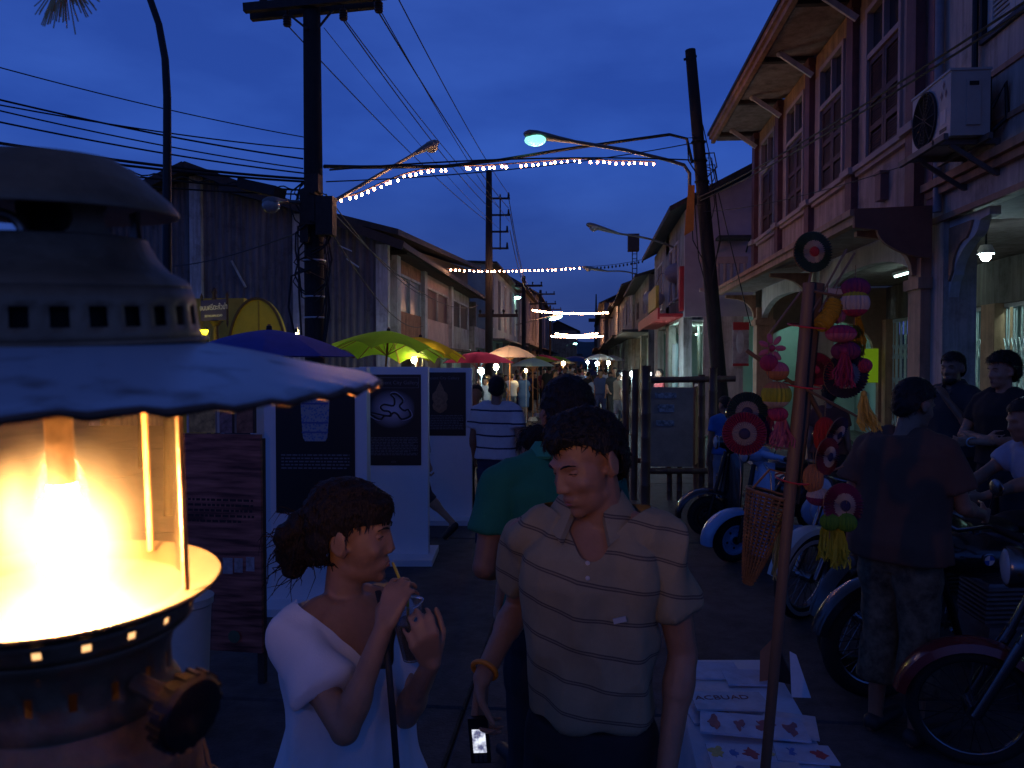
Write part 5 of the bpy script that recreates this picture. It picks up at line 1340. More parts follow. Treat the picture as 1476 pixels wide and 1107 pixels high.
l_.new(tr.outputs[0], m1.inputs[1]); l_.new(tl_.outputs[0], m1.inputs[2]); l_.new(fr_.outputs['Fresnel'], m2.inputs[0]); l_.new(m1.outputs[0], m2.inputs[1]); l_.new(gs.outputs[0], m2.inputs[2])
l_.new(m2.outputs[0], n_['Material Output'].inputs[0])
lb(lambda q: q.lathe([(.0505, -.108), (.0515, -.10), (.0515, -.004), (.0505, .006)], 64), 'glass', GL, smooth=60)
for a in (-4, 76, 176, 266):
    x, y = .0575 * math.cos(R(a)), .0575 * math.sin(R(a))
    lb(lambda q: q.cyl((x, y, -.105), (x, y, .010), .0017, n=8), 'guard_rod', BRASS)
GAL = mat('gallery_plate', (.030, .022, .014), .6, metal=.0, var=.3, scale=30)
lb(lambda q: q.lathe([(.0, -.109), (.052, -.109), (.0655, -.1035), (.0675, -.1030), (.0680, -.1045), (.064, -.1075), (.058, -.1105), (.0, -.1112)], 72), 'gallery', GAL)
def collar(q):
    n = 96; zs_ = [-.1108, -.1135, -.1172, -.121]; rs_ = [.0570, .0560, .0552, .0535]
    for r, z in zip(rs_, zs_):
        for k in range(n):
            a = 2 * math.pi * k / n; q.v.append((r * math.cos(a), r * math.sin(a), z))
    for i in range(3):
        for k in range(n):
            if not (i == 1 and k % 5 == 1 and (k * 7) % 11 > 2):
                a = i * n + k; b = i * n + (k + 1) % n; q.f.append((a, b, b + n, a + n)); q.mi.append(0)
lb(collar, 'collar', BRASS, smooth=50, solid=.0009)
HOLEM = mat('pierced_glow', (.9, .6, .3), .6, var=0, emit=1.5, ecol=(1, .55, .22))
lb(lambda q: q.lathe([(.0525, -.1125), (.0522, -.118)], 72), 'hole_glow_band', HOLEM)  # emissive band imitates the mantle's light showing through the collar holes
def lower(q):
    n = 80; zs_ = [-.121, -.1265, -.132, -.1385, -.147, -.1515, -.158]; rs_ = [.0535, .0470, .0440, .0425, .0425, .0430, .0470]
    for r, z in zip(rs_, zs_):
        for k in range(n):
            a = 2 * math.pi * k / n; q.v.append((r * math.cos(a), r * math.sin(a), z))
    for i in range(6):
        for k in range(n):
            if not (i == 3 and k % 5 in (1,)):
                a = i * n + k; b = i * n + (k + 1) % n; q.f.append((a, b, b + n, a + n)); q.mi.append(0)
lb(lower, 'burner_case', BRASS, smooth=50, solid=.001)
lb(lambda q: q.lathe([(.020, -.12), (.020, -.158)], 24), 'vaporiser', BRASS)
lb(lambda q: q.lathe([(.0, -.157), (.047, -.158), (.050, -.165), (.054, -.176), (.056, -.19), (.056, -.235), (.054, -.255), (.058, -.262), (.060, -.275), (.0, -.275)], 64), 'fuel_tank', BRASS)
# valve wheel on its stem to the right
def wheel(q):
    q.cyl((.040, -.020, -.142), (.0625, -.031, -.147), .0045, n=10)
lb(wheel, 'valve_stem', BRASS)
def wheel2(q):
    c = Vector((.067, -.033, -.1485)); d = Vector((.85, -.42, -.12)).normalized()
    M = d.to_track_quat('Z', 'Y').to_matrix().to_4x4(); M.translation = c
    prof = []
    q.lathe([(0, -.005), (.010, -.006), (.0145, -.0055), (.0165, -.003), (.0168, .003), (.015, .0052), (.008, .006), (.0, .0045)], 36, M)
    for k in range(18):
        a = 2 * math.pi * k / 18; q.add(*MB_unit(M, a))
def MB_unit(M, a):
    b = MB(); b.box((.0166 * math.cos(a), .0166 * math.sin(a), 0), (.0022, .0022, .007), (0, 0, a)); return [tuple(M @ Vector(p)) for p in b.v], b.f
lb(wheel2, 'valve_wheel', mat('wheel_bakelite', (.022, .012, .010), .45, var=.2))
# bail ring at the side
c_ = Matrix.Rotation(R(-YAW), 3, 'Z') @ (PY(8, 330, LC.y - .03) - Vector((LC.x, LC.y, CAM.z)))
lb(lambda q: q.torus(c_, .0085, .0022, 24, 8, (R(80), 0, R(35))), 'bail_ring', mat('bail_steel', (.5, .45, .4), .3, metal=.9, var=.2, scale=30))
lb(lambda q: q.tube([(c_.x, c_.y, c_.z + .008), (-.068, -.03, .050), (-.075, -.01, .040), (-.072, .02, .030)], .0014, 6), 'bail_wire', BRASS)
# mantle and flame tongues
MANT = mat('mantle_glow', (1, .9, .7), .6, var=0, emit=LANTERN_E, ecol=(1.0, .50, .17))
lb(lambda q: q.lathe([(.0, -.100), (.007, -.099), (.0105, -.094), (.0115, -.086), (.0105, -.076), (.008, -.066), (.006, -.060), (.006, -.056), (0, -.056)], 24), 'mantle', MANT, smooth=60)
def flame_volume(nm, loc, rad, strength, power, seed):      # burning gas: light given off inside a volume, fading to nothing at its edge
    m = bpy.data.materials.new('flame_gas_%d' % seed); m.use_nodes = True
    n, l = m.node_tree.nodes, m.node_tree.links; n.remove(n['Principled BSDF'])
    def nd(op, a, c):
        x = n.new('ShaderNodeMath'); x.operation = op
        for i, q in enumerate((a, c)):
            if isinstance(q, (int, float)): x.inputs[i].default_value = q
            else: l.new(q, x.inputs[i])
        return x.outputs[0]
    tc = n.new('ShaderNodeTexCoord'); g = n.new('ShaderNodeTexGradient'); g.gradient_type = 'SPHERICAL'; nz = n.new('ShaderNodeTexNoise'); nz.inputs['Scale'].default_value = 2.6; nz.inputs['Detail'].default_value = 3
    l.new(tc.outputs['Object'], g.inputs[0]); l.new(tc.outputs['Object'], nz.inputs['Vector'])
    k = nd('MULTIPLY', nd('POWER', g.outputs[1], power), nd('ADD', nd('MULTIPLY', nz.outputs[0], 1.3), .25))
    e = n.new('ShaderNodeEmission'); e.inputs[0].default_value = (1.0, .50, .17, 1); l.new(nd('MULTIPLY', k, strength), e.inputs[1]); l.new(e.outputs[0], n['Material Output'].inputs['Volume'])
    b = MB(); b.ball((0, 0, 0), 1.0, 24, 16); o = b.build(nm, m, lan, 60); o.location = loc; o.scale = rad
flame_volume('flame', (-.002, -.002, -.078), (.047, .047, .052), 400, 2.3, 1)
flame_volume('flame', (.014, -.012, -.083), (.028, .028, .034), 400, 1.8, 2)
flame_volume('flame', (-.018, -.010, -.066), (.012, .012, .030), 420, 1.6, 3)
flame_volume('flame', (.004, -.016, -.060), (.009, .009, .030), 420, 1.6, 4)
lb(lambda q: q.cyl((0, 0, -.056), (0, 0, .02), .006, n=12), 'burner_tube', BRASS)
# post that carries it
st = thing('lantern_stand', 'plain wooden post stand under the lantern', 'stand', (LC.x, LC.y, 0), R(YAW))
m = MB(); m.bx(-.12, .12, -.10, .12, CAM.z - .275 - .025, CAM.z - .2751); m.build('shelf', DARKW, st, 0)
m = MB(); m.bx(-.03, .03, -.03, .03, 0.02, CAM.z - .30); m.build('post', DARKW, st, 0)
m = MB(); m.bx(-.18, .18, -.18, .18, 0, .02); m.build('foot', DARKW, st, 0)
# straw brush hanging under the valve and pale bin behind
sb = thing('straw_brush', 'small dry straw brush hanging under the lantern valve', 'brush', PY(275, 1040, .52))
m = MB()
for k in range(70):
    a = random.uniform(0, 6.28); r = random.uniform(0, .018); t = random.uniform(.6, 1.2)
    m.tube([(0.003 * math.cos(a), .003 * math.sin(a), .015), (r * math.cos(a) * .7, r * math.sin(a) * .7, -.03), (r * math.cos(a) * 1.6 + .006, r * math.sin(a) * 1.6, -.07 * t)], .0006, 4)
o = m.build('straw', mat('straw_dry', (.36, .22, .11), .8, var=.3, scale=40), sb, 0); o['kind'] = 'stuff'
m = MB(); m.torus((0, 0, .008), .005, .002, 12, 6); m.tube([(0, 0, .015), (-.03, -.02, .06), (-.12, -.05, .085)], .0009, 5); m.build('binding', DARKW, sb)
bn = thing('bin', 'pale plastic bin on the ground behind the lantern valve', 'bin', (XU(262, 3.7), 3.7, 0))
m = MB(); m.lathe([(0, 0), (.10, 0), (.125, .62), (.135, .63), (.135, .66), (.12, .66), (.10, .02), (0, .02)], 24); m.build('body', mat('bin_plastic', (.55, .56, .52), .5, var=.1), bn)
m = MB(); m.lathe([(0, .70), (.08, .69), (.138, .665), (.138, .661), (0, .661)], 24); m.build('lid', mat('bin_plastic', (.55, .56, .52)), bn)
# straw tassel high in the near left corner
tt = thing('straw_tassel', 'dry straw tassel dangling at the top left corner of the view', 'tassel', PY(92, -40, .75))
m = MB()
for k in range(60):
    dx, dz = random.choice([(-.012, -.045), (-.004, -.050), (.010, -.036), (.018, -.030)]); j = random.uniform(-.006, .006)
    m.tube([(0, 0, .01), (dx * .5 + j, j, dz * .5), (dx + j * 2, j * 2, dz * random.uniform(.8, 1.15))], .0007, 4)
o = m.build('straw', mat('straw_gold', (.75, .50, .22), .8, var=.3), tt, 0); o['kind'] = 'stuff'
m = MB(); m.tube([(0, 0, .0), (0, 0, .14)], .001, 5); m.build('string', DARKW, tt)
# ---------------------------------------------------------------- people: one continuous body, clothes and hair as children
import numpy as np
def remesh(mb, voxel, name, material, parent, smooth=3, deform=None, cut=None, folds=None, fac=.5):
    me = mb.mesh('tmp'); o = bpy.data.objects.new('tmp', me); COL.objects.link(o)
    md = o.modifiers.new('r', 'REMESH'); md.mode = 'VOXEL'; md.voxel_size = voxel; md.adaptivity = 0
    if smooth: sm = o.modifiers.new('s', 'SMOOTH'); sm.factor = fac; sm.iterations = smooth
    dg = bpy.context.evaluated_depsgraph_get()
    me2 = bpy.data.meshes.new_from_object(o.evaluated_get(dg))
    bpy.data.objects.remove(o); bpy.data.meshes.remove(me)
    me2.name = name
    if folds or deform:
        n = len(me2.vertices); co = np.empty(n * 3); me2.vertices.foreach_get('co', co); co = co.reshape(-1, 3)
        if folds:
            amp, sc, st = folds
            nr = np.array([tuple(v.normal) for v in me2.vertices])
            d = np.array([(.35 - abs(noise.noise((c[0] * sc + c[2] * 2, c[1] * sc, c[2] * sc * st)))) * 1.7 + .45 * noise.noise((c[0] * sc * 2.1 + 7, c[1] * sc * 2.1, c[2] * sc * st * 2.1)) for c in co])
            co += nr * (d * amp)[:, None]
        if deform: co = deform(co)
        me2.vertices.foreach_set('co', co.reshape(-1)); me2.update()
    if cut:
        b = bmesh.new(); b.from_mesh(me2)
        bmesh.ops.delete(b, geom=[v for v in b.verts if cut(v.co)], context='VERTS')
        for _ in range(3): bmesh.ops.delete(b, geom=[v for v in b.verts if len(v.link_faces) < 2], context='VERTS')
        edge = [v for v in b.verts if v.is_boundary]
        nb = {v: [e.other_vert(v) for e in v.link_edges if e.is_boundary] for v in edge}
        for _ in range(14):                       # a clean cut edge instead of voxel steps
            new = {v: v.co * .5 + sum((q.co for q in nb[v]), Vector()) / len(nb[v]) * .5 for v in edge if nb[v]}
            for v, c in new.items(): v.co = c
        bmesh.ops.smooth_vert(b, verts=list({q for v in edge for e in v.link_edges for q in [e.other_vert(v)] if not q.is_boundary}), factor=.5, use_axis_x=True, use_axis_y=True, use_axis_z=True)
        b.to_mesh(me2); b.free()
    me2.materials.clear()
    for mm in (material if isinstance(material, (list, tuple)) else [material]): me2.materials.append(mm)
    me2.polygons.foreach_set('use_smooth', [True] * len(me2.polygons))
    ob = bpy.data.objects.new(name, me2); COL.objects.link(ob); ob.parent = parent
    return ob
def capsule(m, p, q, r0, r1, n=12):
    p, q = Vector(p), Vector(q); d = q - p; L = d.length
    if L < 1e-5: m.ball(p, r0, n, 8); return
    u = d / L; pts, rad = [], []
    for k in range(1, 5):
        a = math.pi / 2 * (1 - k / 4); pts.append(p - u * r0 * math.sin(a) if k else p); rad.append(max(r0 * math.cos(a), r0 * .02))
    for k in range(1, 5):
        a = math.pi / 2 * k / 4; pts.append(q + u * r1 * math.sin(a)); rad.append(max(r1 * math.cos(a), r1 * .02))
    m.tube([p - u * r0 * .999] + pts, [r0 * .05] + rad, n)
def loft(m, rings, n=28, M=None, p=2.4):
    """closed stack of superellipse rings: (z, cx, cy, rx, ry)"""
    vs, fs = [], []
    for z, cx, cy, rx, ry in rings:
        for k in range(n):
            t = 2 * math.pi * k / n; c, s = math.cos(t), math.sin(t)
            vs.append((cx + rx * math.copysign(abs(c) ** (2 / p), c), cy + ry * math.copysign(abs(s) ** (2 / p), s), z))
    for i in range(len(rings) - 1):
        for k in range(n):
            a, b = i * n + k, i * n + (k + 1) % n; fs.append((a, b, b + n, a + n))
    fs.append(tuple(range(n - 1, -1, -1))); fs.append(tuple(range((len(rings) - 1) * n, len(rings) * n)))
    m.add(vs, fs, M)
def hand(m, w, d, npalm, side, curl=(20, 25, 20), thumb=(25, 30), sc=1.0, spread=6, fcurl=None):
    """palm and five fingers; w wrist, d along the hand, npalm out of the palm, side +1 when the thumb is on d x n"""
    w, d, npalm = Vector(w), Vector(d).normalized(), Vector(npalm)
    npalm = (npalm - d * npalm.dot(d)).normalized(); s = d.cross(npalm).normalized() * side
    offs = [.030, .010, -.010, -.029]; L = [.070, .078, .072, .056]; rr = [.0088, .0090, .0086, .0076]
    for k in range(4):
        b = w + (d * (.088 - (.003 * (k - 1) ** 2)) + s * offs[k]) * sc
        capsule(m, w + (d * .012 + s * offs[k] * .55) * sc, b, .0135 * sc, .0115 * sc, 8)
        a = R(spread * (1.5 - k)); dr = (d * math.cos(a) + s * math.sin(a)).normalized(); p = b; ang = 0
        cu_ = fcurl[k] if fcurl else curl
        for j, f in enumerate((.46, .31, .23)):
            ang += R(cu_[j]); dd = dr * math.cos(ang) + npalm * math.sin(ang)
            q = p + dd * L[k] * f * sc; capsule(m, p, q, rr[k] * (1 - .08 * j) * sc, rr[k] * (.92 - .08 * j) * sc, 8); p = q
    p = w + (d * .022 + s * .024 + npalm * .006) * sc
    dd = (d * math.cos(R(48)) + s * math.sin(R(48)) + npalm * math.sin(R(thumb[0]))).normalized()
    q = p + dd * .040 * sc; capsule(m, p, q, .0145 * sc, .0115 * sc, 8)
    d2 = (d * .86 + s * .28 + npalm * math.sin(R(thumb[0] + thumb[1]))).normalized()
    r_ = q + d2 * .032 * sc; capsule(m, q, r_, .0108 * sc, .0098 * sc, 8)
    d3 = (d * .95 + s * .05 + npalm * math.sin(R(thumb[0] + thumb[1]))).normalized()
    capsule(m, r_, r_ + d3 * .024 * sc, .0098 * sc, .0080 * sc, 8)

SKINS = {}
def skin(k=0):
    cols = [(.36, .19, .115), (.30, .15, .09), (.44, .26, .17), (.40, .20, .14)]
    return mat('skin_%d' % k, cols[k], .5, var=.14, scale=22, bump=.09, bscale=420, sub=.12)
HAIR = mat('hair_black', (.010, .008, .008), .55, spec=.35, bump=.5, bscale=220, stretch=(1, 1, .25), var=.25, scale=60)
HAIRB = mat('hair_brown', (.016, .009, .007), .6, spec=.28, bump=.5, bscale=220, stretch=(1, 1, .25), var=.25, scale=60)
EYEW = mat('eye_white', (.6, .58, .55), .15, var=0); IRIS = mat('eye_iris', (.02, .01, .008), .1, var=0)
LIPS = {}

DEF = dict(hipw=.088, shw=.182, female=False)
class Fig:
    """joints in metres for a 1.70 m figure that faces +Y; x to its right hand side"""
    def __init__(s, H=1.70, female=False, head=(0, 0, 0), lean=0.0, twist=0.0, arms=None, legs=None, build=1.0, seat=False):
        s.H = H; s.k = H / 1.70; s.female = female; s.b = build
        shw = .148 if female else .185
        s.j = {'pel': Vector((0, 0, .90)), 'neck': Vector((0, -.012, 1.435)), 'head': Vector((0, .012, 1.575))}
        for sd, nm in ((1, 'r'), (-1, 'l')):
            s.j['sh' + nm] = Vector((sd * shw, -.008, 1.375)); s.j['el' + nm] = Vector((sd * (shw + .045), -.02, 1.085)); s.j['wr' + nm] = Vector((sd * (shw + .055), .045, .84))
            s.j['hip' + nm] = Vector((sd * .088, 0, .90)); s.j['kn' + nm] = Vector((sd * .095, .01, .48)); s.j['an' + nm] = Vector((sd * .10, -.02, .085))
            s.j['hd' + nm] = None; s.j['hn' + nm] = Vector((-sd, 0, 0))
            s.j['toe' + nm] = Vector((sd * .12, .17, .03))
        for k_, v in (arms or {}).items(): s.j[k_] = Vector(v)
        for k_, v in (legs or {}).items(): s.j[k_] = Vector(v)
        s.hrot = head
        s.curl = {'r': (22, 28, 20), 'l': (22, 28, 20)}; s.thumb = {'r': (20, 20), 'l': (20, 20)}
        s.lean = lean
        # lean: rotate everything above the pelvis about x
        if lean or twist:
            Mx = Matrix.Translation((0, 0, .95)) @ Matrix.Rotation(R(twist), 4, 'Z') @ Matrix.Rotation(R(-lean), 4, 'X') @ Matrix.Translation((0, 0, -.95))
            s.Mu = Mx
            keep = set((arms or {}).keys())
            for k_ in ('neck', 'head', 'shr', 'shl', 'elr', 'ell', 'wrr', 'wrl'):
                if k_ not in keep: s.j[k_] = Mx @ s.j[k_]
        else: s.Mu = Matrix.Identity(4)
    def headM(s):
        yaw, pitch, roll = s.hrot
        base = Matrix.Translation(s.j['neck'] + (s.Mu.to_3x3() @ Vector((0, .004, .045))))
        return base @ Matrix.Rotation(R(yaw), 4, 'Z') @ Matrix.Rotation(R(pitch), 4, 'X') @ Matrix.Rotation(R(roll), 4, 'Y') @ Matrix.Translation((0, .014, .098))
    def scaleM(s): return Matrix.Diagonal((s.k, s.k, s.k, 1))
def torso_rings(f, g=0.0, z0=.80, z1=1.45, flare=0.0):
    w = f.b; fm = f.female
    base = [(.80, .0, .0, .125 * w, .085), (.86, 0, -.005, .165 * w, .108), (.94, 0, -.008, (.172 if fm else .163) * w, .112), (1.03, 0, -.002, (.140 if fm else .150) * w, .100), (1.10, 0, .0, (.134 if fm else .152) * w, .098),
            (1.20, 0, .006, (.146 if fm else .165) * w, .108), (1.28, 0, .008, (.155 if fm else .178) * w, .112), (1.345, 0, -.002, (.150 if fm else .178) * w, .100), (1.40, 0, -.010, (.115 if fm else .135) * w, .078), (1.43, 0, -.012, .082 * w, .066), (1.455, 0, -.012, .062, .060)]
    out = []
    for z, cx, cy, rx, ry in base:
        if z0 - 1e-6 <= z <= z1 + 1e-6: out.append((z, cx, cy, rx + g + flare * max(0, 1.2 - z), ry + g + flare * .7 * max(0, 1.2 - z)))
    return out
def limb(m, a, b, r0, r1, bulge=0.0, bpos=.35, n=12):
    capsule(m, a, b, r0, r1, n)
    if bulge:
        a, b = Vector(a), Vector(b); c = a.lerp(b, bpos); d = (b - a)
        q = d.to_track_quat('Z', 'Y').to_matrix(); m.ball(c, (max(r0, r1) + bulge, max(r0, r1) + bulge, d.length * .33), n, 8, q)
def head_prims(m, M, detail=True, fm=False):
    def B(c, r, rot=None):
        b = MB(); b.ball(c, r, 16, 12, rot); m.add(b.v, b.f, M)
    def Cc(p, q, r0, r1):
        b = MB(); capsule(b, p, q, r0, r1, 10); m.add(b.v, b.f, M)
    B((0, -.014, .040), (.0735, .0935, .083)); B((0, .028, -.010), (.0640, .0640, .084)); B((0, .034, -.060), (.0530 if not fm else .048, .054, .052))
    B((0, .068, -.093), (.024 if not fm else .019, .020, .017)); B((0, .010, -.070), (.052, .052, .040))
    if not detail:
        B((0, .100, -.020), (.012, .014, .022)); B((.075, -.01, -.01), (.010, .022, .030)); B((-.075, -.01, -.01), (.010, .022, .030)); return
    Cc((0, .0860, .016), (0, .1020 if not fm else .0985, -.024), .0085, .0110 if not fm else .0092); B((.0115, .0935, -.0290), (.0085, .0095, .0075)); B((-.0115, .0935, -.0290), (.0085, .0095, .0075))
    Cc((-.038, .0760, .030), (-.012, .0845, .028), .0085, .0085); Cc((.038, .0760, .030), (.012, .0845, .028), .0085, .0085)
    B((.037, .060, -.022), (.022, .022, .020)); B((-.037, .060, -.022), (.022, .022, .020))
    Cc((-.020, .0845, -.0560), (.020, .0845, -.0560), .0062, .0062); B((0, .0895, -.0550), (.015, .0060, .0055)); Cc((-.014, .0855, -.0665), (.014, .0855, -.0665), .0072, .0072)
    B((0, .076, -.062), (.030, .018, .020))
    for sd in (1, -1):
        Re = Euler((0, R(8 * sd), R(-22 * sd))).to_matrix()
        B((sd * .0775, -.012, -.004), (.0075, .0185, .0295), Re); B((sd * .0735, -.002, -.022), (.008, .010, .014))
        b = MB(); b.torus((sd * .0815, -.013, .000), .0185, .0042, 16, 6, Euler((0, R(90 - 14 * sd * 0), R(-20 * sd))).to_matrix(), 1.0)
        b.v = [tuple((Vector(p) - Vector((sd * .0815, -.013, 0))) * 1.0 + Vector((sd * .0815, -.013, (Vector(p).z) * .42))) for p in b.v]; m.add(b.v, b.f, M)
def face_deform(M, k):
    Mi = np.array((M).inverted()); Mf = np.array(M)
    def fn(co):
        h = np.c_[co, np.ones(len(co))] @ Mi.T; x, y, z = h[:, 0], h[:, 1], h[:, 2]
        for sd in (1, -1):
            d2 = ((x - sd * .0315) / .019) ** 2 + ((z - .010) / .0115) ** 2
            y -= .0060 * np.exp(-d2) * (y > .03)
        y -= .0035 * np.exp(-((z + .0610) / .0028) ** 2) * np.exp(-(x / .022) ** 2) * (y > .05)
        y -= .0040 * np.exp(-((z + .0780) / .006) ** 2) * np.exp(-(x / .02) ** 2) * (y > .05)
        h[:, 1] = y
        return (h @ Mf.T)[:, :3]
    return fn

def person(label, loc, yaw, f, voxel=.02, skn=0, shirt=None, pants=None, hair=None, group=None, detail=False, shoes=None, hands=True, sleeves=.5, shirt_kw=None, legs_bare=None):
    """f a Fig; everything is built at 1.70 m scale and the root carries the figure's scale"""
    t = thing('person', label, 'person', loc, yaw, group)
    k = f.k; S_ = Matrix.Diagonal((k, k, k, 1))
    def fin(mb): mb.v = [(x * k, y * k, z * k) for x, y, z in mb.v]; return mb
    j = f.j; m = MB()
    tr = MB(); loft(tr, torso_rings(f, -.012 if shirt else 0), 24)
    for i, p in enumerate(tr.v):
        if p[2] > .95: tr.v[i] = tuple(f.Mu @ Vector(p)) if False else p
    def up(v): 
        z = v[2]
        if z <= .92: return v
        w_ = min(1, (z - .92) / .12); a = f.Mu @ Vector(v); return tuple(Vector(v).lerp(a, w_))
    tr.v = [up(p) for p in tr.v]; m.add(tr.v, tr.f)
    HM = f.headM(); hc = HM @ Vector((0, -.012, -.06))
    capsule(m, j['neck'] + Vector((0, 0, -.02)), hc, .056 if not f.female else .047, .053 if not f.female else .045)
    for sd, nm in ((1, 'r'), (-1, 'l')):
        sh, el, wr = j['sh' + nm], j['el' + nm], j['wr' + nm]
        g = .86 if f.female else 1.0
        capsule(m, sh.lerp(j['neck'], .55), sh, .044 * g, .047 * g)
        limb(m, sh, el, .050 * g, .038 * g, .004 * g, .45); limb(m, el, wr, .038 * g, .026 * g, .003 * g, .25)
        if hands:
            d = (j['hd' + nm] or (wr - el)).normalized()
            hand(m, wr, d, j['hn' + nm], 1 if (nm == 'r') else -1, f.curl[nm], f.thumb[nm], .92 if f.female else 1.0)
        else: m.ball(wr + (wr - el).normalized() * .06, (.035, .022, .075), 10, 8, (wr - el).to_track_quat('Z', 'Y').to_matrix())
        hp, kn, an, toe = j['hip' + nm], j['kn' + nm], j['an' + nm], j['toe' + nm]
        limb(m, hp, kn, .084 * f.b, .054, .006, .3); limb(m, kn, an, .052, .036, .008, .28)
        capsule(m, an + Vector((0, 0, -.03)), toe, .038, .026); m.ball(an + Vector((0, -.03, -.045)), .034, 10, 8)
    head_prims(m, HM, detail, f.female)
    fin(m)
    body = remesh(m, voxel, 'body', skin(skn), t, 3 if detail else 2, face_deform(S_ @ HM @ Matrix.Diagonal((1, 1, 1, 1)), k) if detail else None)
    t['_k'] = k
    # shirt
    if shirt:
        kw = shirt_kw or {}
        s = MB(); g = kw.get('g', .014); lo = MB(); rings = torso_rings(f, g, kw.get('z0', .94) - .001, 1.44, kw.get('flare', .06))
        hem = kw.get('z0', .94)
        rings = [(hem, 0, -.004, rings[0][3], rings[0][4])] + [r for r in rings if r[0] > hem + .02]
        loft(lo, rings, 28, p=2.3); lo.v = [up(p) for p in lo.v]; s.add(lo.v, lo.f)
        for nm in ('r', 'l'):
            sh, el, wr = j['sh' + nm], j['el' + nm], j['wr' + nm]
            sr = kw.get('sr', .062); capsule(s, sh.lerp(j['neck'], .55), sh, .066 * (.9 if f.female else 1), (sr + .002) * (.9 if f.female else 1))
            if sleeves <= 1: e = sh.lerp(el, sleeves); flat_sleeve(s, sh, e, sr * (.9 if f.female else 1), kw.get('cuff', .066))
            else: flat_sleeve(s, sh, el, .062, .052); capsule(s, el, el.lerp(wr, sleeves - 1), .05, .042)
        fin(s)
        so = remesh(s, kw.get('voxel', voxel * 1.15), 'shirt', shirt, t, kw.get('smooth', 3), None, (lambda c: kw['cut'](c / k)) if 'cut' in kw else None, kw.get('folds'))
    if pants:
        pm, plen, pr = pants if isinstance(pants, tuple) else (pants, 1.0, .012)
        s = MB(); lo = MB(); loft(lo, torso_rings(f, .010, .80, 1.0), 24); lo.v = [up(p) for p in lo.v]; s.add(lo.v, lo.f)
        for nm in ('r', 'l'):
            hp, kn, an = j['hip' + nm], j['kn' + nm], j['an' + nm]
            limb(s, hp, kn, .092 * f.b, .062 + pr * .6, .006, .3)
            if plen >= .5:
                e = kn.lerp(an, min(1, (plen - .5) * 2) * .96); flat_sleeve(s, kn, e, .060 + pr * .6, .052 + pr)
            if plen < .5: pass
        fin(s); remesh(s, max(voxel * 1.15, .008), 'trousers', pm, t, 3, None, None, (.007, 9, .5) if voxel < .015 else None)
    if shoes:
        for nm in ('r', 'l'):
            s = MB(); an, toe = j['an' + nm], j['toe' + nm]
            capsule(s, an + Vector((0, -.02, -.035)), toe + Vector((0, .015, .012)), .045, .034); fin(s); s.v = [(x, y, max(z, .004)) for x, y, z in s.v]
            s.build('shoe', shoes, t, 60)
    return t, HM, S_
def flat_sleeve(m, a, b, r0, r1):
    a, b = Vector(a), Vector(b); m.tube([a - (b - a).normalized() * r0 * .6, a, a.lerp(b, .5), b], [r0 * .7, r0, (r0 + r1) / 2, r1], 16)
def hair_cap(t, HM, S_, material, hairline, scale=1.06, voxel=.009, strands=500, length=.03, down=.0, extra=None, seed=1, name='hair', tuft=.006, down_dir=(0, 0, -1), swirl=.8):
    """hair shell cut back from the face plus loose strands"""
    M = S_ @ HM
    m = MB()
    b = MB(); b.ball((0, -.014, .040), (.0735 * scale, .0935 * scale, .083 * scale * 1.03), 24, 18); m.add(b.v, b.f, M)
    b = MB(); b.ball((0, -.035, -.005), (.070 * scale, .068 * scale, .070 * scale), 20, 14); m.add(b.v, b.f, M)
    if extra:
        for c, r in extra: b = MB(); b.ball(c, r, 16, 12); m.add(b.v, b.f, M)
    Mi = M.inverted()
    o = remesh(m, voxel, name, material, t, 2, None, lambda c: not hairline(Mi @ c), (tuft, 42, 1.0))
    if strands:
        rnd = random.Random(seed); me = o.data; q = MB(); vs = me.vertices; n = len(vs)
        for _ in range(strands):
            v = vs[rnd.randrange(n)]; nr = v.normal; p = v.co.copy() - nr * .004
            loc = Mi @ p
            back = (M.to_3x3() @ Vector((rnd.uniform(-.5, .5) * swirl + loc.x * 6, rnd.uniform(-.8, .7) * swirl, rnd.uniform(-.5, .3) - down))).normalized()
            L = length * rnd.uniform(.5, 1.2)
            tang = (back - nr * back.dot(nr)).normalized() if (back - nr * back.dot(nr)).length > .01 else back
            p1 = p + (nr * (.18 + .10 * rnd.random()) + tang * .95) * L * .5; p2 = p1 + (nr * rnd.uniform(-.25, .18) + tang) * L * .6
            q.tube([p, p1, p2], [.0016, .0013, .0004], 3, cap=False)
        so = q.build('strands', material, o, 60, fix=False); so['kind'] = 'stuff'
    return o
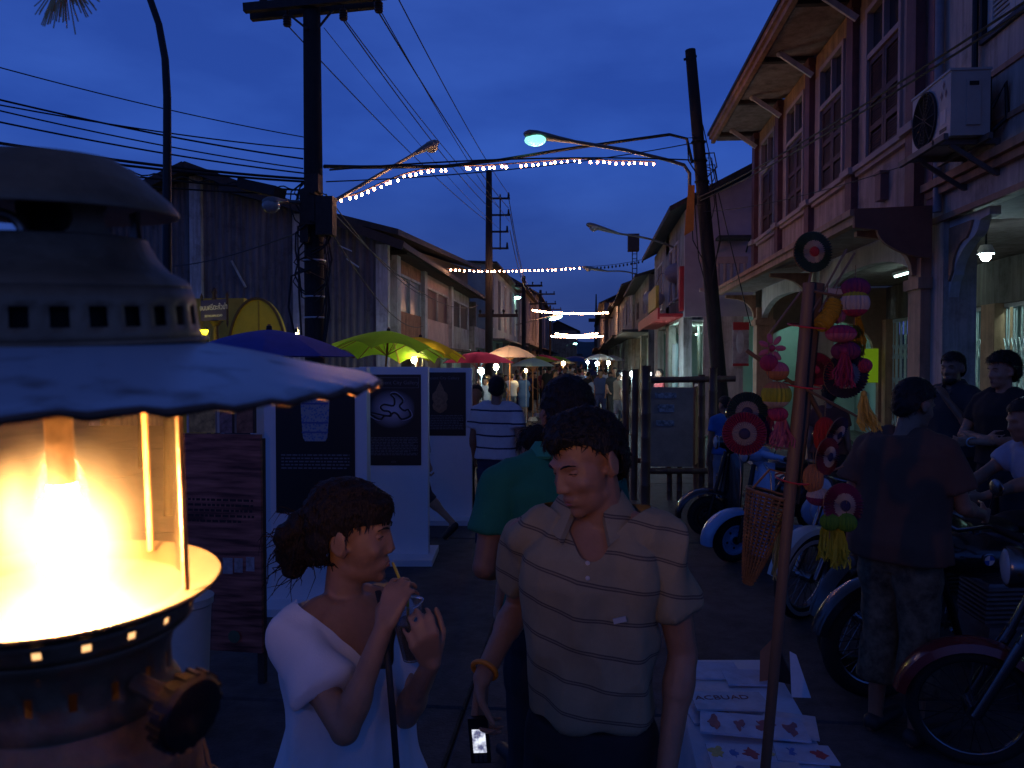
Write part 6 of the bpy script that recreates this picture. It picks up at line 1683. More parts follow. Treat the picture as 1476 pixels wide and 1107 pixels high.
def face_parts(t, HM, S_, lip_col, brow=HAIR, open_=.6, voxel=None, skn=0):
    M = S_ @ HM
    for sd in (1, -1):
        e = MB(); e.ball((sd * .0315, .0655, .0085), .0122, 14, 10); e.v = [tuple(M @ Vector(p)) for p in e.v]; eo = e.build('eye', EYEW, t, 60)
        i_ = MB(); i_.ball((sd * .0315, .0737, .0060), (.0056, .0046, .0056), 10, 8); i_.v = [tuple(M @ Vector(p)) for p in i_.v]; i_.build('iris', IRIS, eo, 60)
        l = MB(); l.lathe([(.0128, -.001), (.0131, .003), (.0118, .0075), (.008, .0110), (0, .0132)], 16); 
        Ml = M @ Matrix.Translation((sd * .0315, .0650, .0085)) @ Matrix.Rotation(R(-62 + 40 * open_), 4, 'X'); l.v = [tuple(Ml @ Vector(p)) for p in l.v]; l.build('eyelid', skin(skn), t, 60)
        b = MB(); b.tube([(sd * (.0195 + .025 * q_ / 6), .0800 - .0075 * (q_ / 6) ** 2, .0085 + (.0045 * open_ + .0005) * math.sin(math.pi * q_ / 6) - .002 * (1 - open_)) for q_ in range(7)], [.0006, .0011, .0013, .0014, .0014, .0013, .0008], 5); b.v = [tuple(M @ Vector(p)) for p in b.v]; b.build('eyelashes', brow, t, 60)
        b = MB(); pts = [(sd * .014, .0905, .0265), (sd * .026, .0890, .0315), (sd * .038, .0820, .0320), (sd * .049, .0710, .0270)]
        b.tube(pts, [.0022, .0034, .0030, .0012], 6, sq=.8); b.v = [tuple(M @ Vector(p)) for p in b.v]; b.build('eyebrow', brow, t, 60)
    lm = mat('lips_' + lip_col[0], lip_col[1], .4, var=.08, scale=60)
    for nm, z, yy, r, w in (('upper_lip', -.0568, .0905, .0042, .020), ('lower_lip', -.0660, .0905, .0050, .018)):
        b = MB(); pts = [(-w, yy - .010, -.0605), (-w * .5, yy - .0015, z), (0, yy + .0012, z - .0002), (w * .5, yy - .0015, z), (w, yy - .010, -.0605)]
        b.tube(pts, [.0008, r * .85, r, r * .85, .0008], 8, sq=.85); b.v = [tuple(M @ Vector(p)) for p in b.v]; b.build(nm, lm, t, 60)
# ---------------------------------------------------------------- cloth materials
def striped(name, base, line, step, width, slope=.0, double=False, wob=.012, phase=0.0):
    m = mat(name, base, .85, var=.08, scale=30, bump=.15, bscale=300)
    n, l = m.node_tree.nodes, m.node_tree.links; b = n['Principled BSDF']
    def nd(op, a, c=None):
        x = n.new('ShaderNodeMath'); x.operation = op
        for i, q in enumerate((a, c)):
            if q is None: continue
            if isinstance(q, (int, float)): x.inputs[i].default_value = q
            else: l.new(q, x.inputs[i])
        return x.outputs[0]
    tc = n.new('ShaderNodeTexCoord'); sp = n.new('ShaderNodeSeparateXYZ'); nz = n.new('ShaderNodeTexNoise'); nz.inputs['Scale'].default_value = 3.2
    l.new(tc.outputs['Object'], sp.inputs[0]); l.new(tc.outputs['Object'], nz.inputs['Vector'])
    z = nd('ADD', nd('ADD', sp.outputs['Z'], nd('MULTIPLY', sp.outputs['X'], slope)), nd('MULTIPLY', nz.outputs[0], wob * 4))
    fr = nd('FRACT', nd('ADD', nd('MULTIPLY', z, 1 / step), phase))
    on = nd('LESS_THAN', fr, width / step)
    if double:
        mid = nd('LESS_THAN', nd('ABSOLUTE', nd('SUBTRACT', fr, width / step * .5)), width / step * .16); on = nd('MULTIPLY', on, nd('SUBTRACT', 1.0, nd('MULTIPLY', mid, .75)))
    mx = n.new('ShaderNodeMix'); mx.data_type = 'RGBA'; l.new(on, mx.inputs[0])
    src = b.inputs['Base Color'].links[0].from_socket; l.new(src, mx.inputs[6]); mx.inputs[7].default_value = (*line, 1); l.new(mx.outputs[2], b.inputs['Base Color'])
    return m
def cloth(name, c, var=.10): return mat('cloth_' + name, c, .88, var=var, scale=14, bump=.12, bscale=260)
DARKTR = cloth('dark_trousers', (.018, .018, .024)); JEAN = cloth('jeans', (.045, .055, .10)); SHOE = mat('shoe_dark', (.03, .025, .025), .6, var=.2)
def lp(loc, yaw, k, P_):
    return Matrix.Rotation(-yaw, 3, 'Z') @ (Vector(P_) - Vector(loc)) / k
def hl_short(c):
    if c.z > .070: return True
    if c.y > .045: return c.z > .066 - .010 * (abs(c.x) < .03)
    if c.y > .005: return c.z > .064 - (.045 - c.y) / .04 * .060
    if abs(c.x) > .058 and -.035 < c.y and c.z < .020: return False
    return c.z > -.052 - .03 * (c.y < -.06)
def polo_cut(c):                                  # open neck and placket
    return (c.y > .0 and c.z > 1.352 and abs(c.x + .014) < .007 + .056 * (c.z - 1.352) / .085) or c.z > 1.462
def collar_piece(t, f, S_, m, open_w=.055, r0=.066, drop=.045, name='collar'):
    b = MB(); n = 30; a0, a1 = R(90 + 32), R(90 + 360 - 32)
    for i in range(n + 1):
        a = a0 + (a1 - a0) * i / n; e = abs(i / n - .5) * 2; fr = max(0, (e - .62) / .38)
        c, s = math.cos(a), math.sin(a); cy = -.012 + .010 * fr
        b.v += [(r0 * .98 * c, cy + r0 * .98 * s, 1.462 - .026 * fr), (r0 * 1.10 * c, cy + r0 * 1.10 * s, 1.500 - .044 * fr), (r0 * (1.62 + .10 * fr) * c, cy + r0 * (1.48 + .42 * fr) * s, 1.494 - drop - .060 * fr), (r0 * 1.54 * c, cy + r0 * (1.40 + .40 * fr) * s, 1.486 - drop - .060 * fr)]
    for i in range(n):
        for q in range(4): a_ = i * 4 + q; b_ = i * 4 + (q + 1) % 4; b.f.append((a_, b_, b_ + 4, a_ + 4)); b.mi.append(0)
    b.f += [(3, 2, 1, 0), (n * 4, n * 4 + 1, n * 4 + 2, n * 4 + 3)]; b.mi += [0, 0]
    b.v = [tuple(f.Mu @ Vector(p) * f.k) for p in b.v]
    return b.build(name, m, t, 50)

# ---------------------------------------------------------------- the man in the striped beige polo shirt
MY = 1.96
loc1 = Vector((XU(853, MY), MY, 0)); yaw1 = R(180 - 9)
POLO = striped('polo_beige', (.31, .26, .16), (.10, .075, .06), .078, .0095, -.20, True, .010, .25)
f1 = Fig(1.69, head=(-40, -20, 4), build=.85, arms={'neck': (-.030, -.006, 1.435), 'head': (-.03, .012, 1.575), 'shr': (.172, -.008, 1.372), 'shl': (-.172, -.008, 1.378), 'elr': (.225, -.165, 1.150), 'wrr': (.268, .045, 1.02), 'ell': (-.222, -.03, 1.10), 'wrl': (-.190, .08, .86)})
f1.j['hdr'] = Vector((.03, .22, -1)); f1.j['hnr'] = Vector((-.85, .1, 0)); f1.curl['r'] = (38, 45, 25); f1.thumb['r'] = (30, 25)
t1, HM1, S1 = person('young man in a beige striped polo shirt looking down to his side, phone in hand', loc1, yaw1, f1, .0056, 0, POLO, (DARKTR, 1.0, .02), detail=True, shoes=SHOE, sleeves=.60,
                     shirt_kw=dict(g=.015, z0=.945, cut=polo_cut, folds=(.024, 8.5, .42), cuff=.064, sr=.055, voxel=.007, flare=.05, smooth=9))
face_parts(t1, HM1, S1, ('rose', (.30, .10, .085)), open_=.25)
hair_cap(t1, HM1, S1, HAIR, hl_short, 1.12, .006, 2200, .020, .15, [((0, .045, .085), (.055, .045, .030)), ((.02, .0, .105), (.055, .07, .03))], 3, tuft=.0080, swirl=.8)
collar_piece(t1, f1, S1, POLO)
for z in (1.343, 1.308):
    b = MB(); b.lathe([(0, .003), (.005, .002), (.0055, 0), (0, 0)], 12, Matrix.Translation((-.012, .1345, z)) @ Matrix.Rotation(R(-90), 4, 'X')); b.build('button', WHITEP, t1)
b = MB(); b.box((-.085, .128, 1.215), (.03, .004, .012), (0, R(14), R(10))); b.build('chest_emblem', mat('emblem_white', (.5, .5, .5), .7), t1, 0)
q = f1.j['wrr']; d_ = (f1.j['elr'] - q).normalized(); Mq = d_.to_track_quat('Z', 'Y').to_matrix()
b = MB(); b.torus(q + d_ * .018, .0315, .0065, 24, 8, Mq); b.build('wristband', mat('band_orange', (.70, .24, .02), .5, var=.05), t1)
# phone held in his right hand: a thing of its own
W1m = Matrix.Translation(loc1) @ Matrix.Rotation(yaw1, 4, 'Z')
hp = W1m @ (q + Vector((-.010, .052, -.135)))
ph = thing('phone', 'black mobile phone with a lit screen in the polo man\'s lowered hand', 'phone', hp, (R(6), R(-4), yaw1 + R(180 + 10)))
b = MB(); b.bx(-.024, .024, -.007, .007, -.058, .058); b.build('case', mat('phone_black', (.01, .01, .012), .3, var=0), ph, 0)
SCR = bpy.data.materials.new('phone_screen'); SCR.use_nodes = True
n_, l_ = SCR.node_tree.nodes, SCR.node_tree.links; tc = n_.new('ShaderNodeTexCoord'); vz = n_.new('ShaderNodeTexNoise'); vz.inputs['Scale'].default_value = 60; rp_ = n_.new('ShaderNodeValToRGB')
rp_.color_ramp.elements[0].color = (.10, .10, .16, 1); rp_.color_ramp.elements[1].color = (.85, .90, 1, 1); rp_.color_ramp.elements[0].position = .38; rp_.color_ramp.elements[1].position = .6
l_.new(tc.outputs['Object'], vz.inputs['Vector']); l_.new(vz.outputs[0], rp_.inputs[0]); l_.new(rp_.outputs[0], n_['Principled BSDF'].inputs['Emission Color']); n_['Principled BSDF'].inputs['Emission Strength'].default_value = 1.1
b = MB(); b.bx(-.016, .016, -.0085, -.0072, -.030, .030); b.build('screen', SCR, ph, 0)
b = MB()
for r_ in range(3):
    for c_ in range(3): b.bx(-.015 + .011 * c_, -.007 + .011 * c_, -.0085, -.0072, -.054 + .007 * r_, -.049 + .007 * r_)
b.build('keypad', mat('phone_keys', (.06, .06, .07), .4), ph, 0)

# ---------------------------------------------------------------- the woman in the white shirt with the drink
WY = 1.68
loc2 = Vector((XU(497, WY), WY, 0)); yaw2 = R(-122); k2 = 1.54 / 1.70
L2 = lambda u, v, Y: lp(loc2, yaw2, k2, PY(u, v, Y))
f2 = Fig(1.54, True, head=(36, -4, 3), arms={'elr': L2(497, 1052, 1.46), 'wrr': L2(553, 905, 1.50), 'ell': L2(585, 1030, 1.66), 'wrl': L2(622, 955, 1.52)})
f2.j['hdr'] = L2(574, 848, 1.535) - f2.j['wrr']; f2.j['hnr'] = L2(600, 890, 1.60) - f2.j['wrr']; f2.curl['r'] = (30, 45, 30); f2.thumb['r'] = (35, 30)
f2.j['hdl'] = L2(606, 905, 1.47) - f2.j['wrl']; f2.j['hnl'] = L2(596, 905, 1.60) - f2.j['wrl']; f2.curl['l'] = (35, 45, 30); f2.thumb['l'] = (40, 30)
WTEE = cloth('white_tee', (.72, .72, .76), .05)
def vneck(c):
    w = .105 + (.0 if c.y < 0 else .0)
    if c.z > 1.412 and abs(c.x) < .108: return True
    return c.y > -.01 and c.z > 1.292 and abs(c.x) < .012 + .096 * (c.z - 1.292) / .12
t2, HM2, S2 = person('young woman in a loose white shirt with her dark hair tied up, sipping a drink', loc2, yaw2, f2, .0054, 0, WTEE, (JEAN, 1.0, .01), detail=True, shoes=SHOE, sleeves=.62,
                     shirt_kw=dict(g=.021, z0=.80, cut=vneck, folds=(.024, 9, .40), cuff=.066, sr=.054, voxel=.0075, flare=.16, smooth=8))
face_parts(t2, HM2, S2, ('soft', (.34, .12, .10)), open_=.5)
def hl_w(c):
    if c.z > .050: return True
    if c.y > .030: return c.z > .040
    if c.y > -.005: return c.z > .040 - (.030 - c.y) / .035 * .055
    if abs(c.x) > .055 and c.y > -.030 and c.z < .012: return False
    return c.z > -.070 or c.y < -.075
hair_cap(t2, HM2, S2, HAIRB, hl_w, 1.15, .006, 1500, .018, .5, [((0, .045, .075), (.060, .050, .036)), ((0, -.03, .085), (.068, .075, .050)), ((0, -.075, -.035), (.055, .045, .05))], 5, tuft=.0060, swirl=.5)
hb = MB()
for c, r in (((0, -.122, -.035), .050), ((.018, -.142, -.010), .038), ((-.016, -.150, -.058), .036), ((0, -.112, .01), .046), ((.0, -.135, -.085), .030)):
    b = MB(); b.ball(c, r, 14, 10); hb.add(b.v, b.f, S2 @ HM2)
bun = remesh(hb, .006, 'hair_bun', HAIRB, t2, 2, None, None, (.006, 38, 1))
rnd = random.Random(9); b = MB(); Mb = S2 @ HM2
for _ in range(90):
    v = bun.data.vertices[rnd.randrange(len(bun.data.vertices))]; p = v.co.copy(); dn = Mb.to_3x3() @ Vector((rnd.uniform(-.4, .4), rnd.uniform(-1.0, .2), rnd.uniform(-1.2, .3))); dn.normalize(); L_ = rnd.uniform(.015, .06)
    b.tube([p - v.normal * .003, p + (v.normal * .5 + dn) * L_ * .5, p + (dn * 1.1 + Vector((0, 0, -.4))) * L_], [.0014, .0011, .0004], 3, cap=False)
o = b.build('loose_hair', HAIRB, bun, 60, fix=False); o['kind'] = 'stuff'
# rolled cuffs are part of her shirt; a bag strap crosses it
b = MB(); b.tube([PY(545, 852, 1.60), PY(553, 890, 1.545), PY(560, 960, 1.49), PY(566, 1030, 1.48), PY(572, 1110, 1.50), PY(560, 1300, 1.55)], .0065, 8, sq=.4); b.v = [tuple(Matrix.Rotation(-yaw2, 3, 'Z') @ (Vector(p) - loc2)) for p in b.v]; b.build('bag_strap', mat('strap_black', (.012, .012, .014), .6, var=0), t2)
# cup and straw
cu = thing('drink_cup', 'clear plastic cup of dark iced drink with a straw held by the woman', 'cup', PY(598, 948, 1.575), (R(4), R(-8), 0))
CUPG = mat('cup_plastic', (.85, .87, .9), .08, var=0, trans=.92, spec=.6)
b = MB(); b.lathe([(0, 0), (.024, 0), (.034, .112), (.0362, .114), (.0362, .1165), (.0335, .1165), (.0325, .112), (.0228, .0016), (0, .0016)], 32); b.build('cup', CUPG, cu, 40)
b = MB(); b.lathe([(0, .004), (.0222, .004), (.0288, .078), (0, .078)], 28); b.build('drink', mat('drink_dark', (.02, .010, .006), .1, var=0), cu, 40)
mouth = S2 @ HM2 @ Vector((0, .103, -.061)); mouth = Matrix.Translation(loc2) @ Matrix.Rotation(yaw2, 4, 'Z') @ mouth
inv = wm(cu).inverted(); b = MB(); b.tube([inv @ mouth, (inv @ mouth).lerp(Vector((.004, 0, .12)), .35) + Vector((0, 0, .004)), (.004, .0, .12), (-.008, 0, .02)], .0032, 8); b.build('straw', mat('straw_yellow', (.75, .55, .05), .4, var=0), cu, 60)

# ---------------------------------------------------------------- man in the green polo behind them
loc3 = Vector((XU(806, 2.62), 2.62, 0)); yaw3 = R(14)
GREENP = cloth('green_polo', (.012, .17, .10))
f3 = Fig(1.75, head=(4, -6, 0), build=.92, lean=4, arms={'neck': (.03, -.012, 1.435), 'shr': (.155, -.008, 1.37), 'ell': (-.245, -.02, 1.11), 'wrl': (-.14, .20, 1.04), 'elr': (.19, .03, 1.10), 'wrr': (.14, .20, 1.05)})
t3, HM3, S3 = person('man in a green polo shirt seen from behind, standing behind the beige polo man', loc3, yaw3, f3, .009, 1, GREENP, (DARKTR, 1.0, .02), detail=True, shoes=SHOE, sleeves=.62, shirt_kw=dict(g=.020, z0=.93, folds=(.010, 8, .45), cuff=.078))
hair_cap(t3, HM3, S3, HAIR, hl_short, 1.14, .009, 900, .026, .2, [((0, -.06, .06), (.06, .05, .05))], 11)
collar_piece(t3, f3, S3, mat('cloth_green_collar', (.03, .26, .16), .85, var=.08), drop=.04)
loc4 = Vector((XU(778, 3.5), 3.5, 0))
f4 = Fig(1.52, True, head=(20, -8, 0), arms={'elr': (.2, .05, 1.12), 'wrr': (.12, .24, 1.05)})
t4, HM4, S4 = person('woman with brown hair almost hidden behind the green polo man\'s shoulder', loc4, R(30), f4, .011, 2, cloth('dark_plum', (.05, .02, .03)), (DARKTR, 1.0, .01), shoes=SHOE, sleeves=.5, shirt_kw=dict(g=.016))
hair_cap(t4, HM4, S4, HAIRB, hl_w, 1.16, .010, 400, .06, .6, [((0, -.06, -.04), (.065, .05, .08))], 12)
# walking man in the white shirt with dark stripes
SY5 = 7.45
STR5 = striped('tee_striped', (.58, .56, .58), (.03, .03, .06), .115, .016, .03, False, .008, .1)
f5 = Fig(1.68, head=(5, -2, 0), build=1.06, arms={'elr': (.24, -.10, 1.10), 'wrr': (.25, .03, .88), 'ell': (-.24, .03, 1.10), 'wrl': (-.25, .16, .90)}, legs={'knr': (.10, .10, .49), 'anr': (.10, .03, .10), 'toer': (.12, .22, .06), 'knl': (-.09, -.03, .48), 'anl': (-.10, -.20, .12), 'toel': (-.11, -.04, .03)})
t5, HM5, S5 = person('man in a white shirt with dark stripes walking away up the street', Vector((XU(716, SY5), SY5, 0)), R(-4), f5, .013, 1, STR5, (cloth('navy_trousers', (.03, .035, .07)), 1.0, .025), shoes=SHOE, sleeves=.6, shirt_kw=dict(g=.026, z0=.92, folds=(.012, 7, .4), cuff=.085))
hair_cap(t5, HM5, S5, HAIR, hl_short, 1.10, .012, 200, .02, .2, None, 13)
f6 = Fig(1.55, head=(0, 0, 0), build=1.1)
t6, HM6, S6 = person('person in a bright red shirt half hidden behind the last white panel', Vector((XU(686, 9.3), 9.3, 0)), R(160), f6, .016, 1, cloth('red_tee', (.50, .02, .02)), (DARKTR, 1.0, .02), shoes=SHOE, sleeves=.55, shirt_kw=dict(g=.03, z0=.84))
hair_cap(t6, HM6, S6, HAIR, hl_short, 1.10, .014, 120, .02, .2, None, 14)
f7 = Fig(1.62, head=(0, 0, 0), arms={'ell': (-.22, -.12, 1.10), 'wrl': (-.24, -.18, .86), 'elr': (.22, .08, 1.1), 'wrr': (.22, .24, .92)}, legs={'knl': (-.09, -.12, .50), 'anl': (-.09, -.40, .22), 'toel': (-.10, -.34, .06), 'knr': (.09, .16, .49), 'anr': (.09, .14, .09), 'toer': (.10, .32, .03)})
t7, HM7, S7 = person('person in a pale blue shirt striding past between the white panels', Vector((XU(601, 7.95), 7.95, 0)), R(88), f7, .015, 2, cloth('pale_blue', (.40, .42, .55)), (cloth('grey_shorts', (.06, .05, .06)), .62, .02), shoes=SHOE, sleeves=.6, shirt_kw=dict(g=.02))
hair_cap(t7, HM7, S7, HAIR, hl_short, 1.10, .014, 120, .02, .2, None, 15)
# child in blue behind the bamboo frame
f8 = Fig(1.42, head=(20, -10, 0))
t8, HM8, S8 = person('youngster in a blue tee shirt standing right of the bamboo frame', Vector((XU(1047, 9.4), 9.4, 0)), R(15), f8, .013, 1, cloth('blue_tee', (.04, .16, .42)), (cloth('pale_jeans', (.22, .24, .30)), .75, .02), shoes=SHOE, sleeves=.55, shirt_kw=dict(g=.024, z0=.90))
hair_cap(t8, HM8, S8, HAIR, hl_short, 1.12, .011, 200, .02, .2, None, 16)

# ---------------------------------------------------------------- people at the right
CAMO = mat('cloth_camo', (.12, .10, .065), .9, var=.75, scale=16)
loc9 = Vector((XU(1300, 3.95), 3.95, 0)); yaw9 = R(-52)
f9 = Fig(1.73, head=(-14, -18, 0), build=1.16, lean=6, arms={'elr': (.24, .10, 1.12), 'wrr': (.20, .34, 1.06), 'ell': (-.25, -.02, 1.10), 'wrl': (-.25, .10, .88)})
t9, HM9, S9 = person('stout man in a brown tee shirt and camouflage shorts with his back turned', loc9, yaw9, f9, .009, 1, cloth('brown_tee', (.12, .055, .035)), (CAMO, .80, .045), detail=True, shoes=SHOE, sleeves=.68, shirt_kw=dict(g=.030, z0=.86, folds=(.014, 6.5, .4), cuff=.090))
hair_cap(t9, HM9, S9, HAIR, hl_short, 1.12, .009, 700, .022, .2, None, 17)
loc10 = Vector((XU(1374, 6.6), 6.6, .125)); yaw10 = R(118)
f10 = Fig(1.76, head=(12, -4, 0), build=1.12, arms={'elr': (.26, .04, 1.10), 'wrr': (.16, .24, 1.02), 'ell': (-.25, .10, 1.12), 'wrl': (-.12, .20, 1.34)})
f10.j['hdl'] = Vector((.4, .2, .8))
t10, HM10, S10 = person('bearded man in a dark polo shirt standing beside the white column', loc10, yaw10, f10, .010, 1, cloth('charcoal_polo', (.035, .036, .042)), (DARKTR, 1.0, .02), detail=True, shoes=SHOE, sleeves=.6, shirt_kw=dict(g=.024, z0=.92, folds=(.012, 7, .45), cuff=.082))
hair_cap(t10, HM10, S10, HAIR, hl_short, 1.13, .010, 700, .024, .2, None, 18)
face_parts(t10, HM10, S10, ('dark', (.20, .08, .07)), open_=.5, skn=1)
b = MB(); b.ball((0, .050, -.085), (.052, .042, .036), 16, 12); b.v = [tuple(S10 @ HM10 @ Vector(p)) for p in b.v]; b.v = [p for p in b.v]; b.build('beard', HAIR, t10, 60)
collar_piece(t10, f10, S10, cloth('charcoal_polo', (.035, .036, .042)))
loc11 = Vector((XU(1447, 6.0), 6.0, .125)); yaw11 = R(112)
f11 = Fig(1.74, head=(-6, -4, 0), build=1.0, arms={'elr': (.24, .10, 1.12), 'wrr': (-.04, .18, 1.12), 'ell': (-.24, .10, 1.11), 'wrl': (.05, .22, 1.09)})
t11, HM11, S11 = person('man with bushy curly hair and crossed arms in a black tee at the right edge', loc11, yaw11, f11, .010, 0, cloth('black_tee', (.014, .013, .015)), (DARKTR, 1.0, .02), detail=True, shoes=SHOE, sleeves=.6, shirt_kw=dict(g=.022, z0=.93, folds=(.010, 8, .45)))
hair_cap(t11, HM11, S11, HAIR, hl_short, 1.26, .010, 1400, .034, .0, [((0, -.02, .08), (.085, .085, .07))], 19, tuft=.014, swirl=1.4)
face_parts(t11, HM11, S11, ('dark', (.20, .08, .07)), open_=.5, skn=0)
q = f11.j['wrl']; b = MB(); b.torus(q, .034, .006, 20, 6, (R(20), R(70), 0)); b.v = [tuple(Vector(p) * f11.k) for p in b.v]; b.build('watch', STEEL, t11)
loc12 = Vector((XU(1548, 4.75), 4.75, 0)); yaw12 = R(96)
f12 = Fig(1.66, head=(0, -14, 0), build=1.05, lean=28, arms={'elr': (.24, .36, 1.18), 'wrr': (.20, .55, 1.06), 'ell': (-.24, .40, 1.20), 'wrl': (-.14, .60, 1.10)})
t12, HM12, S12 = person('person in a pale blue and white shirt leaning over the motorcycles at the right edge', loc12, yaw12, f12, .010, 1, cloth('pale_shirt', (.30, .34, .46)), (DARKTR, 1.0, .02), shoes=SHOE, sleeves=.6, detail=True, shirt_kw=dict(g=.024, z0=.92, folds=(.012, 7, .45)))
hair_cap(t12, HM12, S12, HAIR, hl_short, 1.12, .010, 400, .024, .2, None, 20)
f13 = Fig(1.60, True, head=(0, -10, 0))
t13, HM13, S13 = person('dark haired person behind the hanging toys by the lit archway', Vector((XU(1196, 8.4), 8.4, 0)), R(-20), f13, .014, 1, cloth('rust_shirt', (.16, .05, .03)), (DARKTR, 1.0, .02), shoes=SHOE, shirt_kw=dict(g=.02))
hair_cap(t13, HM13, S13, HAIR, hl_w, 1.14, .012, 300, .05, .5, [((0, -.06, -.05), (.06, .05, .08))], 21)

# ---------------------------------------------------------------- the crowd further up the street: every figure on its own
rnd = random.Random(21)
proto = {}
def crowd(label, u, vtop, Y, yaw, shirt_c, tr_c, kind='m', group='people in the market up the street', hairc=None):
    """kind: m man, w woman, d woman in a dress; built once each, then copied with its parts"""
    H = {'m': 1.67, 'w': 1.57, 'd': 1.57, 's': 1.64}[kind]
    if kind not in proto:
        fem = kind in ('w', 'd')
        f = Fig(H, fem, head=(0, -4, 0), build=1.04, arms={'elr': (.22, .04, 1.11), 'wrr': (.16, .22, 1.02)} if kind != 's' else {'elr': (.23, -.12, 1.10), 'wrr': (.24, -.05, .87), 'ell': (-.23, .08, 1.1), 'wrl': (-.24, .20, .90)},
                legs={'knr': (.10, .12, .49), 'anr': (.10, .10, .09), 'toer': (.12, .28, .04), 'knl': (-.09, -.05, .48), 'anl': (-.10, -.22, .13), 'toel': (-.11, -.08, .03)} if kind == 's' else None)
        t, HM, S_ = person('x', (0, 0, 0), 0, f, .024, 1, cloth('proto', (.5, .5, .5)), None if kind == 'd' else (DARKTR, 1.0, .02), shoes=None, hands=False, sleeves=.55, shirt_kw=dict(g=.024, z0=.48 if kind == 'd' else .92, flare=.10 if kind == 'd' else .05))
        if kind == 'd':
            pass
        hair_cap(t, HM, S_, HAIR, hl_w if fem else hl_short, 1.13, .02, 0, extra=[((0, -.06, -.06), (.06, .045, .09))] if fem else None)
        for c in t.children:
            for s_ in c.material_slots: pass
        proto[kind] = t; o = t; first = True
    else:
        o = copy_tree(proto[kind])
    x = XU(u, Y); p = PY(u, vtop, Y); h = max(1.42, min(p.z, 1.80)); s = h / H
    o.location = (x, Y, 0); o.rotation_euler = (0, 0, R(yaw)); o.scale = (s, s, s)
    o['label'] = label; o['group'] = group
    for c in o.children:
        nm = c.name.split('.')[0]
        col = shirt_c if nm == 'shirt' else tr_c if nm == 'trousers' else None
        if col is None: continue
        mm = cloth('crowd_%02d%02d%02d' % tuple(int(v * 99) for v in col), col)
        c.material_slots[0].link = 'OBJECT'; c.material_slots[0].material = mm
    return o
BLK = (.015, .015, .018); WHT = (.62, .60, .60); NVY = (.03, .04, .12); GRY = (.20, .20, .22); PNK = (.50, .20, .22)
crowd('woman in a loose blue dress walking away between the stalls', 755, 537, 25.0, 5, (.06, .14, .34), BLK, 'd')
crowd('woman in a short black dress standing beyond the blue dress', 771, 537, 30.5, 170, (.02, .02, .02), BLK, 'd')
crowd('person in a white shirt left of the blue dress', 737, 538, 24.0, 20, WHT, GRY, 'm')
crowd('person in a dark shirt bending to the stall under the blush white umbrella', 722, 538, 22.5, 60, BLK, NVY, 's')
crowd('pale shirted seller at the stall beside the warm bulb', 711, 542, 22.8, 200, (.55, .42, .34), BLK, 'w')
crowd('seller in a light shirt under the dark red umbrella', 699, 543, 20.5, 190, (.55, .50, .45), BLK, 'w')
crowd('person in a pink top walking behind the black dress', 780, 535, 34.0, 0, PNK, GRY, 'w')
crowd('man in a black shirt in the middle of the road ahead', 792, 527, 27.0, 4, BLK, NVY, 's')
crowd('person in a salmon shirt just left of the green polo man', 808, 536, 30.0, 10, (.48, .18, .13), NVY, 'w')
crowd('man in a grey shirt right of the middle of the road', 822, 527, 38.0, -10, GRY, BLK, 's')
crowd('person in a white tee shirt near the centre of the crowd', 829, 533, 34.0, 20, WHT, NVY, 'm')
crowd('person in a dim blue shirt beside the centre white tee', 843, 533, 33.0, 170, (.08, .12, .25), BLK, 'w')
crowd('person in a pale blue tee shirt right of the green polo man\'s head', 856, 541, 25.0, 0, (.30, .36, .48), NVY, 'w')
crowd('person in a bright white shirt under the lit white umbrella', 873, 531, 30.0, 10, (.70, .68, .66), GRY, 'm')
crowd('tall man in black near the bamboo frame', 886, 530, 22.0, 185, BLK, BLK, 'm')
crowd('person in a khaki shirt just left of the bamboo frame', 893, 534, 20.0, -60, (.30, .26, .17), GRY, 's')
crowd('person in an orange shirt by the stall on the right', 863, 540, 28.0, 90, (.60, .24, .05), BLK, 'w')
crowd('person in a dark red top on the right footway', 951, 532, 19.6, 100, (.30, .04, .04), BLK, 'm')
crowd('dark figure in the doorway beyond the bamboo frame', 983, 512, 21.4, 100, BLK, BLK, 'm')
mid = [(703, 541, 21.5, 'w', 'sleeveless grey', GRY), (729, 541, 26, 'm', 'brown', (.14, .07, .04)), (746, 540, 27, 'w', 'black', BLK), (764, 537, 29, 'm', 'navy', NVY), (784, 532, 30, 'm', 'maroon', (.16, .03, .04)), (800, 533, 25, 's', 'black', BLK), (815, 529, 28, 'm', 'olive', (.10, .10, .05)), (835, 531, 29, 's', 'white', WHT), (848, 536, 27, 'm', 'black', BLK), (866, 533, 24, 's', 'dark blue', (.03, .05, .14)), (880, 536, 26, 'w', 'beige', (.4, .36, .3)), (900, 534, 25, 'm', 'black', BLK), (690, 545, 19.6, 'w', 'dark', BLK)]
for u, v, Y, kd, cn, cc in mid:
    crowd('person in a %s top %s' % (cn, 'by the stalls on the left of the road' if u < 790 else 'in the road left of centre' if u < 825 else 'in the road right of centre' if u < 870 else 'by the bamboo frame end of the crowd'), u, v, Y, rnd.uniform(0, 360), cc, rnd.choice([BLK, NVY]), kd)
far = [(786, 523, 44), (797, 525, 48), (803, 527, 42), (812, 528, 46), (818, 523, 55), (826, 525, 50), (833, 527, 46), (838, 524, 58), (845, 527, 44), (851, 526, 50), (858, 528, 42), (866, 527, 46), (790, 527, 40), (776, 529, 40), (840, 530, 39), (815, 531, 40), (806, 524, 62), (829, 522, 64), (848, 523, 62), (764, 531, 38), (752, 531, 36), (745, 533, 30)]
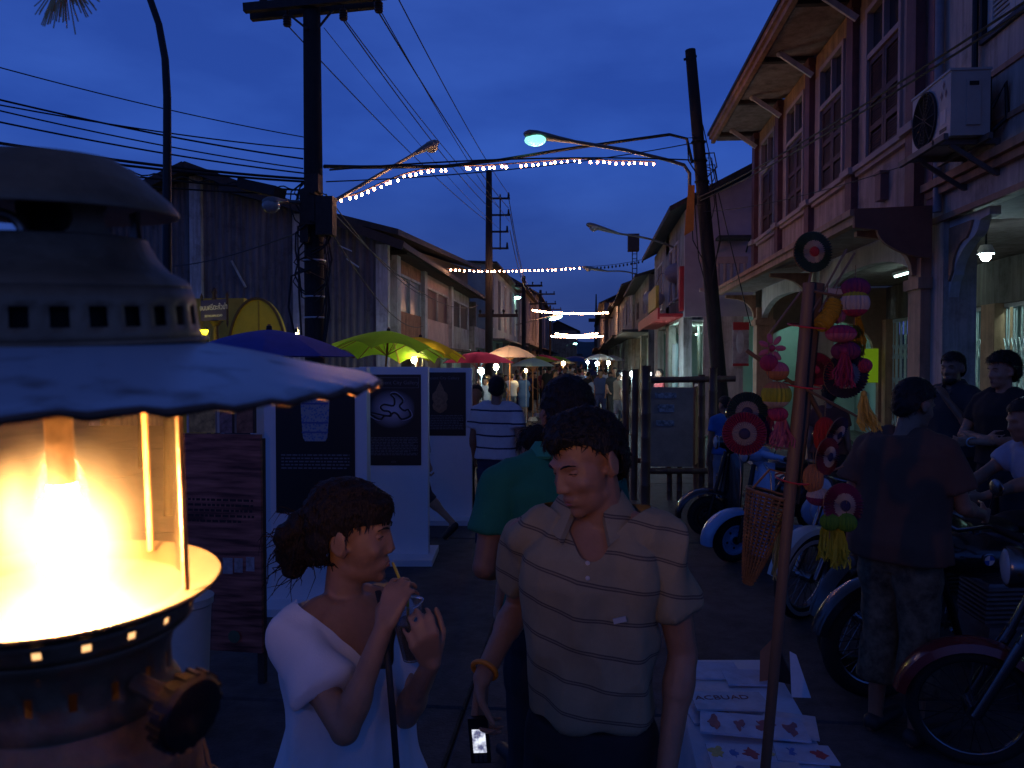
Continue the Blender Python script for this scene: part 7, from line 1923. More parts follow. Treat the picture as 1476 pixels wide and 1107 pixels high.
for i, (u, v, Y) in enumerate(far):
    cn, cc = rnd.choice([('black', BLK), ('white', WHT), ('navy', NVY), ('grey', GRY), ('pink', PNK), ('dark red', (.2, .05, .05)), ('beige', (.4, .36, .3))])
    crowd('tiny figure in a %s top in the thick of the far crowd' % cn, u, v, Y, rnd.uniform(0, 360), cc, rnd.choice([BLK, NVY, GRY]), rnd.choice('mws'), 'thick of the far crowd')
# ---------------------------------------------------------------- vendor's table with packets
TY0, TY1 = 2.02, 2.86
ZT = .74
ta = PG(972, 948, ZT); tb = PG(1112, 948, ZT); tc_ = PG(1212, 1130, ZT); td = PG(1010, 1130, ZT)
tab = thing('stall_table', 'narrow stall table under a pale blue white cloth beside the polo man', 'table', ((ta.x + tc_.x) / 2, (ta.y + tc_.y) / 2, 0))
poly = [ta, tb, tc_, td]
CLOTHM = mat('table_cloth', (.60, .64, .74), .85, var=.06, scale=10, bump=.2, bscale=40)
m = MB(); n = 10
for iz, (z, e) in enumerate(((ZT - .008, 0), (ZT - .013, .006), (ZT - .25, .02), (.12, .03))):
    ring = []
    for a, b in zip(poly, poly[1:] + poly[:1]):
        for k in range(n):
            p = a.lerp(b, k / n); c = Vector(((ta.x + tc_.x) / 2, (ta.y + tc_.y) / 2, 0)); d = (Vector((p.x, p.y, 0)) - c).normalized()
            w = e * (1 + .8 * math.sin(k * 2.3 + a.x * 9)) if iz > 1 else e
            ring.append((p.x + d.x * w, p.y + d.y * w, z))
    m.v += ring
N = 4 * n
for i in range(3):
    for k in range(N): m.f.append((i * N + k, i * N + (k + 1) % N, (i + 1) * N + (k + 1) % N, (i + 1) * N + k)); m.mi.append(0)
m.f.append(tuple(range(N))); m.mi.append(0)
m.build('cloth', CLOTHM, tab, 50, True)
for p in poly:
    q = p.lerp(Vector(((ta.x + tc_.x) / 2, (ta.y + tc_.y) / 2, ZT)), .12); b = MB(); b.bx(q.x - .015, q.x + .015, q.y - .015, q.y + .015, 0, ZT - .02); b.build('leg', DARKW, tab, 0, True)
PLAST = mat('packet_plastic', (.60, .62, .70), .18, var=.10, scale=18, spec=.8)
pk = [(1025, 968, 1.5, .20, .15, 'blank pale packet at the far end of the stall table', 0), (1078, 978, 3, .16, .13, 'clear packet with a crease right of the farthest one', 0), (1052, 1012, 4, .23, .13, 'packet with dark red lettering in the middle of the stall table', 1), (1043, 1030, 9, .22, .13, 'brown edged packet under the lettered one', 2),
      (1085, 1048, -6, .30, .14, 'wide packet with faint red flowers on the near half of the table', 3), (1138, 1046, -14, .16, .15, 'pale packet at the right edge of the table', 0), (1070, 1088, 2, .19, .10, 'packet of yellow and blue shapes at the front left of the table', 4), (1160, 1088, -3, .16, .10, 'packet of blue and red shapes at the front right of the table', 5), (1095, 1115, 3, .24, .10, 'packet with blue patterns at the very front of the table', 6)]
for i, (u, v, rz, w, d, lb_, kind) in enumerate(pk):
    z = ZT - .006 + .005 * (i % 3) + (.012 if kind in (1, 3) else 0)
    p = PG(u, v, z); t = thing('packet', lb_, 'packet', p, R(rz), 'flat packets laid out on the stall table')
    b = MB(); b.prism([(-w / 2, -d / 2), (w / 2, -d / 2), (w / 2 - .008, d / 2), (-w / 2 + .004, d / 2)], .006); b.build('sleeve', mat('packet_plastic_%d' % i, [(.58, .62, .74), (.52, .57, .70), (.55, .56, .62)][i % 3], .2, var=.15, scale=14, spec=.8, bump=.25, bscale=18), t, 0)
    if kind == 1: text('lettering', 'ACBUAD', .042, mat('print_maroon', (.16, .03, .04), .6, var=0), t, (-.02, .018, .0065), (0, 0, R(3)), .0004)
    cols = {2: [(.20, .12, .08)], 3: [(.35, .08, .08), (.30, .10, .12)], 4: [(.55, .48, .12), (.08, .20, .55), (.40, .06, .06), (.5, .5, .2)], 5: [(.06, .16, .50), (.45, .05, .06)], 6: [(.05, .15, .45), (.3, .32, .4)]}.get(kind, [])
    rr_ = random.Random(i)
    for k, c in enumerate(cols * (2 if kind in (3,) else 1)):
        x = -w / 2 + w * (k + .6) / (len(cols) * (2 if kind == 3 else 1) + .2); b = MB()
        s0 = rr_.uniform(0, 99); sw = rr_.uniform(.12, .26); pts = [((sw * d) * (.75 + .9 * noise.noise((math.cos(a * .3) * 1.6 + s0, math.sin(a * .3) * 1.6, 0))) * math.cos(a * 2 * math.pi / 21), .30 * d * (.8 + .9 * noise.noise((math.cos(a * .3) * 1.5 + s0, math.sin(a * .3) * 1.5, 3))) * math.sin(a * 2 * math.pi / 21)) for a in range(21)]
        b.prism(pts, .0012, Matrix.Translation((x, rr_.uniform(-.01, .01), .0061))); b.build('printed_shape', mat('print_%02d%02d%02d' % tuple(int(q * 99) for q in c), c, .4, var=.2, scale=50), t, 0)
# small cards stood against the post
t = thing('card', 'folded brown card standing against the wooden post on the table', 'card', PG(1108, 985, ZT + .0)); b = MB()
p = Vector((0, 0, 0)); b.add([(-.03, 0, 0), (.018, .02, 0), (.018, .012, .15), (-.03, -.008, .11), (-.028, .004, 0), (.02, .024, 0), (.02, .016, .15), (-.028, -.004, .11)], [(0, 1, 2, 3), (7, 6, 5, 4), (0, 4, 5, 1), (1, 5, 6, 2), (2, 6, 7, 3), (3, 7, 4, 0)])
b.build('face', mat('card_brown', (.42, .17, .08), .7, var=.15), t, 0)
b = MB(); b.add([(.022, .022, 0), (.085, -.01, 0), (.03, .014, .12), (.026, .028, 0), (.089, -.004, 0), (.034, .02, .12)], [(0, 1, 2), (5, 4, 3), (0, 3, 4, 1), (1, 4, 5, 2), (2, 5, 3, 0)]); b.build('side', BLACKM, t, 0)
t = thing('card', 'narrow pale blue card leaning at the back right of the table', 'card', PG(1150, 1005, ZT)); b = MB()
b.prism([(-.02, 0), (.04, 0), (.0, .13), (-.02, .14)], .004, Matrix.Rotation(R(78), 4, 'X')); b.build('face', PLAST, t, 0)

# ---------------------------------------------------------------- wooden post hung with paper toys
PYY = 2.02
WOODP = mat('post_wood', (.10, .06, .04), .7, var=.4, scale=14, bump=.25, bscale=40, stretch=(1, 1, .15))
BAMP = mat('post_bamboo', (.15, .09, .055), .55, var=.3, scale=10, bump=.1, stretch=(1, 1, .2))
T = lambda u, v, dy=0.0: PY(u, v, PYY + dy)
b0 = T(1100, 1115); b0.z = .0
pst = thing('toy_post', 'tall rough wooden post with a bamboo strip carrying the hanging paper toys', 'post', (T(1100, 1115).x, PYY, 0))
pts = [Vector((T(1098, 1115).x - .03, PYY, 0)), T(1103, 1110), T(1131, 800), T(1150, 600), T(1166, 408)]
m = MB(); m.tube(pts, [.013, .013, .014, .015, .014], 8, sq=.8); m.build('bamboo_strip', BAMP, pst, 50, True)
m = MB(); m.tube([T(1140, 725, .04), T(1153, 610, .04), T(1165, 500, .04), T(1176, 408, .04)], [.021, .023, .023, .022], 8, sq=.7); m.build('rough_post', WOODP, pst, 40, True)
for v in (470, 555, 690):
    u = 1169 - (v - 408) * .085; m = MB(); m.torus(T(u, v, .02), .046, .0022, 20, 5, (R(8), R(6), 0), 1.0); m.build('red_tie', mat('tie_red', (.45, .03, .03), .6, var=0), pst, 50, True)
def stick(name, a, b_, r=.0035, m_=None):
    q = MB(); q.tube([a, b_], [r, r * .8], 6); return q.build(name, m_ or BAMP, pst, 50, True)
stick('twig', T(1076, 505, .05), T(1160, 565, .03), .006); stick('twig', T(1162, 560, .03), T(1205, 640, .06), .007, WOODP); stick('twig', T(1220, 360, .1), T(1165, 460, .0), .003); stick('twig', T(1232, 365, .1), T(1180, 450, .0), .003)
stick('twig', T(1165, 418), T(1250, 435, .05), .004); stick('twig', T(1155, 420), T(1110, 480, -.02), .003); stick('twig', T(1160, 560), T(1235, 600, .05), .004)
stick('twig', T(1070, 635, -.02), T(1150, 650, 0), .003); stick('twig', T(1150, 700), T(1215, 672, .03), .003); stick('twig', T(1166, 408), T(1172, 380, 0), .003)
def paper(name, c): return cloth_thin('paper_' + name, c, .22, var=.12, scale=40)
PMAG, PPNK, PRED, PTEAL, PNVY, PMAR, PWHT, PYEL, PLIM, PGRN, PPUR, PPEACH = [paper(n, tuple(v * .62 for v in c)) for n, c in (('magenta', (.48, .04, .16)), ('pink', (.62, .16, .32)), ('red', (.52, .03, .04)), ('teal', (.03, .10, .12)), ('navy', (.04, .035, .12)), ('maroon', (.22, .03, .08)), ('white', (.62, .56, .60)), ('yellow', (.65, .38, .02)), ('lime', (.45, .50, .04)), ('green', (.10, .32, .03)), ('purple', (.24, .03, .16)), ('peach', (.58, .25, .12)))]
def wheel_toy(u, v, rpx, ring, mid, centre, label, dy=0.0, yaw=0, pitch=0, sc=1.0):
    c = T(u, v, dy); r = rpx * (PYY + dy) / 1150 * 1.05
    t = thing('pinwheel', label, 'paper toy', c, (R(90 + pitch), 0, R(yaw)), 'paper toys hung on the wooden post')
    def fan(q, r0, r1, h, z, n):
        for k in range(n):
            a = math.pi * 2 * k / n; a2 = math.pi * 2 * (k + .5) / n
            q.v += [(r0 * math.cos(a), r0 * math.sin(a), z + h), (r1 * math.cos(a), r1 * math.sin(a), z + h * .8), (r0 * math.cos(a2), r0 * math.sin(a2), z - h * .3), (r1 * math.cos(a2), r1 * math.sin(a2), z - h)]
        for k in range(n):
            a, b = 4 * k, 4 * ((k + 1) % n); q.f += [(a, a + 1, a + 3, a + 2), (a + 2, a + 3, b + 1, b)]; q.mi += [0, 0]
    q = MB(); fan(q, r * .52, r, .006, 0, 44); q.build('outer_ring', ring, t, 20, fix=False)
    q = MB(); fan(q, r * .24, r * .56, .004, .005, 32); q.build('inner_ring', mid, t, 20, fix=False)
    q = MB(); q.ball((0, 0, .006), (r * .27, r * .27, r * .12), 14, 8); q.build('hub', centre, t, 50)
    q = MB(); q.torus((0, 0, -.004), r * .98, .0014, 40, 5); q.build('rim_wire', BAMP, t, 50)
    return t
wheel_toy(1172, 363, 27, PTEAL, PWHT, PRED, 'dark teal paper wheel with red centre topping the wooden post', -.02, 14)
wheel_toy(1077, 594, 27, PTEAL, PWHT, PNVY, 'teal paper wheel at the left partly behind the crimson one', .03, -10)
wheel_toy(1073, 625, 29, PMAG, PWHT, PNVY, 'crimson paper wheel with dark centre lowest on the left side', -.03, -8)
wheel_toy(1220, 541, 31, PNVY, PWHT, PPUR, 'large dark purple paper wheel behind the long magenta tassel', .04, 10, 8)
wheel_toy(1206, 626, 24, PNVY, PWHT, PNVY, 'navy paper wheel turned edgewise below the large purple one', .03, 48, 20)
wheel_toy(1193, 658, 25, PMAR, PWHT, PNVY, 'maroon paper wheel turned edgewise under the navy one', .0, 42, 5)
wheel_toy(1216, 729, 30, PPUR, PWHT, PNVY, 'plum paper wheel hanging above the green paper balls', -.02, 20, -6)
wheel_toy(1178, 532, 22, PMAG, PMAR, PMAG, 'deep pink paper wheel just right of the wooden post', .05, -40, 10)
def honey(u, v, rpx, cols, label, dy=0.0, sq=.9, name='paper_ball'):
    """pleated paper ball in one or more bands of colour"""
    c = T(u, v, dy); r = rpx * (PYY + dy) / 1150
    t = thing(name, label, 'paper toy', c, (0, 0, random.uniform(0, 1)), 'paper toys hung on the wooden post')
    nb = len(cols)
    for bnd, cm in enumerate(cols):
        a0, a1 = math.pi / 2 - math.pi * bnd / nb, math.pi / 2 - math.pi * (bnd + 1) / nb
        q = MB(); n = 40
        for j in range(9):
            a = a0 + (a1 - a0) * j / 8
            for k in range(n):
                rr = r * math.cos(a) * (1.05 if k % 2 else .93); th = 2 * math.pi * k / n; q.v.append((rr * math.cos(th), rr * math.sin(th), r * sq * math.sin(a)))
        for j in range(8):
            for k in range(n): a_, b_ = j * n + k, j * n + (k + 1) % n; q.f.append((a_, b_, b_ + n, a_ + n)); q.mi.append(0)
        q.build('paper_band', cm, t, 20, fix=False)
    q = MB(); q.tube([(0, 0, r * sq), (0, 0, r * sq + .03)], .001, 5); q.tube([(0, 0, -r * sq), (0, 0, -r * sq - .02)], .001, 5); q.build('thread', BAMP, t, 50)
    return t
honey(1232, 437, 19, [PLIM, PWHT, PMAG], 'green white and pink banded paper ball near the top right', .02, 1.0)
honey(1233, 416, 19, [PPUR], 'purple paper rosette ball topping the banded one', .03, .8)
honey(1212, 481, 20, [PMAG, PPNK], 'bright pink flattened paper ball in the middle of the right chain', .0, .62)
honey(1207, 455, 11, [PPNK], 'small pale pink paper ball behind the yellow twist', .03, 1.0)
honey(1219, 506, 19, [PPUR], 'plum paper ball under the bright pink one', .02, .75)
honey(1244, 527, 12, [PMAG], 'little magenta paper ball at the right of the large purple wheel', .05, .9)
honey(1136, 425, 12, [PRED], 'small red paper ball on the left side of the post top', .04, .9) if False else None
honey(1108, 523, 12, [PMAG], 'magenta paper ball on the left chain under the pink flower', .0, 1.0)
honey(1121, 535, 15, [PPNK, PPEACH], 'pink and peach paper ball in the left chain', .01, .9)
honey(1119, 569, 20, [PPEACH, PLIM, PWHT], 'white paper ball with a green band in the left chain', .0, .95)
honey(1122, 597, 13, [PMAG], 'small crimson paper ball joining the left chain to its tassel', .0, .8)
honey(1196, 752, 13, [PGRN], 'left one of the two dark green paper balls', -.03, .95)
honey(1220, 753, 14, [PGRN], 'right one of the two dark green paper balls', -.03, .95)
honey(1180, 716, 16, [PWHT, PPUR], 'white and purple paper ball beside the plum wheel', .0, .8)
honey(1189, 628, 15, [PRED], 'tall red paper drop hanging below the post twig', .04, 1.8, 'paper_drop')
honey(1172, 690, 14, [PPEACH], 'peach paper drop between the maroon wheel and the post', .0, 1.5, 'paper_drop')
def tassel(u, v0, v1, w, mt, label, dy=0.0, n=70, sway=0.0):
    a, b_ = T(u, v0, dy), T(u, v1, dy); L = a.z - b_.z; wm_ = w * (PYY + dy) / 1150
    t = thing('paper_tassel', label, 'paper toy', a, 0, 'paper toys hung on the wooden post'); q = MB(); r = random.Random(int(u * 7 + v0))
    for _ in range(n):
        x, y = r.uniform(-1, 1) * wm_, r.uniform(-1, 1) * wm_ * .6; s = r.uniform(.75, 1.05); wd = .0022; ph = r.uniform(0, 6)
        pts = [(x * .25, y * .25, 0), (x * .6 + .004 * math.sin(ph), y * .6, -L * .4 * s), (x * .9 + .006 * math.sin(ph + 2) + sway * .5, y, -L * .75 * s), (x + .006 * math.sin(ph + 4) + sway, y, -L * s)]
        ca, sa = math.cos(ph) * wd, math.sin(ph) * wd; o = len(q.v)
        for p in pts: q.v += [(p[0] - ca, p[1] - sa, p[2]), (p[0] + ca, p[1] + sa, p[2])]
        for k in range(3): q.f.append((o + 2 * k, o + 2 * k + 1, o + 2 * k + 3, o + 2 * k + 2)); q.mi.append(0)
    o = q.build('paper_strips', mt, t, 0, fix=False); o['kind'] = 'stuff'
    q = MB(); q.ball((0, 0, .004), (.008, .008, .009), 8, 6); q.build('knot', mt, t, 50)
    return t
tassel(1217, 508, 558, 13, PMAG, 'long magenta paper tassel over the large purple wheel', -.01)
tassel(1127, 600, 647, 15, PPNK, 'pink paper tassel at the foot of the left chain', 0)
tassel(1110, 596, 640, 9, PPUR, 'thin purple paper tassel left of the pink one', .02, 30)
tassel(1237, 458, 512, 10, PYEL, 'yellow paper tassel hanging down the right chain', .05)
tassel(1245, 570, 622, 13, paper('straw', (.52, .40, .10)), 'pale straw coloured paper tassel beside the lit archway', .06, 60, .02)
tassel(1196, 742, 808, 19, PLIM, 'left lime green paper tassel below the green balls', -.01, 80, .01)
tassel(1211, 764, 818, 13, PLIM, 'right lime green paper tassel nearest the brown shirted man', -.02, 60)
def twist(pts, r, mt, label):
    t = thing('paper_twist', label, 'paper toy', pts[0], 0, 'paper toys hung on the wooden post'); q = MB()
    fine = []
    for a, b_ in zip(pts[:-1], pts[1:]):
        for k in range(8): fine.append(a.lerp(b_, k / 8))
    fine.append(pts[-1]); q.tube(fine, [r * (1 + .14 * (i % 2)) * (1 if 2 < i < len(fine) - 3 else .75) for i in range(len(fine))], 14); q.build('pleated_tube', mt, t, 20, True)
    q = MB(); q.tube([pts[0], pts[0] + Vector((.01, 0, .04))], .001, 5); q.build('thread', BAMP, t, 50, True)
twist([T(1203, 432, .02), T(1199, 450, .015), T(1190, 462, .01), T(1181, 472, .0)], .0195, PYEL, 'curved yellow pleated paper twist right of the post top')
t = thing('paper_flower', 'pink cut paper flower at the top of the left chain', 'paper toy', T(1112, 502, .01), (R(90), 0, 0), 'paper toys hung on the wooden post')
for k in range(7):
    a = k * 2 * math.pi / 7; b = MB(); b.ball((.021 * math.cos(a), .024 * math.sin(a), .004), (.014, .007, .003), 10, 6, (0, 0, a)); b.build('petal', PPNK, t, 50)
b = MB(); b.ball((0, 0, .004), .009, 10, 8); b.build('centre', PMAG, t, 50)
t = thing('paper_flag', 'small pale paper pennant at the top beside the yellow twist', 'paper toy', T(1193, 421, .03), (0, 0, 0), 'paper toys hung on the wooden post')
b = MB(); b.prism([(0, -.008), (.05, -.004), (.045, .006), (0, .010)], .003, Matrix.Rotation(R(90), 4, 'X')); b.build('pennant', PWHT, t, 0)
b = MB(); b.tube([(0, 0, -.03), (0, 0, .02)], .0015, 5); b.build('stick', BAMP, t, 50)
# woven basket trap hanging on the post
WEAVE = mat('wicker', (.20, .10, .045), .6, var=.4, scale=30, bump=.2, bscale=80)
bk = thing('woven_basket', 'cone shaped woven cane basket hanging at the left of the wooden post', 'basket', T(1112, 712, .06), (R(0), R(14), 0))
m = MB(); top, Lb = .055, .24; nstr = 22
def brad(f): return .010 + .052 * (1 - f) ** .8
for k in range(nstr):
    a = 2 * math.pi * k / nstr; m.tube([(brad(f) * math.cos(a) , brad(f) * math.sin(a), -Lb * f) for f in [i / 8 for i in range(9)]], .0022, 5)
m.build('uprights', WEAVE, bk, 50)
m = MB()
for i in range(26):
    f = (i + .5) / 26; nn = 44; r0 = brad(f)
    m.tube([((r0 + (.0022 if (k + i) % 2 else -.0022)) * math.cos(2 * math.pi * k / nn), (r0 + (.0022 if (k + i) % 2 else -.0022)) * math.sin(2 * math.pi * k / nn), -Lb * f) for k in range(nn + 1)], .0019, 4, cap=False)
o = m.build('weave', WEAVE, bk, 50); o['kind'] = 'stuff'
m = MB(); m.torus((0, 0, 0), brad(0), .0045, 28, 6); m.tube([(-.05, 0, 0), (-.02, 0, .06), (.02, 0, .06), (.05, 0, 0)], .003, 6); m.build('rim', WEAVE, bk, 50)
m = MB(); m.add([(-.035, .01, -.01), (-.012, .01, -.05), (-.02, .01, -.2), (-.05, .012, -.13)], [(0, 1, 2, 3)]); 
tassel(1123, 745, 835, 8, paper('sage', (.24, .28, .16)), 'dull green paper streamers hanging beside the woven basket', .03, 36)

# ---------------------------------------------------------------- parked motorcycles and scooters
TYRE = mat('tyre', (.015, .015, .015), .85, var=.2, scale=40, bump=.2, bscale=80); CHROME = mat('chrome', (.20, .20, .215), .26, metal=1.0, var=.05)
SEATM = mat('seat_black', (.02, .018, .018), .45, var=.15); LENSC = mat('headlamp_glass', (.6, .62, .65), .08, var=0, trans=.3)
def paint(n, c): return mat('bike_' + n, c, .22, var=.06, scale=3, coat=.5)
def wheel(parent, c, r, tw, spokes, rimm, hubm, white=None, name='wheel', turn=0.0):
    """axle along x in the bike's own frame"""
    Mx = Matrix.Translation(c) @ Matrix.Rotation(turn, 4, 'Z') @ Matrix.Rotation(R(90), 4, 'Y')
    q = MB(); b = MB(); b.torus((0, 0, 0), r - tw, tw, 36, 10); q.add(b.v, b.f, Mx); w = q.build(name, TYRE, parent, 50)
    q = MB(); b = MB()
    if spokes:
        b.lathe([(r - tw * 1.75, -tw * .55), (r - tw * 2.0, -tw * .35), (r - tw * 2.0, tw * .35), (r - tw * 1.75, tw * .55)], 36); q.add(b.v, b.f, Mx); q.build('rim', rimm, w, 50)
        q = MB()
        for k in range(spokes):
            a = 2 * math.pi * k / spokes; s = 1 if k % 2 else -1
            q.beam(Mx @ Vector((.035 * math.cos(a + .5 * s), .035 * math.sin(a + .5 * s), .02 * s)), Mx @ Vector(((r - tw * 1.9) * math.cos(a), (r - tw * 1.9) * math.sin(a), 0)), .004, .004)
        o = q.build('spoke', CHROME, w, 0); o['kind'] = 'stuff'
    else:
        b.lathe([(0, -tw * .7), (r * .20, -tw * .75), (r * .24, -tw * .35), (r * .48, -tw * .30), (r * .55, -tw * .75), (r - tw * 1.5, -tw * .75), (r - tw * 1.5, tw * .75), (r * .55, tw * .75), (r * .48, tw * .3), (r * .24, tw * .35), (r * .2, tw * .75), (0, tw * .7)], 32); q.add(b.v, b.f, Mx); q.build('rim', rimm, w, 40)
        q = MB(); 
        for k in range(5):
            a = 2 * math.pi * k / 5
            for s in (-1, 1): b = MB(); b.ball((r * .36 * math.cos(a), r * .36 * math.sin(a), s * tw * .34), (r * .06, r * .06, .004), 8, 5); q.add(b.v, b.f, Mx)
        q.build('wheel_bolt', BLACKM, w, 50)
    q = MB(); b = MB(); b.cyl((0, 0, -.06), (0, 0, .06), .034, n=14); q.add(b.v, b.f, Mx); q.build('hub', hubm, w, 50)
    if white: q = MB(); b = MB(); b.torus((0, 0, 0), r - tw * 1.1, tw * .55, 36, 6, None, .9); b.v = [(x * 1, y, z + tw * .62 * (1 if z > 0 else -1)) for x, y, z in b.v]; q.add(b.v, b.f, Mx); q.build('white_wall', white, w, 50)
    return w
def fender(parent, c, r, w, a0, a1, m_, name='fender', turn=0.0):
    q = MB(); n = 18; Mx = Matrix.Translation(c) @ Matrix.Rotation(turn, 4, 'Z')
    for i in range(n + 1):
        a = R(a0 + (a1 - a0) * i / n)
        for x, dr in ((-w, -.035), (-w * .8, .0), (0, .014), (w * .8, 0), (w, -.035), (w * .75, -.012), (0, .004), (-w * .75, -.012)): q.v.append(tuple(Mx @ Vector((x, (r + dr) * math.cos(a), (r + dr) * math.sin(a)))))
    for i in range(n):
        for k in range(8): a_, b_ = i * 8 + k, i * 8 + (k + 1) % 8; q.f.append((a_, b_, b_ + 8, a_ + 8)); q.mi.append(0)
    q.f += [tuple(range(7, -1, -1)), tuple(n * 8 + k for k in range(8))]; q.mi += [0, 0]
    return q.build(name, m_, parent, 50)
def P_(parent, name, m_, fn, smooth=45):
    q = MB(); fn(q); return q.build(name, m_, parent, smooth)
def scooter(label, loc, yaw, body, rimm, steer=0.0, mirror=False):
    """step through scooter: forward is +y"""
    t = thing('scooter', label, 'scooter', loc, (0, R(-6), yaw), 'motorcycles and scooters parked along the kerb')
    wheel(t, (0, .62, .215), .215, .048, 0, rimm, BLACKM, turn=steer); wheel(t, (0, -.60, .215), .215, .048, 0, rimm, BLACKM)
    Ms = Matrix.Translation((0, .50, 0)) @ Matrix.Rotation(steer, 4, 'Z') @ Matrix.Translation((0, -.50, 0))
    def mg(q):                                                      # bulbous front mudguard
        n, k = 16, 12
        for i in range(n + 1):
            a = R(-8 + 196 * i / n)
            for j in range(k + 1):
                b = R(-90 + 180 * j / k); rr = .255 + .045 * math.cos(b); w = .085
                q.v.append(tuple(Ms @ Vector((w * math.sin(b), .62 + rr * math.cos(a) * 1.12, .235 + rr * math.sin(a) * .92))))
        for i in range(n):
            for j in range(k): a_ = i * (k + 1) + j; q.f.append((a_, a_ + 1, a_ + k + 2, a_ + k + 1)); q.mi.append(0)
    P_(t, 'mudguard', body, mg)
    def shield(q):                                                  # curved leg shield and floor
        rows = [(.40, .50, .10), (.43, .49, .30), (.40, .475, .45), (.34, .46, .60), (.30, .45, .74), (.22, .435, .86), (.14, .42, .93)]
        prof = [(.05, .20, .245), (.19, .35, .250)] 
        for w, y, z in rows:
            for j in range(9):
                s = -1 + j / 4; q.v.append((s * w * .5 * 1.05, y - .10 * abs(s) ** 2.2, z + .0))
        for i in range(len(rows) - 1):
            for j in range(8): a_ = i * 9 + j; q.f.append((a_, a_ + 1, a_ + 10, a_ + 9)); q.mi.append(0)
        off = len(q.v)
        for v in list(q.v): q.v.append((v[0] * .96, v[1] - .022, v[2]))
        for i in range(len(rows) - 1):
            for j in range(8): a_ = off + i * 9 + j; q.f.append((a_ + 9, a_ + 10, a_ + 1, a_)); q.mi.append(0)
        nr = len(rows)
        for i in range(nr - 1):
            for j in (0, 8): a_, b_ = i * 9 + j, (i + 1) * 9 + j; q.f.append((a_, b_, b_ + off, a_ + off)); q.mi.append(0)
    P_(t, 'leg_shield', body, shield)
    P_(t, 'shield_trim', CHROME, lambda q: (q.tube([(-.20, .40, .12), (-.225, .39, .30), (-.20, .375, .48), (-.165, .36, .66), (-.12, .36, .84), (-.06, .40, .93)], .008, 6), q.tube([(.20, .40, .12), (.225, .39, .30), (.20, .375, .48), (.165, .36, .66), (.12, .36, .84), (.06, .40, .93)], .008, 6)))
    P_(t, 'horn_cover', body, lambda q: q.lathe([(0, 0), (.06, 0), (.052, .03), (.040, .20), (.03, .42), (0, .44)], 12, Matrix.Translation((0, .475, .42)) @ Matrix.Rotation(R(6), 4, 'X')))
    P_(t, 'horn_badge', CHROME, lambda q: (q.lathe([(0, .006), (.02, .004), (.022, 0)], 12, Matrix.Translation((0, .545, .62)) @ Matrix.Rotation(R(-86), 4, 'X')), q.bx(-.03, .03, .532, .540, .66, .668)))
    P_(t, 'floor_board', body, lambda q: q.bx(-.19, .19, -.14, .41, .235, .265), 0)
    def cowl(q):
        for s in (-1, 1): q.ball((s * .175, -.48, .40), (.125, .36, .215), 18, 12)
        q.ball((0, -.45, .46), (.17, .34, .20), 18, 12); q.ball((0, -.78, .45), (.12, .10, .20), 12, 10)
    P_(t, 'rear_cowl', body, cowl)
    P_(t, 'seat', SEATM, lambda q: (q.ball((0, -.30, .735), (.145, .26, .07), 16, 10), q.ball((0, -.66, .76), (.14, .20, .075), 16, 10)))
    hs = P_(t, 'headset', body, lambda q: (q.ball(Ms @ Vector((0, .44, 1.00)), (.085, .14, .075), 16, 10), q.ball(Ms @ Vector((0, .40, .96)), (.06, .08, .09), 12, 8), q.tube([Ms @ Vector(p) for p in ((-.30, .36, 1.01), (-.12, .42, 1.01), (.12, .42, 1.01), (.30, .36, 1.01))], [.022, .035, .035, .022], 10)))
    hl = P_(t, 'headlight', LENSC, lambda q: q.lathe([(0, .03), (.045, .024), (.066, .004), (.066, -.02), (0, -.02)], 20, Ms @ Matrix.Translation((0, .565, .995)) @ Matrix.Rotation(R(-90), 4, 'X')))
    P_(t, 'headlight_rim', CHROME, lambda q: q.torus(Ms @ Vector((0, .566, .995)), .067, .009, 24, 6, (R(90), 0, steer)))
    for s in (-1, 1):
        P_(t, 'grip', BLACKM, lambda q: q.cyl(Ms @ Vector((s * .26, .375, 1.01)), Ms @ Vector((s * .39, .335, 1.01)), .02, n=10))
        P_(t, 'lever', CHROME, lambda q: q.tube([Ms @ Vector((s * .25, .41, 1.0)), Ms @ Vector((s * .34, .43, .995)), Ms @ Vector((s * .40, .40, .99))], .006, 6))
        P_(t, 'mirror', CHROME, lambda q: (q.tube([Ms @ Vector((s * .2, .40, 1.03)), Ms @ Vector((s * .27, .40, 1.2))], .005, 6), q.ball(Ms @ Vector((s * .28, .40, 1.25)), (.05, .014, .05), 14, 8)))
    P_(t, 'fork', BLACKM, lambda q: q.tube([Ms @ Vector((-.07, .62, .215)), Ms @ Vector((-.06, .58, .42)), Ms @ Vector((0, .46, .9))], .022, 8))
    P_(t, 'kick_stand', BLACKM, lambda q: q.tube([(-.08, -.12, .22), (-.17, -.16, .02)], .014, 6))
    P_(t, 'tail_light', RED, lambda q: q.ball((0, -.90, .50), (.04, .03, .03), 10, 6))
    return t
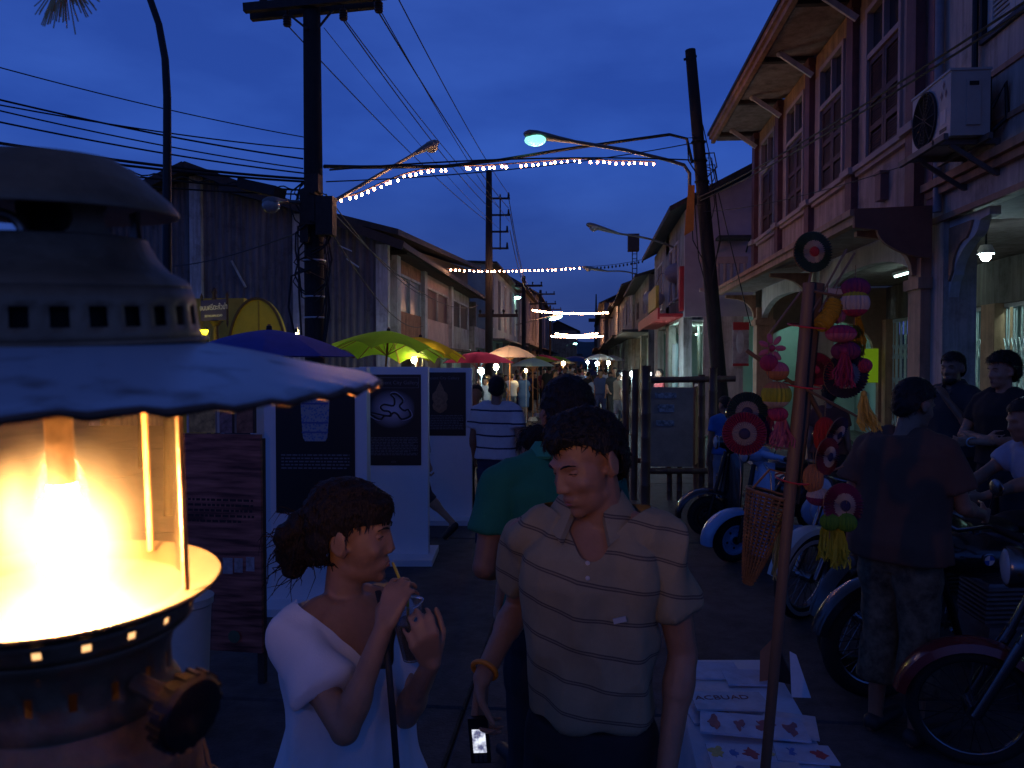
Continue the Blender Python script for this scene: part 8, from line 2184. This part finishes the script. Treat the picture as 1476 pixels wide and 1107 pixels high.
def motorbike(label, loc, yaw, tank, fend, r=.31, white=None, steer=0.0, rimm=CHROME, badge=None, sidebox=False, lean=-7, tw=.045):
    t = thing('motorcycle', label, 'motorcycle', loc, (0, R(lean), yaw), 'motorcycles and scooters parked along the kerb')
    Ms = Matrix.Translation((0, .52, 0)) @ Matrix.Rotation(steer, 4, 'Z') @ Matrix.Translation((0, -.52, 0))
    fc = Ms @ Vector((0, .72, r)); wheel(t, fc, r, tw, 28, rimm, CHROME, white, turn=steer); wheel(t, (0, -.66, r), r, tw, 28, rimm, CHROME, white)
    fender(t, fc, r + .045, .062, 10, 165, fend, 'front_fender', steer); fender(t, (0, -.66, r), r + .05, .072, 20, 190, fend, 'rear_fender')
    for s in (-1, 1):
        P_(t, 'fork_leg', CHROME, lambda q: (q.cyl(Ms @ Vector((s * .085, .72, r)), Ms @ Vector((s * .085, .56, .62)), .024, n=10), q.cyl(Ms @ Vector((s * .085, .56, .62)), Ms @ Vector((s * .085, .44, .93)), .018, n=10)))
        P_(t, 'exhaust', CHROME, lambda q: q.tube([(s * .10, .12, .42), (s * .15, .20, .30), (s * .17, .05, .24), (s * .18, -.3, .25), (s * .19, -.85, .30)], [.02, .022, .024, .036, .042], 10))
        P_(t, 'shock', CHROME, lambda q: q.cyl((s * .13, -.64, r + .02), (s * .12, -.50, .66), .024, n=8))
        P_(t, 'footpeg', BLACKM, lambda q: q.cyl((s * .10, -.05, .32), (s * .24, -.05, .32), .016, n=8))
        P_(t, 'grip', BLACKM, lambda q: q.cyl(Ms @ Vector((s * .26, .33, 1.03)), Ms @ Vector((s * .38, .27, 1.01)), .019, n=10))
        P_(t, 'turn_signal', mat('signal_amber', (.5, .16, .02), .2, var=0), lambda q: q.ball(Ms @ Vector((s * .17, .55, .90)), (.032, .03, .032), 10, 8))
        P_(t, 'mirror', CHROME, lambda q: (q.tube([Ms @ Vector((s * .22, .35, 1.03)), Ms @ Vector((s * .27, .36, 1.2))], .005, 6), q.ball(Ms @ Vector((s * .28, .355, 1.24)), (.052, .014, .042), 14, 8)))
        P_(t, 'side_panel', tank, lambda q: q.ball((s * .10, -.24, .56), (.035, .14, .10), 12, 8))
    P_(t, 'tank', tank, lambda q: (q.ball((0, .22, .80), (.155, .27, .125), 20, 12), q.ball((0, .06, .78), (.12, .18, .095), 16, 10)))
    P_(t, 'tank_cap', CHROME, lambda q: q.cyl((0, .24, .915), (0, .24, .94), .03, n=14))
    P_(t, 'seat', SEATM, lambda q: (q.ball((0, -.20, .80), (.13, .24, .065), 16, 10), q.ball((0, -.52, .82), (.125, .24, .065), 16, 10)))
    P_(t, 'frame', BLACKM, lambda q: (q.tube([(0, .46, .88), (0, .38, .62), (0, .26, .30), (0, -.12, .26), (0, -.30, .45)], .022, 8), q.tube([(0, .46, .84), (0, 0, .70), (0, -.55, .70), (0, -.80, .72)], .02, 8), q.tube([(-.08, -.66, r), (-.08, -.2, .34)], .02, 8), q.tube([(.08, -.66, r), (.08, -.2, .34)], .02, 8)))
    def eng(q):
        q.bx(-.13, .13, -.16, .20, .25, .44); q.cyl((-.16, .02, .34), (.16, .02, .34), .10, n=18)
        for k in range(8): q.bx(-.115, .115, -.02, .22, .46 + .025 * k, .472 + .025 * k)
        q.bx(-.08, .08, .01, .19, .44, .66)
    P_(t, 'engine', mat('engine_alloy', (.30, .30, .31), .4, metal=.7, var=.25, scale=20), eng, 30)
    P_(t, 'headlight', CHROME, lambda q: q.lathe([(0, -.11), (.05, -.10), (.085, -.05), (.09, 0), (.085, .012), (0, .012)], 20, Ms @ Matrix.Translation((0, .60, .93)) @ Matrix.Rotation(R(-90), 4, 'X')))
    P_(t, 'headlight_lens', LENSC, lambda q: q.ball(Ms @ Vector((0, .61, .93)), (.078, .02, .078), 16, 8))
    P_(t, 'handlebar', CHROME, lambda q: q.tube([Ms @ Vector(p) for p in ((-.37, .27, 1.01), (-.24, .34, 1.03), (-.12, .42, .97), (.12, .42, .97), (.24, .34, 1.03), (.37, .27, 1.01))], .011, 8))
    P_(t, 'tail_light', RED, lambda q: q.ball((0, -1.0, .62), (.05, .035, .035), 10, 8))
    P_(t, 'side_stand', BLACKM, lambda q: q.tube([(-.08, .0, .28), (-.22, .05, .02)], .014, 6))
    if badge:
        for s in (-1, 1):
            Mb_ = Matrix.Translation((s * .152, .26, .82)) @ Matrix.Rotation(R(90 * s), 4, 'Y')
            rb_ = P_(t, 'tank_badge', CHROME, lambda q: q.lathe([(0, .004), (.030, .004), (.036, .001), (.036, -.006), (0, -.006)], 24, Mb_))
            for k in range(4):
                q = MB(); vs = [(0, 0, .0055)] + [(.027 * math.cos(R(90 * k + 90 * j / 6)), .027 * math.sin(R(90 * k + 90 * j / 6)), .0055) for j in range(7)]; q.add(vs, [(0, j + 1, j + 2) for j in range(6)], Mb_); q.build('badge_quarter', [WHITEP, paint('badge_blue', (.03, .12, .40))][k % 2], rb_, 0)
    return t
GP = lambda u, Y: Vector((XU(u, Y), Y, 0))
VB = paint('sky_blue', (.24, .40, .62)); BK = paint('gloss_black', (.012, .012, .014)); IV = paint('ivory', (.55, .54, .50)); MR = paint('oxblood', (.16, .02, .02)); GN = paint('bottle_green', (.02, .05, .035))
# scooters face the road, towards the lower left
scooter('gloss black scooter farthest along in the row of parked bikes', GP(1100, 8.6), R(106), BK, CHROME, R(-12))
scooter('pale sky blue scooter with matching disc wheels facing the road', GP(1150, 7.5), R(104), VB, VB, R(10))
motorbike('black motorcycle with an ivory front fender behind the wooden post', GP(1262, 6.15), R(118), BK, IV, .31, IV, R(10))
motorbike('black classic motorcycle behind the stout man with chromed rims', GP(1367, 5.15), R(112), BK, BK, .33, None, R(12))
motorbike('big black motorcycle with a round quartered tank badge at the right', GP(1450, 4.55), R(100), BK, BK, .32, None, R(0), badge=True)
motorbike('oxblood fendered light motorcycle nearest at the lower right corner', GP(1690, 3.55), R(76), MR, MR, .27, None, R(0), lean=-6, tw=.028)
# low spiky plant in the footway by the archway
pl = thing('potted_plant', 'dark spiky potted plant in the footway beside the lit archway', 'plant', GP(1252, 9.8) + Vector((0, 0, .126)))
m = MB(); m.lathe([(0, 0), (.10, 0), (.15, .28), (.165, .30), (.14, .30), (0, .26)], 18); m.build('pot', mat('pot_clay', (.25, .11, .07), .8, var=.2), pl)
LEAF = mat('leaf_dark', (.035, .07, .03), .6, var=.4, scale=10); leaf0 = None; rr_ = random.Random(4)
for k in range(46):
    if leaf0 is None:
        m = MB(); L = .75
        for i in range(7):
            f = i / 6; w = .016 * math.sin(math.pi * min(f + .12, 1)) + .001; z = L * (f - .35 * f * f); x = L * .55 * f * f; m.v += [(x, -w, z), (x + .004, 0, z - .004), (x, w, z)]
        for i in range(6):
            for j in range(2): a_ = i * 3 + j; m.f.append((a_, a_ + 1, a_ + 4, a_ + 3)); m.mi.append(0)
        leaf0 = m.build('leaf', LEAF, pl, 60, fix=False); o = leaf0
    else: o = leaf0.copy(); COL.objects.link(o)
    o.location = (rr_.uniform(-.05, .05), rr_.uniform(-.05, .05), .27); o.rotation_euler = (rr_.uniform(-.3, .3), rr_.uniform(-.3, .4), rr_.uniform(0, 6.28)); s = rr_.uniform(.6, 1.25); o.scale = (s, s, s)
